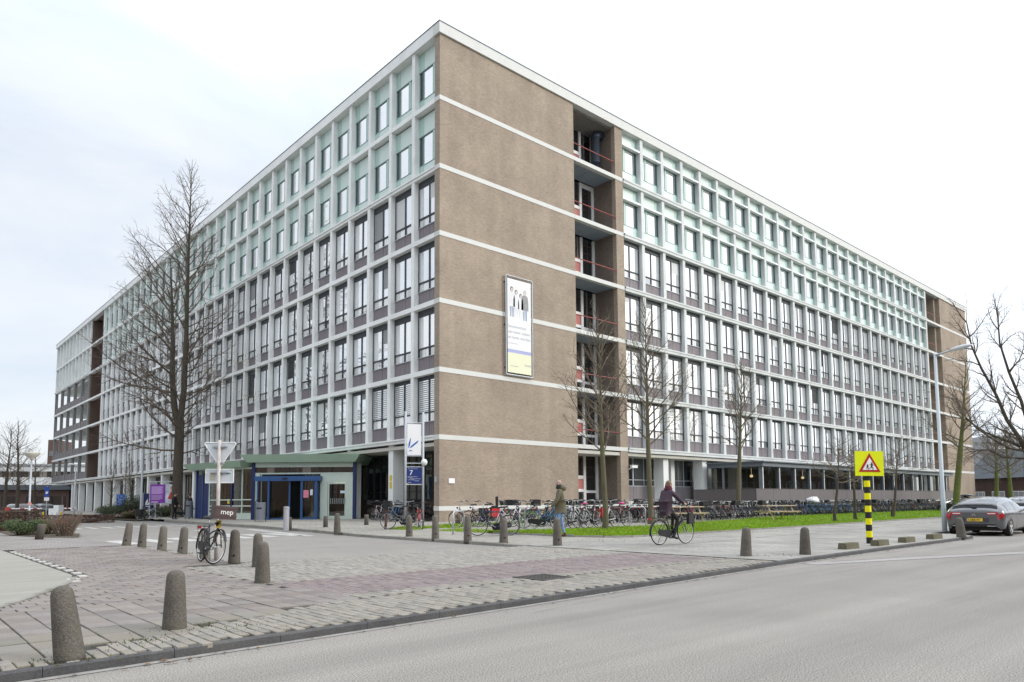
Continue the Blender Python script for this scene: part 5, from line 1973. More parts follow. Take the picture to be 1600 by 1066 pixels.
G_ = 'young bare trees on the lawn'
young('bare_tree', 'bare young tree with a knobbly trunk, in front of the brick stair recess', (21.4, 18.4, gz(21.4, 18.4)), 8.7, .11, 2.7, 21, 3.0, (-.35, -.1), group=G_, n=36, dens=(4.5,5,5))
young('bare_tree', 'tallest bare lawn tree with a straight trunk, just left of the cyclist', (26.8, 20.3, gz(26.8, 20.3)), 10.7, .125, 3.5, 22, 3.2, (.0, .1), group=G_, n=42, dens=(4.5,5,5))
young('bare_tree', 'bare lawn tree beside the front picnic table', (*(40.21, 23.77), .25), 9.8, .15, 3.9, 23, 3.5, (.45, -.3), group=G_, el0=45, n=28, dens=(4.2,5,5))
young('ornamental_tree', 'small leaning bare tree left of the warning sign', (*(37.71, 16.72), .25), 4.3, .075, 1.9, 31, 2.1, (.65, -.2), BARKD, TWIGG, 20, 12, 'small bare trees on the lawn', (6, 6.5, 7))
young('ornamental_tree', 'small bare tree partly behind the warning sign plate', (*(41.07, 17.06), .25), 4.2, .08, 2.0, 32, 2.0, (.15, .1), BARKD, TWIGG, 20, 12, 'small bare trees on the lawn', (6, 6.5, 7))
young('ornamental_tree', 'small bare tree with two bent stems right of the warning sign', (*(47.44, 17.41), .25), 5.0, .085, 2.2, 33, 2.6, (.7, -.4), BARKD, TWIGG, 22, 14, 'small bare trees on the lawn', (6, 6.5, 7))
young('bare_tree', 'bare tree with a green leaning trunk behind the grey hatchback', (*(65.66, 19.26), .25), 13.0, .26, 4.6, 24, 4.0, (1.9, -.9), BARKV, TWIGG, 28, 35)
young('bare_tree', 'bare tree with a pale green trunk in front of the brown brick house', (84.57, 21.16) + (.1,), 9.2, .22, 3.2, 25, 3.6, (.5, -.2), BARKV, TWIGG, 26, 25)
young('bare_tree', 'bare tree with a bright mossy trunk at the right end of the brown house', (78.54, 18.48) + (.1,), 8.0, .2, 2.6, 26, 3.4, (-.2, .1), BARKV, TWIGG, 26, 25)


# the large tree whose limbs reach in from the right edge
def right_prim(rng):
    P = lambda a, z, y=0.0: Vector((RX.x * a + F.x * y, RX.y * a + F.y * y, z))
    limbs = [
        ([P(.05, 3.6), P(-.5, 5.0), P(-1.1, 6.2, .2), P(-1.6, 7.8, .3), P(-2.4, 9.6, .4), P(-3.0, 11.0, .3), P(-3.3, 12.6, .2)], .17),
        ([P(-.2, 4.4), P(-1.2, 4.9, .3), P(-2.5, 5.5, .5), P(-3.4, 6.3, .6), P(-3.9, 7.7, .8)], .10),
        ([P(-.2, 4.2), P(-1.4, 4.35, -.3), P(-2.6, 4.9, -.6), P(-3.8, 5.6, -.9), P(-4.6, 6.4, -1)], .10),
        ([P(.1, 3.9), P(.2, 5.4), P(-.1, 7.4, .2), P(-.7, 9.3, .3), P(-1.1, 11.2, .4), P(-1.2, 13.2, .3)], .16),
        ([P(.1, 3.8), P(.8, 5.8), P(1.1, 8.0), P(.7, 10.2), P(.5, 12.4)], .15),
        ([P(-.1, 3.7), P(-1.4, 3.8, .3), P(-2.4, 4.3, .2), P(-3.4, 4.2, .5)], .07),
    ]
    out = []
    for pts, r in limbs:
        for i in range(len(pts) - 1):
            d = (pts[i + 1] - pts[i])
            right_prim.tr.append(([pts[i], pts[i + 1]], [.8 * r * (1 - i / len(pts)) + .012, .8 * r * (1 - (i + 1) / len(pts)) + .012]))
            for k in range(4):
                q_ = pts[i].lerp(pts[i + 1], rng.random())
                out.append((q_, off_dir(d.normalized(), radians(rng.uniform(25, 60)), rng.uniform(0, 2 * pi)), rng.uniform(1.0, 2.4), .014 + r * .18))
        out.append((pts[-1], pts[-1] - pts[-2], 1.8, .02))
    return out


right_prim.tr = []
_pr = right_prim(random.Random(41))
tree('bare_tree', 'large dark bare tree whose crooked limbs reach in from the right edge', (54.51, 11.74) + (.1,),
     [([(0, 0, -.1), (0, 0, 1.5), (0, 0, 3.0), (RX.x * .05, RX.y * .05, 4.2)], [.42, .34, .31, .24])] + right_prim.tr, BARKD, TWIGD,
     dict(levels=3, dens=(4.2, 5.0, 5.0), ratio=.45, ang=(25, 55), up=.05, wob=.13, t0=.15), lambda rng: _pr, 41)

# trees by the car park at the far left; copies of one prototype
protoA = young('bare_tree', 'dark bare tree left of the bowl lamp at the left edge', (10.20, 87.95) + (.05,), 9.6, .17, 2.4, 51, 4.4, (.4, .1), BARKD, TWIGD, 24, 22, 'bare trees by the car park', (2.8, 3.6, 4.2))
register(protoA)
for pos, s, rz, lb in (((10.32, 79.75), .95, 1.9, 'dark bare tree directly left of the bowl lamp'), ((16.50, 113.31), .9, 4.0, 'farther bare tree right of the bowl lamp')):
    c = copy_tree(protoA); c.location = (*pos, .05); c.scale = (s, s, s); c.rotation_euler = (0, 0, rz); c['label'] = lb
pB_ = young('bare_tree', 'twiggy little tree among the shrubs left of the blue route board', (17.66, 78.55) + (.2,), 5.6, .08, 1.4, 52, 1.9, (.3, .2), BARKD, TWIGG, 22, 50, 'small trees by the entrance shrubs', (3.4, 4, 4.5))
register(pB_)
for pos, s, rz, lb in (((18.69, 74.93), 1.1, 2.2, 'twiggy tree among the shrubs right of the blue route board'), ((19.85, 81.98), .9, 1.0, 'twiggy tree behind the blue route board')):
    c = copy_tree(pB_); c.location = (*pos, .2); c.scale = (s, s, s); c.rotation_euler = (0, 0, rz); c['label'] = lb
for x, lb in ((118, 'first'), (131, 'second')) if False else []:
    pass

# ------------------------------------------------------------------ shrubs and hedges
LEAFG = M('shrub_leaf', (.055, .085, .022), .6, .4, 6, spec=.4)
LEAFD = M('shrub_leaf_dark', (.030, .045, .018), .6, .4, 6)
HEDGEB = M('hedge_brown', (.070, .040, .030), .9, .35, 6)
LEAFR = M('shrub_leaf_russet', (.16, .065, .040), .8, .4, 6)


def shrub(name, label, loc, size, n, mats, seed, box=False, leaf=.05, twigs=30, group=None, cat='shrub'):
    rng = random.Random(seed)
    t = thing(name, label, cat, loc, 0 if not box else box, group)
    sx, sy, sz = size
    mb = MB()
    for i in range(twigs):
        a = rng.uniform(0, 2 * pi)
        x, y = rng.uniform(-.5, .5) * sx, rng.uniform(-.5, .5) * sy
        mb.tube([(x * .4, y * .4, 0), (x * .75, y * .75, sz * .45), (x, y, sz * rng.uniform(.6, 1))], [.012, .009, .004], 3, cap=False)
    mb.build('stem', TWIGD, t, world=False)
    mb = MB()
    lobes = [(rng.uniform(-.35, .35) * sx, rng.uniform(-.35, .35) * sy, rng.uniform(.35, .7) * sz, rng.uniform(.25, .4)) for _ in range(9)]
    for i in range(n):
        if box:
            p = Vector((rng.uniform(-.5, .5) * sx, rng.uniform(-.5, .5) * sy, rng.uniform(.02, 1) * sz))
            k = rng.random()
            if k < .45: p.z = sz * (1 - abs(rng.gauss(0, .03)))
            elif k < .8: p.y = sy * (-.5 + abs(rng.gauss(0, .05)))
        else:
            lx_, ly_, lz_, lr = rng.choice(lobes)
            d = Vector((rng.gauss(0, 1), rng.gauss(0, 1), rng.gauss(0, .8))).normalized() * (rng.random() ** .4)
            p = Vector((lx_ + d.x * sx * lr, ly_ + d.y * sy * lr, max(.03, lz_ + d.z * sz * lr)))
        a = Vector((rng.gauss(0, 1), rng.gauss(0, 1), rng.gauss(0, 1))).normalized()
        b = a.orthogonal().normalized()
        s = leaf * rng.uniform(.6, 1.3)
        k = len(mb.v)
        for v in (p - a * s, p + b * s * .45, p + a * s, p - b * s * .45):
            mb.v.append(tuple(v))
        mb.f.append([k, k + 1, k + 2, k + 3]); mb.m.append(rng.randrange(len(mats)))
    mb.build('foliage', mats, t, world=False)
    return t


h0, h1 = (3.67, 41.22), (6.01, 43.16)
shrub('hedge', 'clipped brown leafless hedge at the left edge', ((h0[0] + h1[0]) / 2, (h0[1] + h1[1]) / 2, .08), (sqrt((h0[0] - h1[0]) ** 2 + (h0[1] - h1[1]) ** 2), 1.6, .95), 15000, [HEDGEB, TWIGD, HEDGEB], 61, box=atan2(h1[1] - h0[1], h1[0] - h0[0]), leaf=.045, twigs=200, cat='hedge')
shrub('shrub', 'low dense green shrub behind the leaning stub bollard', (4.85, 35.43) + (.08,), (1.35, 1.3, .72), 7000, [LEAFG, LEAFD, LEAFG], 62, leaf=.035, twigs=60)
shrub('shrub', 'low green and brown shrub right of the leaning stub bollard', (5.74, 35.98) + (.08,), (1.4, 1.2, .66), 4200, [LEAFG, LEAFD, LEAFR], 63, leaf=.035, twigs=90)
shrub('shrub', 'open twiggy shrub with russet leaves at the end of the bed', (5.88, 33.16) + (.08,), (1.25, 1.0, 1.0), 420, [LEAFR, LEAFR, TWIGD], 64, leaf=.04, twigs=130)
shrub('hedge', 'low russet hedge along the street edge before the galleries', (10.81, 57.73) + (.03,), (5.2, 1.0, .55), 5000, [LEAFR, HEDGEB, TWIGD], 65, box=FACE + .3, leaf=.05, twigs=150, cat='hedge')
for i, ((x, y), s, mats, lb) in enumerate([((15.89, 69.35), (2.6, 2.0, 1.15), [LEAFD, LEAFG], 'dark evergreen shrub right of the grey utility cabinet'), ((16.17, 66.40), (2.8, 2.0, 1.35), [LEAFD, LEAFD, LEAFG], 'dark evergreen shrub below the blue route board'),
                                          ((16.69, 65.93), (2.4, 2.0, 2.1), [LEAFD, LEAFD], 'tall dark shrub left of the grey lamp pole'), ((15.62, 61.50), (1.8, 1.3, .7), [LEAFG, LEAFD, LEAFR], 'low brown green shrub by the kerb left of the parked bicycle'),
                                          ((17.34, 61.31), (2.8, 1.8, 1.0), [LEAFD, LEAFG], 'dark shrub beneath the purple billboard'), ((18.42, 63.03), (1.8, 1.6, 1.1), [LEAFD, LEAFD, LEAFR], 'dark shrub beneath the photo half of the billboard')]):
    shrub('shrub', lb, (x, y, .15), s, 3600, mats, 70 + i, leaf=.06, twigs=40)
bed = tag(MB().add([(*p, .098) for p in ((4.37, 35.46), (5.01, 32.18), (5.91, 31.11), (6.80, 35.03), (5.95, 39.84), (4.54, 40.43))], [list(range(6))]).build('shrub_bed', SOIL), kind='structure')
bed2 = MB()
for p in ([(14.90, 68.89), (14.92, 58.76), (17.01, 58.23), (19.89, 65.76), (20.59, 84.02), (18.08, 83.57)],):
    bed2.add([(x, y, .10) for x, y in p], [list(range(len(p)))])
tag(bed2.build('entrance_bed', SOIL), kind='structure')


LITTER = [M('dead_leaf_%d' % i, c, .9, .3, 9) for i, c in enumerate(((.14, .075, .03), (.20, .12, .05), (.09, .05, .03)))]


def litter(n, seed):
    rng = random.Random(seed)
    mb = MB()
    for i in range(n):
        k = rng.random()
        if k < .55:
            x, y = rng.uniform(17.5, 60), rng.uniform(15.8, 19.5)
            z = gz(x, y) + .07
        elif k < .8:
            x, y = rng.uniform(14.5, 40), rng.uniform(14.2, 15.5)
            z = gz(x, y) + .01
        else:
            x = rng.uniform(.5, 27); y = kerb_y(x) - rng.uniform(.02, .25)
            z = .012
        a = rng.uniform(0, 6.3); s = rng.uniform(.015, .035)
        ca, sa = cos(a) * s, sin(a) * s
        q = len(mb.v)
        mb.v += [(x - ca, y - sa, z), (x + sa * .6, y - ca * .6, z + s * .3), (x + ca, y + sa, z + s * .15), (x - sa * .6, y + ca * .6, z + s * .35)]
        mb.f.append([q, q + 1, q + 2, q + 3]); mb.m.append(rng.randrange(3))
    return tag(mb.build('fallen_leaves', LITTER), kind='stuff')


litter(700, 4)


# ================================================================== FAR BUILDINGS AND PARKED CARS FAR OFF
HB = brick_mat('brown_house_brick', (.085, .045, .036), (.11, .06, .048), (.12, .10, .09), .21, .065, .012, var=.18)
SLATE = M('slate_roof', (.10, .115, .13), .8, .12, 1.2, stretch=(1, 1, 6))
x0, y0 = (128.20, 35.92)
x1, y1 = (119.35, 22.29)
ang = atan2(y1 - y0, x1 - x0)
Lh = sqrt((x1 - x0) ** 2 + (y1 - y0) ** 2)
hs = tag(empty('brick_house', (x0, y0, 0), ang), 'low brown brick house with a grey slate roof behind the parked cars', 'house')
MB().box(0, 0, -.1, Lh, 9, 4.3).build('wall', HB, hs, world=False)
mb = MB(); mb.add([(-.4, -.5, 4.25), (Lh + .4, -.5, 4.25), (Lh + .4, 9.5, 4.25), (-.4, 9.5, 4.25), (-.4, 4.5, 8.6), (Lh + .4, 4.5, 8.6)], [(0, 1, 5, 4), (2, 3, 4, 5), (0, 4, 3), (1, 2, 5), (0, 3, 2, 1)])
mb.build('roof', SLATE, hs, world=False)
for k in range(6):
    x = 1.2 + k * 3.6
    f = MB().box(x, -.08, 2.2, x + 2.3, .0, 2.3).box(x, -.08, 1.0, x + 2.3, 0, 1.08).box(x, -.07, 1.08, x + .07, 0, 2.2).box(x + 1.1, -.07, 1.08, x + 1.17, 0, 2.2).box(x + 2.23, -.07, 1.08, x + 2.3, 0, 2.2).build('window', WHITE, hs, world=False)
    MB().box(x + .07, -.05, 1.08, x + 2.23, -.01, 2.2).build('pane', GLASS_D, f, world=False)
x0, y0 = (269.56, 68.13)
tw = tag(empty('tower_block', (x0, y0, 0), FACE), 'distant pale grey tower block above the slate roof', 'tower block')
MB().box(0, 0, -.1, 22, 18, 21.5).build('wall', M('tower_grey', (.36, .36, .37), .8, .08, .3), tw, world=False)
for r in range(6):
    mb = MB()
    for c in range(6):
        mb.box(1 + c * 3.5, -.1, 2.5 + r * 3.1, 3.6 + c * 3.5, .02, 4.2 + r * 3.1)
    mb.build('window_strip', GLASS_D, tw, world=False)
    MB().box(.3, -.3, 1.6 + r * 3.1, 21.7, -.02, 2.3 + r * 3.1).build('balcony_band', WHITE, tw, world=False)
# left: white low blocks and a brown tower beyond the car park
x0, y0 = (32.37, 206.96)
lt = tag(empty('tower_block', (x0, y0, 0), FACE + .2), 'distant brown brick tower left of the long office block', 'tower block')
MB().box(0, 0, -.1, 2.4, 8, 17.2).build('wall', HB, lt, world=False)
MB().box(.3, -.05, 13.2, 2.1, .02, 14.4).build('window_strip', GLASS_D, lt, world=False)
x0, y0 = (17.66, 186.45)
wh = tag(empty('hall', (x0, y0, 0), FACE + .3), 'long low white hall behind the bare trees at the left', 'hall')
MB().box(0, 0, -.1, 30, 12, 9.6).build('wall', M('hall_white', (.55, .57, .58), .7, .05, .3), wh, world=False)
MB().box(-.3, -.3, 9.6, 30.3, 12.3, 10.0).build('roof', M('hall_roof', (.3, .31, .33), .8, .1, 1), wh, world=False)
for r in range(3):
    MB().box(.5, -.06, 1.4 + r * 2.9, 29.5, .02, 2.6 + r * 2.9).build('window_strip', GLASS_D, wh, world=False)
x0, y0 = (11.85, 137.72)
dk = tag(empty('pavilion', (x0, y0, 0), FACE + .2), 'dark brown low pavilion behind the hedge at the far left', 'pavilion')
MB().box(0, 0, -.1, 13.6, 8, 3.6).build('wall', HB, dk, world=False)
MB().box(-.6, -.6, 3.6, 14.2, 8.6, 4.3).build('roof', SLATE, dk, world=False)
for k in range(4):
    MB().box(.8 + k * 3.3, -.05, 1.0, 3.3 + k * 3.3, .02, 2.6).build('window', GLASS_D, dk, world=False)


# ================================================================== ACROSS THE STREETS: what the panes mirror
APB = brick_mat('apartment_brick', (.16, .085, .06), (.20, .11, .08), (.2, .17, .14), .21, .065, .012, var=.15)


def apartments(label, loc, rz, L, H_):
    t = tag(empty('apartment_building', loc, rz), label, 'apartment building')
    MB().box(0, 0, -.1, L, 10, H_).build('wall', APB, t, world=False)
    MB().box(-.3, -.4, H_, L + .3, 10.3, H_ + .4).build('roof', CAP, t, world=False)
    for r in range(int(H_ // 3)):
        f, p = MB(), MB()
        for c in range(int(L // 4)):
            x, z = 1 + c * 4, .9 + r * 3
            f.box(x, -.06, z, x + 2.4, .0, z + .1).box(x, -.06, z + 1.5, x + 2.4, 0, z + 1.6).box(x, -.05, z + .1, x + .1, 0, z + 1.5).box(x + 2.3, -.05, z + .1, x + 2.4, 0, z + 1.5).box(x + 1.15, -.05, z + .1, x + 1.25, 0, z + 1.5)
            p.box(x + .1, -.03, z + .1, x + 2.3, -.01, z + 1.5)
        w = f.build('window_row', WHITE, t, world=False)
        p.build('pane', GLASS_D, w, world=False)


apartments('brown brick apartment row across the main road, behind the photographer', (420, -26, 0), pi, 480, 12.2)
apartments('brown brick apartment row across the side street, left of the picture', (-42, 420, 0), -pi / 2, 420, 12.2)
rng_ = random.Random(5)
for i in range(18):
    c = copy_tree(protoA); c.location = (-30 + i * 16 + rng_.uniform(-3, 3), -18 + rng_.uniform(-1, 1), 0); s = rng_.uniform(1.0, 1.35); c.scale = (s, s, s); c.rotation_euler = (0, 0, rng_.uniform(0, 6))
    c['label'] = 'bare street tree before the apartment row across the main road'; c['group'] = 'street trees across the main road'
for i in range(14):
    c = copy_tree(protoA); c.location = (-24 + rng_.uniform(-2, 2), 12 + i * 14, 0); s = rng_.uniform(1.1, 1.6); c.scale = (s, s, s); c.rotation_euler = (0, 0, rng_.uniform(0, 6))
    c['label'] = 'bare street tree before the apartment row left of the picture'; c['group'] = 'street trees across the side street'


# ================================================================== BICYCLES
PAINT = M('bicycle_paint', (1, 1, 1), .35, .05, 4, obj_color=True, spec=.5)
CHROME = M('bicycle_metal', (.50, .50, .50), .3, .1, 8, metal=.7)
ALU = M('rim_alloy', (.58, .58, .58), .35, .05, 6, metal=.3)
SEATM = M('saddle_black', (.022, .02, .02), .55, .15, 6)
LAMPR = M('rear_lamp_red', (.45, .02, .02), .3, .05, 5)
BAGR = M('pannier_red', (.50, .03, .03), .7, .1, 5)
BAGK = M('pannier_black', (.02, .02, .022), .8, .2, 5)
CRATE = M('crate_plastic_brown', (.075, .048, .048), .5, .1, 6)
WR = .35      # wheel radius
WB = .54      # half wheelbase


def g_wheel(mb, x, mr=0, mm=1, spokes=14, nR=26):
    mb.torus((x, 0, WR), WR - .030, .010, 'y', nR, 5, mr)
    for k in range(spokes):
        a = 2 * pi * k / spokes
        mb.tube([(x, .018 * (-1) ** k, WR), (x + (WR - .035) * cos(a), 0, WR + (WR - .035) * sin(a))], .0026, 3, mm, cap=False)
    mb.tube([(x, -.05, WR), (x, .05, WR)], .022, 6, mm)


def g_tyre(mb, x, nR=26, m=0):
    mb.torus((x, 0, WR), WR - .016, .019, 'y', nR, 6, m)


def g_frame(mb, lady=True, m=0):
    BB, ST, HT, HB_ = (-.06, 0, .29), (-.24, 0, .80), (.36, 0, .86), (.40, 0, .66)
    rear, front = (-WB, 0, WR), (WB, 0, WR)
    mb.tube([BB, ST], .017, 6, m)
    mb.tube([HB_, HT], .020, 6, m)
    mb.tube([(.405, 0, .63), BB], .020, 6, m)
    if lady:
        mb.tube([(.375, 0, .80), (.16, 0, .56), (-.13, 0, .50)], .016, 6, m)
    else:
        mb.tube([(.365, 0, .84), (-.235, 0, .79)], .017, 6, m)
    for s in (-1, 1):
        mb.tube([BB, (-.2, s * .045, .30), (rear[0], s * .06, WR)], .011, 5, m)
        mb.tube([(-.235, 0, .76), (-.3, s * .05, .66), (rear[0], s * .06, WR)], .009, 5, m)
        mb.tube([(.405, 0, .64), (.43, s * .05, .60), (.47, s * .05, .50), (front[0], s * .05, WR)], .013, 5, m)


def g_guard(mb, m=0):
    for x, a0, a1 in ((-WB, .2, pi + .25), (WB, .35, pi * .93)):
        o = len(mb.v)
        n = 14
        for i in range(n + 1):
            a = a0 + (a1 - a0) * i / n
            for w, rr in ((-.03, WR + .018), (0, WR + .028), (.03, WR + .018)):
                mb.v.append((x + rr * cos(a), w, WR + rr * sin(a)))
        for i in range(n):
            for j in range(2):
                mb.f.append([o + i * 3 + j, o + i * 3 + 3 + j, o + i * 3 + 4 + j, o + i * 3 + 1 + j]); mb.m.append(m)


def g_carrier(mb, m=0):
    for s in (-1, 1):
        mb.tube([(-.28, s * .06, .77), (-.86, s * .07, .75)], .008, 4, m)
        mb.tube([(-.80, s * .07, .75), (-WB, s * .075, WR)], .006, 4, m)
    for k in range(4):
        mb.tube([(-.36 - k * .15, -.065, .765), (-.36 - k * .15, .065, .765)], .006, 4, m)


def g_bar(mb, sport=False, m=0, mg=1):
    mb.tube([(.36, 0, .84), (.335, 0, 1.04), (.37, 0, 1.08)], .013, 6, m)
    if sport:
        mb.tube([(.38, -.31, 1.05), (.40, -.1, 1.07), (.40, .1, 1.07), (.38, .31, 1.05)], .012, 6, m)
        for s in (-1, 1): mb.tube([(.385, s * .20, 1.06), (.378, s * .32, 1.05)], .018, 6, mg)
    else:
        mb.tube([(.10, -.29, 1.10), (.24, -.28, 1.12), (.36, -.17, 1.11), (.375, 0, 1.08), (.36, .17, 1.11), (.24, .28, 1.12), (.10, .29, 1.10)], .011, 6, m)
        for s in (-1, 1): mb.tube([(.22, s * .28, 1.12), (.07, s * .29, 1.095)], .018, 6, mg)
    mb.lathe([(.012, -.05), (.045, .0), (.05, .03)], 8, (.47, 0, .83), mg)


def g_saddle(mb, m=0):
    o = len(mb.v)
    prof = [(-.13, .085, .0), (-.10, .105, .015), (-.02, .08, .01), (.06, .035, .005), (.14, .018, -.01)]
    for x, w, dz in prof:
        for yy, zz in ((-w, -.045), (-w * .9, .0), (0, .015), (w * .9, 0), (w, -.045)):
            mb.v.append((-.29 + x, yy, .965 + dz + zz))
    for i in range(4):
        for j in range(4):
            mb.f.append([o + i * 5 + j, o + i * 5 + 5 + j, o + i * 5 + 6 + j, o + i * 5 + 1 + j]); mb.m.append(m)
    mb.f.append([o, o + 1, o + 2, o + 3, o + 4]); mb.m.append(m)
    mb.tube([(-.245, 0, .80), (-.285, 0, .95)], .012, 6, m + 1)


def g_chain(mb, m=0):
    pts = [(-.54 + .09 * cos(a), .35 + .09 * sin(a)) for a in [pi / 2 + pi * k / 6 for k in range(7)]] + [(-.06 + .12 * cos(a), .29 + .12 * sin(a)) for a in [-pi / 2 + pi * k / 6 for k in range(7)]]
    M_ = Matrix(((1, 0, 0, 0), (0, 0, -1, -.05), (0, 1, 0, 0), (0, 0, 0, 1)))
    mb.prism(pts, -.012, .022, m, M_)


def g_crank(mb, m=0, mp=1, ang=.6):
    c, s = cos(ang) * .17, sin(ang) * .17
    for sg in (-1, 1):
        mb.tube([(-.06, sg * .08, .29), (-.06 + sg * c, sg * .09, .29 + sg * s)], .010, 5, m)
        mb.box(-.06 + sg * c - .045, sg * .09, .29 + sg * s - .012, -.06 + sg * c + .045, sg * .18, .29 + sg * s + .012, mp)
    mb.tube([(-.06, -.09, .29), (-.06, .09, .29)], .018, 6, m)


def g_stand(mb, m=0):
    mb.tube([(-.40, .06, .32), (-.44, .16, .01)], .010, 5, m)


def meshof(fn, name, mats, smooth=True, **k):
    mb = MB(); fn(mb, **k)
    return mb.mesh(name, mats, smooth)


BM = dict(
    wheel=[meshof(g_wheel, 'wheel', [ALU, CHROME], x=sx * WB) for sx in (-1, 1)],
    tyre=[meshof(g_tyre, 'tyre', [RUBBER], x=sx * WB) for sx in (-1, 1)],
    frameL=meshof(g_frame, 'frame', [PAINT], lady=True), frameM=meshof(g_frame, 'frame', [PAINT], lady=False),
    guard=meshof(g_guard, 'mudguard', [BLACK]), carrier=meshof(g_carrier, 'carrier', [BLACK]),
    barD=meshof(g_bar, 'handlebar', [CHROME, BLACK], sport=False), barS=meshof(g_bar, 'handlebar', [BLACK, BLACK], sport=True),
    saddle=meshof(g_saddle, 'saddle', [SEATM, CHROME]), chain=meshof(g_chain, 'chain_case', [BLACK], smooth=False), crank=meshof(g_crank, 'crank', [CHROME, BLACK]), stand=meshof(g_stand, 'kickstand', [CHROME]))


def lamp_mesh():
    mb = MB().box(-.91, -.04, .70, -.885, .04, .76)
    return mb.mesh('rear_lamp', LAMPR)


BM['lamp'] = lamp_mesh()


def crate_mesh(mb, x0, x1, w, z0, z1, m=0):
    mb.box(x0, -w, z0, x1, w, z0 + .02, m)
    for a, b, c, d in ((x0, -w, x0 + .02, w), (x1 - .02, -w, x1, w), (x0 + .02, -w, x1 - .02, -w + .02), (x0 + .02, w - .02, x1 - .02, w)):
        mb.box(a, b, z0 + .02, c, d, z1, m)
    for z in (z0 + .05, z1 - .05):
        mb.box(x0 - .012, -w - .012, z, x1 + .012, w + .012, z + .025, m)


def bicycle(label, loc, rz, color, lady=True, sport=False, lean=3.0, group='bicycles parked on the forecourt', extras=(), steer=0.0, name='bicycle', cat='bicycle', tyre=None):
    t = thing(name, label, cat, loc, rz, group)
    t.rotation_euler = (radians(lean), 0, rz)
    for i in (0, 1):
        w = inst('wheel', BM['wheel'][i], t)
        inst('tyre', BM['tyre'][i], w)
        if i == 1 and steer:
            w.matrix_local = Matrix.Translation((.45, 0, 0)) @ Matrix.Rotation(steer, 4, 'Z') @ Matrix.Translation((-.45, 0, 0))
    f = inst('frame', BM['frameL' if lady else 'frameM'], t); f.color = (*color, 1)
    b = inst('handlebar', BM['barS' if sport else 'barD'], t)
    if steer:
        b.matrix_local = Matrix.Translation((.37, 0, 0)) @ Matrix.Rotation(steer * .7, 4, 'Z') @ Matrix.Translation((-.37, 0, 0))
    inst('saddle', BM['saddle'], t); inst('crank', BM['crank'], t)
    if not sport:
        inst('mudguard', BM['guard'], t); inst('carrier', BM['carrier'], t); inst('chain_case', BM['chain'], t); inst('rear_lamp', BM['lamp'], t)
    inst('kickstand', BM['stand'], t)
    for ex in extras:
        mb = MB()
        if ex == 'crate':
            crate_mesh(mb, .42, .76, .205, .93, 1.20)
            c = mb.build('crate', CRATE, t, world=False)
            if steer: c.matrix_local = b.matrix_local.copy()
        elif ex == 'basket':
            crate_mesh(mb, .42, .74, .19, .90, 1.16); mb.build('basket', BLACK, t, world=False)
        elif ex == 'red_bags':
            for s in (-1, 1): mb.box(-.80, s * .09, .42, -.44, s * .22, .78)
            mb.build('pannier', BAGR, t, world=False)
        elif ex == 'black_bags':
            for s in (-1, 1): mb.box(-.82, s * .08, .40, -.42, s * .23, .78)
            mb.build('pannier', BAGK, t, world=False)
        elif ex == 'child_seat':
            mb.box(-.70, -.15, .78, -.40, .15, .84).box(-.74, -.15, .78, -.68, .15, 1.30).box(-.68, -.17, .5, -.5, -.13, .9).box(-.68, .13, .5, -.5, .17, .9)
            mb.build('child_seat', BAGK, t, world=False)
        elif ex == 'red_saddle':
            mb.ellipsoid((-.29, 0, .975), (.15, .11, .05), 10, 6); mb.build('saddle_cover', BAGR, t, smooth=True, world=False)
        elif ex == 'pink_saddle':
            mb.ellipsoid((-.29, 0, .975), (.15, .11, .05), 10, 6); mb.build('saddle_cover', M('pink_cover', (.62, .05, .25), .5), t, smooth=True, world=False)
        elif ex == 'green_tyre':
            mb.torus((-WB, 0, WR), WR - .012, .022, 'y', 26, 6); mb.build('tyre_band', M('green_rubber', (.16, .42, .10), .6), t, smooth=True, world=False)
        elif ex == 'yellow_tag':
            mb.box(.40, -.07, .74, .46, .02, .90); mb.build('lock', M('lock_yellow', (.62, .45, .08), .5), t, world=False)
    return t


PX = atan2(R.y, R.x)            # heading that runs to the right across the picture
K_, W__, BL, GR, RD, TQ, PK, SI, BR, DB = (.02, .02, .022), (.72, .72, .72), (.05, .17, .36), (.16, .17, .18), (.35, .03, .03), (.08, .42, .48), (.55, .06, .25), (.42, .43, .45), (.10, .035, .03), (.03, .05, .12)
# the bicycle with the crate, leaning on the give-way post
fx, fy, _ = (5.56, 15.47, 0.090)
b0 = bicycle('black bicycle with a brown crate lettered in white, leaning on the sign post', (fx - .13, fy + .2, .09), atan2(-F.y, -F.x) + .70, K_, True, False, -5, None, ('crate', 'yellow_tag'), steer=-.95)
crate_o = [o for o in b0.children if o.name.startswith('crate')][0]
tx = text('lettering', 'mep', .15, SIGNW, crate_o, (.774, -.125, 1.03), (pi / 2, 0, pi / 2), extrude=.002)

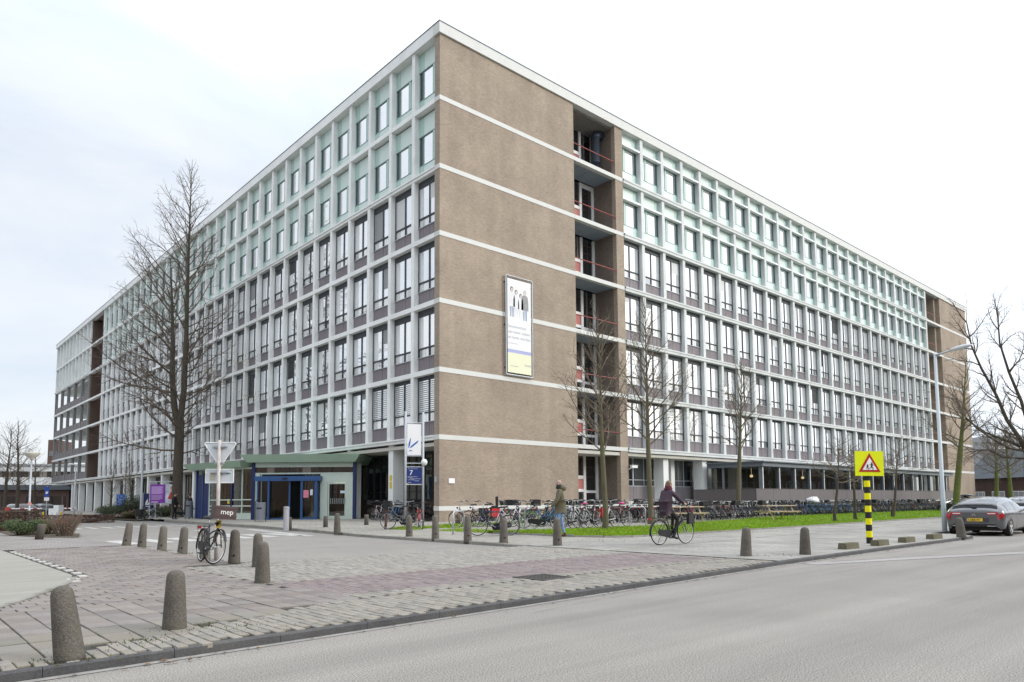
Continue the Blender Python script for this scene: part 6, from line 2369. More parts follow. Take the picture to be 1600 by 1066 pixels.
near = [
    ('dark bicycle side on, its front wheel beside the rusty stake', (16.43, 25.19, 0.226), PX + pi - .15, GR, True, False, 2, ('basket',)),
    ('white and red mountain bicycle facing out beside the right banner pole', (16.88, 24.46, 0.242), atan2(-F.y, -F.x) + .3, (.62, .12, .12), False, True, 4, ()),
    ('brown bicycle with high chrome bars left of the red panniers', (19.11, 24.11, 0.250), PX + pi + .5, BR, True, False, 3, ()),
    ('black bicycle with red panniers and a child seat by the brick wall', (19.96, 24.24, 0.250), PX + pi + .25, K_, True, False, 2, ('red_bags', 'child_seat')),
    ('blue and black bicycle nearest the kerb on the verge, seen side on', (15.90, 18.66, 0.185), PX + pi - .05, DB, False, False, 1, ()),
    ('white sloping frame bicycle behind the blue and black one', (19.28, 21.60, 0.250), PX + pi + .1, W__, True, True, 2, ()),
    ('black bicycle with baskets in front of the white plinth band', (22.03, 25.62, 0.250), PX + .2, K_, True, False, 2, ('basket', 'black_bags')),
    ('bicycle with a black crate on the front carrier left of the green tyre', (21.09, 22.75, 0.250), PX + .5, K_, True, False, 2, ('basket',)),
    ('blue bicycle with a bright green rear tyre', (19.12, 19.45, 0.246), PX - .05, BL, True, False, 2, ('green_tyre',)),
    ('blue framed bicycle partly behind the walking man', (21.89, 21.68, 0.250), PX + .15, (.10, .28, .45), False, False, 2, ()),
    ('white bicycle just right of the walking man', (20.76, 19.74, 0.249), PX + pi + .75, W__, True, False, 3, ()),
    ('white bicycle second to the right of the walking man', (21.34, 19.59, 0.248), PX + pi + .8, (.66, .68, .70), True, False, 3, ('pink_saddle',)),
    ('silver bicycle left of the first lawn tree', (21.89, 19.50, 0.246), PX + pi + .85, SI, True, False, 3, ('red_bags',)),
    ('white rimmed bicycle directly behind the first lawn tree', (22.76, 19.50, 0.246), PX + pi + .75, (.7, .7, .7), True, False, 3, ()),
    ('grey bicycle in the cycle hoop right of the first lawn tree', (23.57, 19.59, 0.248), PX + pi + .6, GR, False, False, 2, ('pink_saddle',)),
    ('turquoise bicycle against the white plinth left of the tall lawn tree', (32.53, 26.04, 0.250), PX + .1, TQ, False, False, 2, ('black_bags',)),
    ('black bicycle with panniers left of the turquoise one', (31.82, 25.89, 0.250), PX + .3, K_, True, False, 2, ('black_bags',)),
    ('black bicycle with a large wheel left of the tall lawn tree', (29.09, 22.48, 0.250), PX + .2, K_, True, False, 2, ('black_bags', 'red_bags')),
    ('bright pink bicycle right of the cyclist', (30.34, 20.68, 0.250), PX + .9, PK, True, False, 2, ()),
    ('dark bicycle parked by the navy board left of the entrance', (15.08, 55.92, 0.159), PX + .2, K_, True, False, 3, ('black_bags',)),
    ('dark bicycle parked by the tall litter bin near the smokers', (17.68, 56.37, 0.283), PX + .8, K_, True, False, 3, ()),
]
for lb, p, rz, colr, lady, sport, lean, ex in near:
    bicycle(lb, (p[0], p[1], p[2]), rz, colr, lady, sport, lean, 'bicycles parked on the forecourt', ex)

# prototypes with all their parts, copied for the denser rows
protos = []
rng = random.Random(77)
spot_rows = []
# under the overhang at the left of the corner
for i in range(9):
    spot_rows.append((23.6 + .15 * (i % 2), 38.6 - i * .62, radians(rng.uniform(-14, 14)) + pi, 'bicycle in the dim row under the overhang', 'bicycles under the overhang'))
for i in range(8):
    spot_rows.append((22.3 + .2 * (i % 3), 33.0 - i * .0 + i * .55, radians(200 + rng.uniform(-18, 18)), 'bicycle tangled behind the banner stand', 'bicycles behind the banner stand'))
for i in range(16):
    spot_rows.append((22.6 + i * .56, 22.3 + .25 * sin(i) + .04 * i, radians(62 + rng.uniform(-16, 16)), 'bicycle in the second row before the brick gable', 'second row of bicycles on the forecourt'))
for i in range(10):
    spot_rows.append((24.0 + i * .85, 26.6 + .3 * sin(i * 2), radians(80 + rng.uniform(-25, 25)), 'bicycle in the back row against the white plinth', 'back row of bicycles by the plinth'))
PAL = [K_, K_, GR, K_, SI, W__, BR, DB, K_, RD, BL, GR, SI, (.10, .13, .09)]
bp = []
for k in range(3):
    b = bicycle('x', (0, -100 - k, 0), 0, K_, k != 1, k == 1, 2, 'x', (('basket',), (), ('black_bags',))[k])
    register(b); bp.append(b)
used = [False] * 3
rank = {}
ORD = 'first second third fourth fifth sixth seventh eighth ninth tenth eleventh twelfth thirteenth fourteenth fifteenth sixteenth'.split()
for i, (x, y, rz, lb, gp) in enumerate(spot_rows):
    k = rng.randrange(3) if i > 2 else i
    c = bp[k] if not used[k] else copy_tree(bp[k], None, (*rng.choice(PAL), 1))
    used[k] = True
    c.location = (x, y, gz(x, y)); c.rotation_euler = (radians(rng.uniform(-5, 7)), 0, rz)
    rank[gp] = rank.get(gp, 0) + 1
    c['label'] = '%s, %s' % (lb, ORD[rank[gp] - 1] + (' from the corner' if 'overhang' in gp or 'banner' in gp else ' from the left')); c['group'] = gp
    if lb.startswith('dark'):
        for ch in c.children if used[k] else ():
            pass
for o in ():
    pass


# the long dense rack before the terrace: one mesh per bicycle, too small to show its parts
def rack_bike(lady, basket, col):
    mb = MB()
    for sx in (-1, 1):
        g_tyre(mb, sx * WB, 16, 1); g_wheel(mb, sx * WB, 2, 2, 7, 16)
    g_frame(mb, lady, 0); g_guard(mb, 1); g_carrier(mb, 1); g_bar(mb, False, 2, 1); g_chain(mb, 1)
    g_saddle(mb, 1)
    if basket: crate_mesh(mb, .42, .74, .19, .90, 1.14, 1)
    me = mb.mesh('bicycle', [PAINT, BLACK, ALU])
    return me


RK = [rack_bike(a, b, 0) for a, b in ((True, False), (False, False), (True, True))]
CN = {K_: 'black', GR: 'dark grey', SI: 'silver', W__: 'white', BR: 'brown', DB: 'navy', RD: 'red', BL: 'blue'}
BLUEROW = (.03, .20, .50)
x = 33.2
n = 0
while x < 79:
    # a double row, packed tighter than a bicycle is wide, every other one lifted in the rack
    for row in (0, 1):
        yb = (23.0 if x > 40 else 23.0 - (40 - x) * .12) + (1.75 if row else 0) + .25 * (1 if n % 2 else 0)
        if x > 72 and rng.random() < .5: continue
        if n >= 250: break
        o = bpy.data.objects.new('bicycle', rng.choice(RK)); COL.objects.link(o)
        up = 0.0
        o.location = (x + rng.uniform(-.06, .06), yb + rng.uniform(-.12, .12), gz(x, yb) - .12)
        o.rotation_euler = (radians(rng.uniform(-6, 8)), radians(-4 if up else 0), radians((78 if rng.random() < .8 else 258) + rng.uniform(-10, 10)))
        blue = 46.5 < x < 54 and rng.random() < .55
        colr_ = BLUEROW if blue else rng.choice(PAL)
        o.color = (*colr_, 1)
        if blue: tag(o, 'blue bicycle in the blue stretch of the long rack before the terrace', 'bicycle', 'blue bicycles in the terrace rack')
        else: tag(o, '%s bicycle in %s row of terrace rack, %s' % (CN.get(colr_, 'dark'), 'back' if row else 'front', 'left of the third lawn tree' if x < 40.5 else ('between lawn tree and warning sign' if x < 62 else 'right of the warning sign')), 'bicycle', 'bicycles in the terrace rack')
        n += 1
    x += .40 + rng.uniform(-.04, .05)
# the empty end of the rack
for k in range(24):
    t = thing('cycle_stand', 'empty steel rack hoop at the far end of the terrace rack', 'cycle stand', (79.3 + k * .46, 24.3, gz(80, 24) - .1), 0, 'empty rack hoops')
    MB().tube([(0, -.35, -.02), (0, -.35, .42), (0, -.1, .62), (0, .3, .50), (0, .4, .02)], .022, 5).build('hoop', STEEL, t, world=False)


def tarp_():
    mb = MB().ellipsoid((0, 0, 0), (.6, .42, .24), 18, 12)
    r_ = random.Random(2)
    mb.v = [(x_ * r_.uniform(.8, 1.15), y_ * r_.uniform(.85, 1.15), z_ + .08 * sin(x_ * 9) + r_.uniform(-.05, .05)) for x_, y_, z_ in mb.v]
    return mb


sc = bpy.data.objects.new('rain_cover', tarp_().mesh('rain_cover', M('white_tarp', (.70, .71, .72), .5, .1, 3), True)); COL.objects.link(sc)
sc.location = (49.0, 23.2, 1.22); tag(sc, 'white plastic cover bunched over bicycles in the rack', 'cover')

# ------------------------------------------------------------------ picnic tables
WOOD = M('picnic_wood', (.52, .42, .29), .8, .15, 3, stretch=(.4, 6, 6), fine=.12, fscale=30, stain=(.24, .20, .14), stain_amt=.5)


def picnic(loc, rz, lb):
    t = thing('picnic_table', lb, 'picnic table', loc, rz, 'wooden picnic tables')
    for i in range(5):
        MB().box(-.95, -.37 + i * .15, .72, .95, -.37 + i * .15 + .138, .76).build('top_plank', WOOD, t, world=False)
    for s in (-1, 1):
        for j in range(2):
            y = s * .62 + (j - .5) * .15
            MB().box(-.95, y - .068, .42, .95, y + .068, .46).build('seat_plank', WOOD, t, world=False)
    for x in (-.72, .72):
        for s in (-1, 1):
            MB().tube([(x, s * .66, -.01), (x, s * .20, .72)], .045, 4).build('leg', WOOD, t, world=False)
        MB().box(x - .02, -.75, .34, x + .02, .75, .42).build('crossbeam', WOOD, t, world=False)
    return t


picnic((36.6, 19.3, gz(36, 19.3) + .02), FACE + .30, 'weathered picnic table on the lawn right of the third lawn tree')
picnic((29.8, 20.6, gz(29.8, 20.6) + .02), FACE + .3, 'picnic table behind the cyclist and the tall lawn tree')


# ================================================================== PEOPLE
SKIN = M('skin', (.50, .31, .24), .55, .08, 6)
JEANS = M('denim_blue', (.17, .27, .45), .85, .2, 4, fine=.1, stain=(.30, .40, .55), stain_amt=.4, sscale=3)
OLIVE = M('olive_parka', (.115, .105, .065), .85, .15, 4, bump=.3)
OLIVED = M('collar_dark', (.03, .03, .028), .9)
SHOEB = M('shoe_brown', (.09, .03, .025), .6)
PURPC = M('plum_coat', (.040, .022, .036), .7, .15, 5, bump=.3)
SCARF = M('scarf_wine', (.10, .018, .035), .9, .2, 8)
TROUS = M('trousers_black', (.014, .013, .014), .8, .2, 5)
HAIRB = M('hair_brown', (.15, .095, .055), .7, .25, 12, stretch=(1, 1, .2))
HAIRG = M('hair_grey_stubble', (.36, .27, .23), .8, .1, 20)
HAIRK = M('hair_dark', (.03, .022, .018), .7, .2, 12)
BLACKC = M('coat_black', (.012, .012, .014), .85, .2, 5)
SHOEK = M('shoe_black', (.012, .012, .012), .5)


def skin_mesh(name, verts, edges, radii, levels=2, root=0):
    """one continuous surface grown round a skeleton"""
    me = bpy.data.meshes.new(name)
    me.from_pydata(verts, edges, [])
    o = bpy.data.objects.new(name, me)
    COL.objects.link(o)
    o.modifiers.new('s', 'SKIN')
    sv = me.skin_vertices[0].data
    for i, r in enumerate(radii):
        sv[i].radius = r if hasattr(r, '__len__') else (r, r)
        sv[i].use_root = (i == root)
    m = o.modifiers.new('u', 'SUBSURF'); m.levels = levels; m.render_levels = levels
    bpy.context.view_layer.update()
    dg = bpy.context.evaluated_depsgraph_get()
    out = bpy.data.meshes.new_from_object(o.evaluated_get(dg))
    bpy.data.objects.remove(o)
    out.name = name
    out.polygons.foreach_set('use_smooth', [True] * len(out.polygons))
    return out


def person(label, loc, rz, J, hem, mats, hair=None, scale=1.0, legs_mat=JEANS, coat=OLIVE, shoe=SHOEB, hood=False, collar=None, group=None, face_up=0.0, cw=1.0):
    """J: joints in local metres, the figure faces +x. hem: lowest point of the coat"""
    t = thing('person', label, 'person', loc, rz, group)
    names = ['pelvis', 'waist', 'chest', 'neckb', 'neck', 'skull', 'crown', 'shl', 'ell', 'wrl', 'hal', 'shr', 'elr', 'wrr', 'har', 'hil', 'knl', 'anl', 'hel', 'tol', 'hir', 'knr', 'anr', 'her', 'tor', 'nose', 'chin']
    Jv = dict(J)
    n = Vector(Jv['neckb']); s_ = Vector(Jv['skull'])
    up = (s_ - n).normalized()
    fw = Vector(Jv.get('gaze', (1, 0, 0))).normalized()
    Jv.setdefault('neck', tuple(n.lerp(s_, .45)))
    Jv['crown'] = tuple(s_ + up * .105)
    Jv['nose'] = tuple(s_ + fw * .095 - up * .012)
    Jv['chin'] = tuple(s_ + fw * .055 - up * .085)
    V = [tuple(Jv[k]) for k in names]
    ix = {k: i for i, k in enumerate(names)}
    E_ = [('pelvis', 'waist'), ('waist', 'chest'), ('chest', 'neckb'), ('neckb', 'neck'), ('neck', 'skull'), ('skull', 'crown'), ('skull', 'nose'), ('skull', 'chin'),
          ('chest', 'shl'), ('shl', 'ell'), ('ell', 'wrl'), ('wrl', 'hal'), ('chest', 'shr'), ('shr', 'elr'), ('elr', 'wrr'), ('wrr', 'har'),
          ('pelvis', 'hil'), ('hil', 'knl'), ('knl', 'anl'), ('anl', 'hel'), ('hel', 'tol'), ('pelvis', 'hir'), ('hir', 'knr'), ('knr', 'anr'), ('anr', 'her'), ('her', 'tor')]
    RR = dict(pelvis=(.115, .15), waist=(.10, .13), chest=(.115, .155), neckb=(.06, .06), neck=(.055, .055), skull=(.082, .098), crown=(.05, .055), nose=.014, chin=.032,
              shl=.058, ell=.042, wrl=.030, hal=.028, shr=.058, elr=.042, wrr=.030, har=.028, hil=.085, knl=.060, anl=.045, hel=.042, tol=.034, hir=.085, knr=.060, anr=.045, her=.042, tor=.034)
    body = skin_mesh('body', V, [(ix[a], ix[b]) for a, b in E_], [RR[k] for k in names])
    # dress the one surface by the bone each face lies nearest to
    segs = []
    for a, b in E_:
        if a in ('skull', 'neck') or b in ('neck', 'skull'): k = 0
        elif b in ('hal', 'har'): k = 0
        elif b in ('hel', 'tol', 'her', 'tor'): k = 3
        elif b in ('waist',): k = 1
        elif b in ('hil', 'knl', 'anl', 'hir', 'knr', 'anr'): k = 1
        else: k = 2
        segs.append((Vector(Jv[a]), Vector(Jv[b]), k, .05 if k == 2 else 0))
    for m in (SKIN, legs_mat, coat, shoe):
        body.materials.append(m)
    for p in body.polygons:
        c = p.center
        best, bk = 9e9, 1
        for a, b, k, _ in segs:
            d = b - a
            tt = max(0, min(1, (c - a).dot(d) / max(d.length_squared, 1e-9)))
            q = (a + d * tt - c).length
            if q < best: best, bk = q, k
        p.material_index = bk
    inst('body', body, t)
    # coat: a looser second skin over trunk and arms, open at the hem
    cn = ['hemv', 'pelvis', 'waist', 'chest', 'neckb', 'shl', 'ell', 'wrl', 'shr', 'elr', 'wrr']
    Jc = dict(Jv); Jc['hemv'] = hem
    CV = [tuple(Jc[k]) for k in cn]
    ci = {k: i for i, k in enumerate(cn)}
    CE = [('pelvis', 'hemv'), ('pelvis', 'waist'), ('waist', 'chest'), ('chest', 'neckb'), ('chest', 'shl'), ('shl', 'ell'), ('ell', 'wrl'), ('chest', 'shr'), ('shr', 'elr'), ('elr', 'wrr')]
    CR = dict(hemv=(.155 * cw, .19 * cw), pelvis=(.16 * cw, .19 * cw), waist=(.145 * cw, .175 * cw), chest=(.155 * cw, .195 * cw), neckb=(.085, .09), shl=.082, ell=.066, wrl=.052, shr=.082, elr=.066, wrr=.052)
    cm = skin_mesh('coat', CV, [(ci[a], ci[b]) for a, b in CE], [CR[k] for k in cn], root=1)
    cm.materials.append(coat)
    inst('coat', cm, t)
    if hood:
        b_ = n - fw * .09 + Vector((0, 0, .03))
        MB().ellipsoid(tuple(b_), (.115, .15, .10), 12, 8).build('hood', coat, t, smooth=True, world=False)
    if collar is not None:
        MB().torus((n.x + .015, n.y, n.z + .045), .082, .042, 'z', 16, 8).torus((n.x + .02, n.y, n.z + .10), .07, .035, 'z', 16, 8).build('collar', collar, t, smooth=True, world=False)
    # hands: palm, four fingers and a thumb, loosely curled
    for s, w_, h_ in ((1, 'wrl', 'hal'), (-1, 'wrr', 'har')):
        a, b = Vector(Jv[w_]), Vector(Jv[h_])
        d = (b - a).normalized()
        sd = d.cross(Vector((0, s, 0)))
        if sd.length < .05: sd = Vector((0, 0, 1)).cross(d)
        sd.normalize()
        nn = d.cross(sd).normalized()
        if nn.z > 0 and abs(nn.z) > .5: nn = -nn
        mb = MB()
        for k in range(4):
            o_ = sd * ((k - 1.5) * .020)
            L = (.070, .080, .075, .058)[k]
            p1 = b + o_
            p2 = p1 + (d * .85 + nn * .4).normalized() * L * .5
            p3 = p2 + (d * .2 + nn * .9).normalized() * L * .45
            mb.tube([a.lerp(b, .6) + o_, p1, p2, p3], [.010, .0105, .009, .007], 6)
        th = a.lerp(b, .45) + sd * .035
        mb.tube([a.lerp(b, .3), th, th + (d + nn * .6).normalized() * .045], [.012, .011, .008], 6)
        mb.build('hand', SKIN, t, smooth=True, world=False)
    # hair and ears
    hm = MB()
    if hair is not None:
        hm.ellipsoid(tuple(s_ + up * .035 - fw * .022), (.092, .088, .098) if hair is not HAIRG else (.088, .084, .088), 14, 9)
        if hair is HAIRB:
            hm.ellipsoid(tuple(s_ - up * .01 - fw * .055), (.06, .075, .075), 12, 8)
        hm.build('hair', hair, t, smooth=True, world=False)
    em = MB()
    side = up.cross(fw).normalized()
    for s in (-1, 1):
        em.ellipsoid(tuple(s_ + side * s * .083 - fw * .005 - up * .01), (.018, .010, .028), 8, 6)
        em.ellipsoid(tuple(s_ + fw * .083 + side * s * .032 + up * .012), (.008, .012, .007), 6, 4)
    em.build('ear', SKIN, t, smooth=True, world=False)
    if scale != 1.0: t.scale = (scale,) * 3
    return t


def walking(step=.28, arm=.2, h=1.0):
    return dict(pelvis=(0, 0, .95), waist=(.0, 0, 1.10), chest=(.01, 0, 1.34), neckb=(.0, 0, 1.50), skull=(.045, 0, 1.665),
                shl=(.0, .19, 1.44), ell=(.02 + arm * .2, .245, 1.16), wrl=(.11 + arm * .5, .22, .93), hal=(.15 + arm * .6, .21, .85),
                shr=(.0, -.19, 1.44), elr=(-.02 - arm * .1, -.245, 1.16), wrr=(.07 - arm * .1, -.22, .92), har=(.10 - arm * .1, -.21, .84),
                hil=(.0, .095, .88), knl=(step * .55, .10, .50), anl=(step * .75, .10, .10), hel=(step * .75 - .03, .10, .045), tol=(step * .75 + .15, .11, .03),
                hir=(.0, -.095, .88), knr=(-step * .25, -.10, .48), anr=(-step * .9, -.10, .13), her=(-step * .9 - .04, -.10, .06), tor=(-step * .9 + .13, -.11, .03))


mx_, my_, mz_ = (17.19, 16.74, 0.154)
person('bald man in an olive parka and light jeans walking left over the verge', (mx_, my_, mz_), atan2(-R.y, -R.x) - .1, walking(.13, .3), (-.01, 0, .78), None, HAIRG, 1.055, JEANS, OLIVE, SHOEB, True, OLIVED, cw=1.12)

# the cyclist and her bicycle (she sits on it: a thing of its own)
c1, c2 = (16.93, 12.55, 0.090), (17.51, 11.89, 0.090)
crz = atan2(c2[1] - c1[1], c2[0] - c1[0])
crz = -.12
cb = bicycle('dark city bicycle ridden by the woman in the plum coat', ((c1[0] + c2[0]) / 2 - .1, (c1[1] + c2[1]) / 2, .09), crz, (.06, .06, .055), True, False, 0, None, ())
sit = dict(pelvis=(-.27, 0, 1.04), waist=(-.27, 0, 1.17), chest=(-.20, 0, 1.38), neckb=(-.15, 0, 1.53), skull=(-.10, 0, 1.685),
           shl=(-.16, .17, 1.47), ell=(.06, .23, 1.28), wrl=(.20, .27, 1.16), hal=(.26, .28, 1.135), shr=(-.16, -.17, 1.47), elr=(.06, -.23, 1.27), wrr=(.20, -.27, 1.16), har=(.26, -.28, 1.135),
           hil=(-.22, .09, 1.0), knl=(.16, .10, .90), anl=(.10, .10, .49), hel=(.07, .10, .44), tol=(.24, .10, .42),
           hir=(-.22, -.09, 1.0), knr=(.10, -.11, .70), anr=(-.06, -.12, .27), her=(-.11, -.12, .22), tor=(.09, -.13, .165), gaze=(.95, -.18, 0))
person('woman in a plum coat and wine scarf riding a bicycle to the right', tuple(cb.location), crz, sit, (-.24, 0, .93), None, HAIRB, 1.0, TROUS, PURPC, SHOEK, False, SCARF)
bag = thing('handbag', 'black bag hanging from the handlebar of the ridden bicycle', 'bag', (cb.location.x, cb.location.y, .09), crz)
M_ = Matrix(((.82, 0, 0, .36), (0, 1, 0, -.36), (0, 0, 1, .58), (0, 0, 0, 1)))
mb = MB().prism([(-.15, -.055), (.15, -.055), (.16, .0), (.15, .055), (-.15, .055), (-.16, 0)], 0, .32, 0, M_)
for v in range(len(mb.v)):
    x_, y_, z_ = mb.v[v]
    if z_ > .8: mb.v[v] = (.36 + (x_ - .36) * .72, -.36 + (y_ + .36) * .6, z_)
mb.build('body', M('bag_leather', (.014, .014, .016), .4, .2, 6), bag, world=False)
MB().tube([(.29, -.36, .88), (.28, -.32, 1.05), (.27, -.29, 1.12), (.35, -.33, 1.05), (.43, -.36, .88)], .008, 5).build('strap', M('bag_strap', (.014, .014, .016), .4), bag, world=False)

p1, p2, p3 = (16.14, 53.62), (17.18, 53.63), (17.65, 52.93)
person('person in a long black coat standing before the billboard facing right', (*p1, gz(*p1)), PX + .2, walking(.08, .15), (0, 0, .62), None, HAIRK, 1.08, BLACKC, BLACKC, SHOEK, False, None, 'people by the entrance')
person('person in black behind the tall grey litter bin', (*p2, gz(*p2)), PX + pi + .9, walking(.05, .4), (0, 0, .78), None, HAIRK, .98, BLACKC, BLACKC, SHOEK, False, None, 'people by the entrance')
person('person in a black jacket and blue jeans facing the entrance doors', (*p3, gz(*p3)), PX + .4, walking(.10, .2), (0, 0, .85), None, HAIRB, .96, M('denim_dark', (.09, .15, .27), .85, .2, 4), BLACKC, SHOEK, False, None, 'people by the entrance')


# ================================================================== CARS
CARP = M('car_paint_grey', (.12, .125, .135), .28, .04, 1, metal=.55, spec=.6, coat=.9)
CARW = M('car_paint_silver', (.38, .40, .42), .3, .04, 1, metal=.5, spec=.6, coat=.8)
CARK = M('car_paint_black', (.012, .012, .013), .25, .04, 1, spec=.6, coat=.9)
CARGL = M('car_glass', (.012, .015, .018), .06, .05, 1, spec=.8, coat=.5)
LAMP = M('tail_lamp', (.40, .012, .02), .15, .1, 6, spec=.7, coat=.6)
LAMPC = M('tail_lamp_clear', (.75, .70, .68), .15, .05, 6, coat=.6)
PLATE = M('plate_yellow', (.68, .46, .05), .5, .05, 5)
CARDK = M('car_rear_glass', (.010, .012, .015), .35, .05, 1, spec=.25)
TRIM = M('car_trim_black', (.015, .015, .016), .5, .1, 5)

# stations from the tail (x=0) to the nose: x, half width, sill z, bumper/belt z, roof z, half width at the roof
ST = [(0.00, .72, .42, .72, .90, .66), (.03, .81, .34, .80, 1.00, .70), (.10, .88, .28, .86, 1.06, .72), (.22, .91, .25, .90, 1.19, .69), (.45, .92, .23, .92, 1.285, .65), (.80, .925, .22, .93, 1.385, .61), (1.25, .925, .21, .93, 1.465, .60),
      (1.75, .92, .21, .92, 1.50, .60), (2.3, .92, .21, .915, 1.49, .60), (2.75, .92, .21, .91, 1.42, .58), (3.15, .915, .21, .90, 1.22, .60), (3.5, .91, .22, .885, 1.00, .66), (3.95, .89, .24, .80, .91, .62), (4.25, .82, .28, .68, .80, .56), (4.45, .66, .38, .60, .66, .46)]


def catmull(P, t):
    n = len(P) - 1
    i = max(0, min(int(t), n - 1)); u = t - i
    p0, p1, p2, p3 = P[max(i - 1, 0)], P[i], P[i + 1], P[min(i + 2, n)]
    return tuple(.5 * (2 * b + (c - a) * u + (2 * a - 5 * b + 4 * c - d) * u * u + (3 * b - a - 3 * c + d) * u ** 3) for a, b, c, d in zip(p0, p1, p2, p3))


def car_pt(s, v):
    """s along the stations, v from -1 (left sill) over the roof to 1 (right sill)"""
    x, w, zs, zb, zr, wr = catmull(ST, s)
    a = abs(v)
    sec = [(0, zr), (wr * .55, zr - .008), (wr * .9, zr - .045), (wr + (w - wr) * .45, zr - (zr - zb) * .45), (w * .975, zb + .01), (w, zb - .14), (w * .995, (zs + zb) / 2 - .06), (w * .95, zs + .05), (w * .86, zs)]
    y, z = catmull(sec, a * (len(sec) - 1))
    return Vector((x, y * (1 if v >= 0 else -1), z))


def car_patch(name, mat, s0, s1, v0, v1, parent, off=.006, ns=6, nv=6, smooth=True):
    mb = MB()
    e = .02
    for i in range(ns + 1):
        for j in range(nv + 1):
            s, v = s0 + (s1 - s0) * i / ns, v0 + (v1 - v0) * j / nv
            p = car_pt(s, v)
            nrm = (car_pt(min(s + e, 14), v) - car_pt(max(s - e, 0), v)).cross(car_pt(s, v + e) - car_pt(s, v - e))
            if nrm.length > 1e-9:
                nrm.normalize()
                if nrm.dot(Vector((0, p.y, p.z - .6))) < 0 and not (abs(p.y) < .05 and nrm.z > 0): nrm = -nrm
            q_ = p + nrm * off
            mb.v.append(tuple(q_))
    for i in range(ns):
        for j in range(nv):
            k = i * (nv + 1) + j
            mb.f.append([k, k + 1, k + nv + 2, k + nv + 1]); mb.m.append(0)
    return mb.build(name, mat, parent, smooth=smooth, world=False)


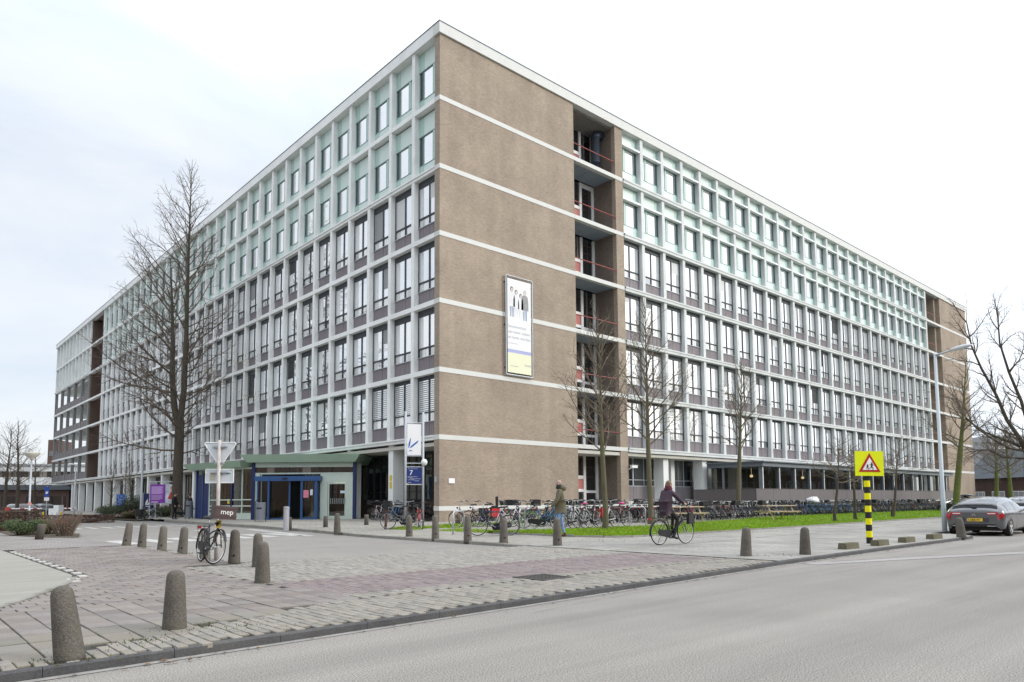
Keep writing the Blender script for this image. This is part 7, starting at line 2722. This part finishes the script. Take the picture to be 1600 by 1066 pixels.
def car(label, loc, rz, paint, group=None, detailed=True, plate='7-SBB-97', name='parked_car', rack=False):
    t = thing(name, label, 'car', loc, rz, group)
    mb = MB()
    NS, NV = 56, 40
    for i in range(NS + 1):
        for j in range(NV + 1):
            mb.v.append(tuple(car_pt(i * 14 / NS, -1 + 2 * j / NV)))
    for i in range(NS):
        for j in range(NV):
            k = i * (NV + 1) + j
            mb.f.append([k, k + 1, k + NV + 2, k + NV + 1]); mb.m.append(0)
    mb.f.append(list(range(NV + 1))); mb.m.append(0)
    mb.f.append([NS * (NV + 1) + j for j in range(NV + 1)][::-1]); mb.m.append(0)
    mb.build('body', paint, t, smooth=True, world=False, angle=radians(50))
    MB().box(.25, -.78, .20, 4.3, .78, .34).build('underbody', TRIM, t, world=False)
    # windows
    car_patch('rear_window', CARDK, 2.12, 2.98, -.29, .29, t)
    car_patch('roof_glass', CARGL, 3.05, 5.0, -.27, .27, t)
    car_patch('windscreen', CARGL, 9.1, 10.75, -.27, .27, t)
    for s in (-1, 1):
        a, b = (.345, .485)
        car_patch('side_window', CARGL, 4.6, 6.9, s * a, s * b, t)
        car_patch('side_window', CARGL, 7.0, 9.7, s * a, s * b, t)
        car_patch('window_trim', CHROME, 4.5, 10.0, s * .490, s * .502, t, .009, 12, 1)
        car_patch('sill_trim', CHROME, 4.6, 9.6, s * .90, s * .915, t, .010, 10, 1)
        car_patch('door_handle', paint, 6.15, 6.45, s * .575, s * .60, t, .02, 2, 1)
        car_patch('door_handle', paint, 8.15, 8.4, s * .575, s * .60, t, .02, 2, 1)
        car_patch('door_seam', TRIM, 6.95, 6.985, s * .50, s * .9, t, .003, 1, 8)
        car_patch('tail_light', LAMP, .25, 2.2, s * .47, s * .62, t, .012, 8, 5)
        MB().box(-.004, s * .40, .80, .05, s * .74, .905).build('tail_light', LAMP, t, world=False)
        MB().box(-.012, s * .42, .838, .0, s * .66, .872).build('light_strip', LAMPC, t, world=False)
        for x in (.80, 3.52):
            # arch, tyre, rim
            MB().lathe([(.375, 0), (.37, .012)], 28, (0, 0, 0), 0, Matrix.Translation((x, s * .918, .34)) @ Matrix.Rotation(-s * pi / 2, 4, 'X')).build('wheel_arch', TRIM, t, smooth=True, world=False)
            Mx = Matrix.Translation((x, s * .72, .335)) @ Matrix.Rotation(-s * pi / 2, 4, 'X')
            w = MB().lathe([(.20, .0), (.30, -.01), (.335, .03), (.335, .19), (.315, .225), (.24, .225), (.235, .20)], 28, (0, 0, 0), 0, Mx).build('wheel', RUBBER, t, smooth=True, world=False)
            rm = MB().lathe([(.238, .16), (.238, .222), (.222, .222), (.215, .17)], 28, (0, 0, 0), 0, Mx)
            for k in range(5):
                a_ = 2 * pi * k / 5 + .3
                rm.xbox(Mx @ Matrix.Rotation(a_, 4, 'Z'), .02, -.035, .185, .228, .035, .215)
            rm.lathe([(.05, .16), (.05, .222), (.03, .228)], 12, (0, 0, 0), 0, Mx)
            rm.build('rim', ALU, w, smooth=False, world=False)
        M2 = Matrix.Translation((3.02, s * 1.0, 1.0))
        MB().ellipsoid((0, 0, 0), (.10, .11, .07), 10, 7, 0, M2).tube([(3.02, s * .86, .95), (3.02, s * .97, .98)], .025, 5).build('mirror', CARK, t, smooth=True, world=False)
    # tail details
    MB().box(-.008, -.66, .36, .08, .66, .46).build('bumper_insert', TRIM, t, world=False)
    pl_ = MB().box(-.018, -.27, .56, .0, .27, .68).build('number_plate', PLATE, t, world=False)
    MB().box(-.020, .215, .562, -.0175, .268, .678).build('plate_band', BLUE_F, pl_, world=False)
    text('lettering', plate, .105, INK, pl_, (-.0215, .20, .583), (pi / 2, 0, -pi / 2), extrude=.001)
    MB().box(-.03, -.36, .535, .0, .36, .553).box(.0, -.46, .52, .012, .46, .70).build('plate_recess', paint, t, world=False)
    for s in (-1, 1):
        MB().box(-.02, s * .40, .37, .03, s * .66, .40).build('exhaust_trim', CHROME, t, world=False)
    bd_ = MB()
    for k in range(2):
        z = .785 + k * .045
        bd_.add([(-.012, .06, z - .03), (-.012, 0, z + .012), (-.012, -.06, z - .03), (-.012, -.06, z - .012), (-.012, 0, z + .03), (-.012, .06, z - .012)], [(0, 1, 4, 5), (1, 2, 3, 4)])
    bd_.build('badge', CHROME, t, world=False)
    car_patch('spoiler', TRIM, 2.93, 3.10, -.28, .28, t, .035, 2, 8)
    MB().tube([(.10, 0, 1.10), (.13, .22, 1.12)], .014, 5).ellipsoid((.09, 0, 1.09), (.03, .09, .025), 8, 5).build('wiper', TRIM, t, world=False)
    if rack:
        for s in (-1, 1):
            MB().tube([(1.2, s * .52, 1.5), (1.25, s * .52, 1.56), (2.3, s * .52, 1.57), (2.4, s * .52, 1.49)], .02, 5).build('roof_rail', TRIM, t, world=False)
        MB().ellipsoid((1.7, 0, 1.62), (.8, .42, .12), 12, 7).build('roof_box', CARK, t, smooth=True, world=False)
    t.scale = (1, 1, .93)
    return t


car('dark grey hatchback with yellow plate parked in the bay at the right', (29.35, 8.06, .0), 0.02, CARP, 'parked cars at the right', plate='7-SBB-97')
car('pale silver car parked ahead of the grey hatchback at the right edge', (34.9, 8.1, .0), 0.0, CARW, 'parked cars at the right', plate='48-LTZ-3')
car('black car with a roof box parked beyond, before the brown house', (*(67.16, 17.91), .05), .9, CARK, 'parked cars at the right', rack=True, plate='6-XKD-21')
for i, (xy, p_, lb) in enumerate([((11.44, 97.62), CARK, 'black car in the far car park behind the hedge'), ((14.59, 102.89), CARW, 'silver car in the far car park right of the bowl lamp'), ((14.19, 108.64), CARP, 'dark car in the far car park between the bare trees')]):
    car(lb, (*xy, .03), FACE + .4 + i, p_, 'cars in the far car park', plate='12-HH-%d' % i)


bpy.context.view_layer.update()
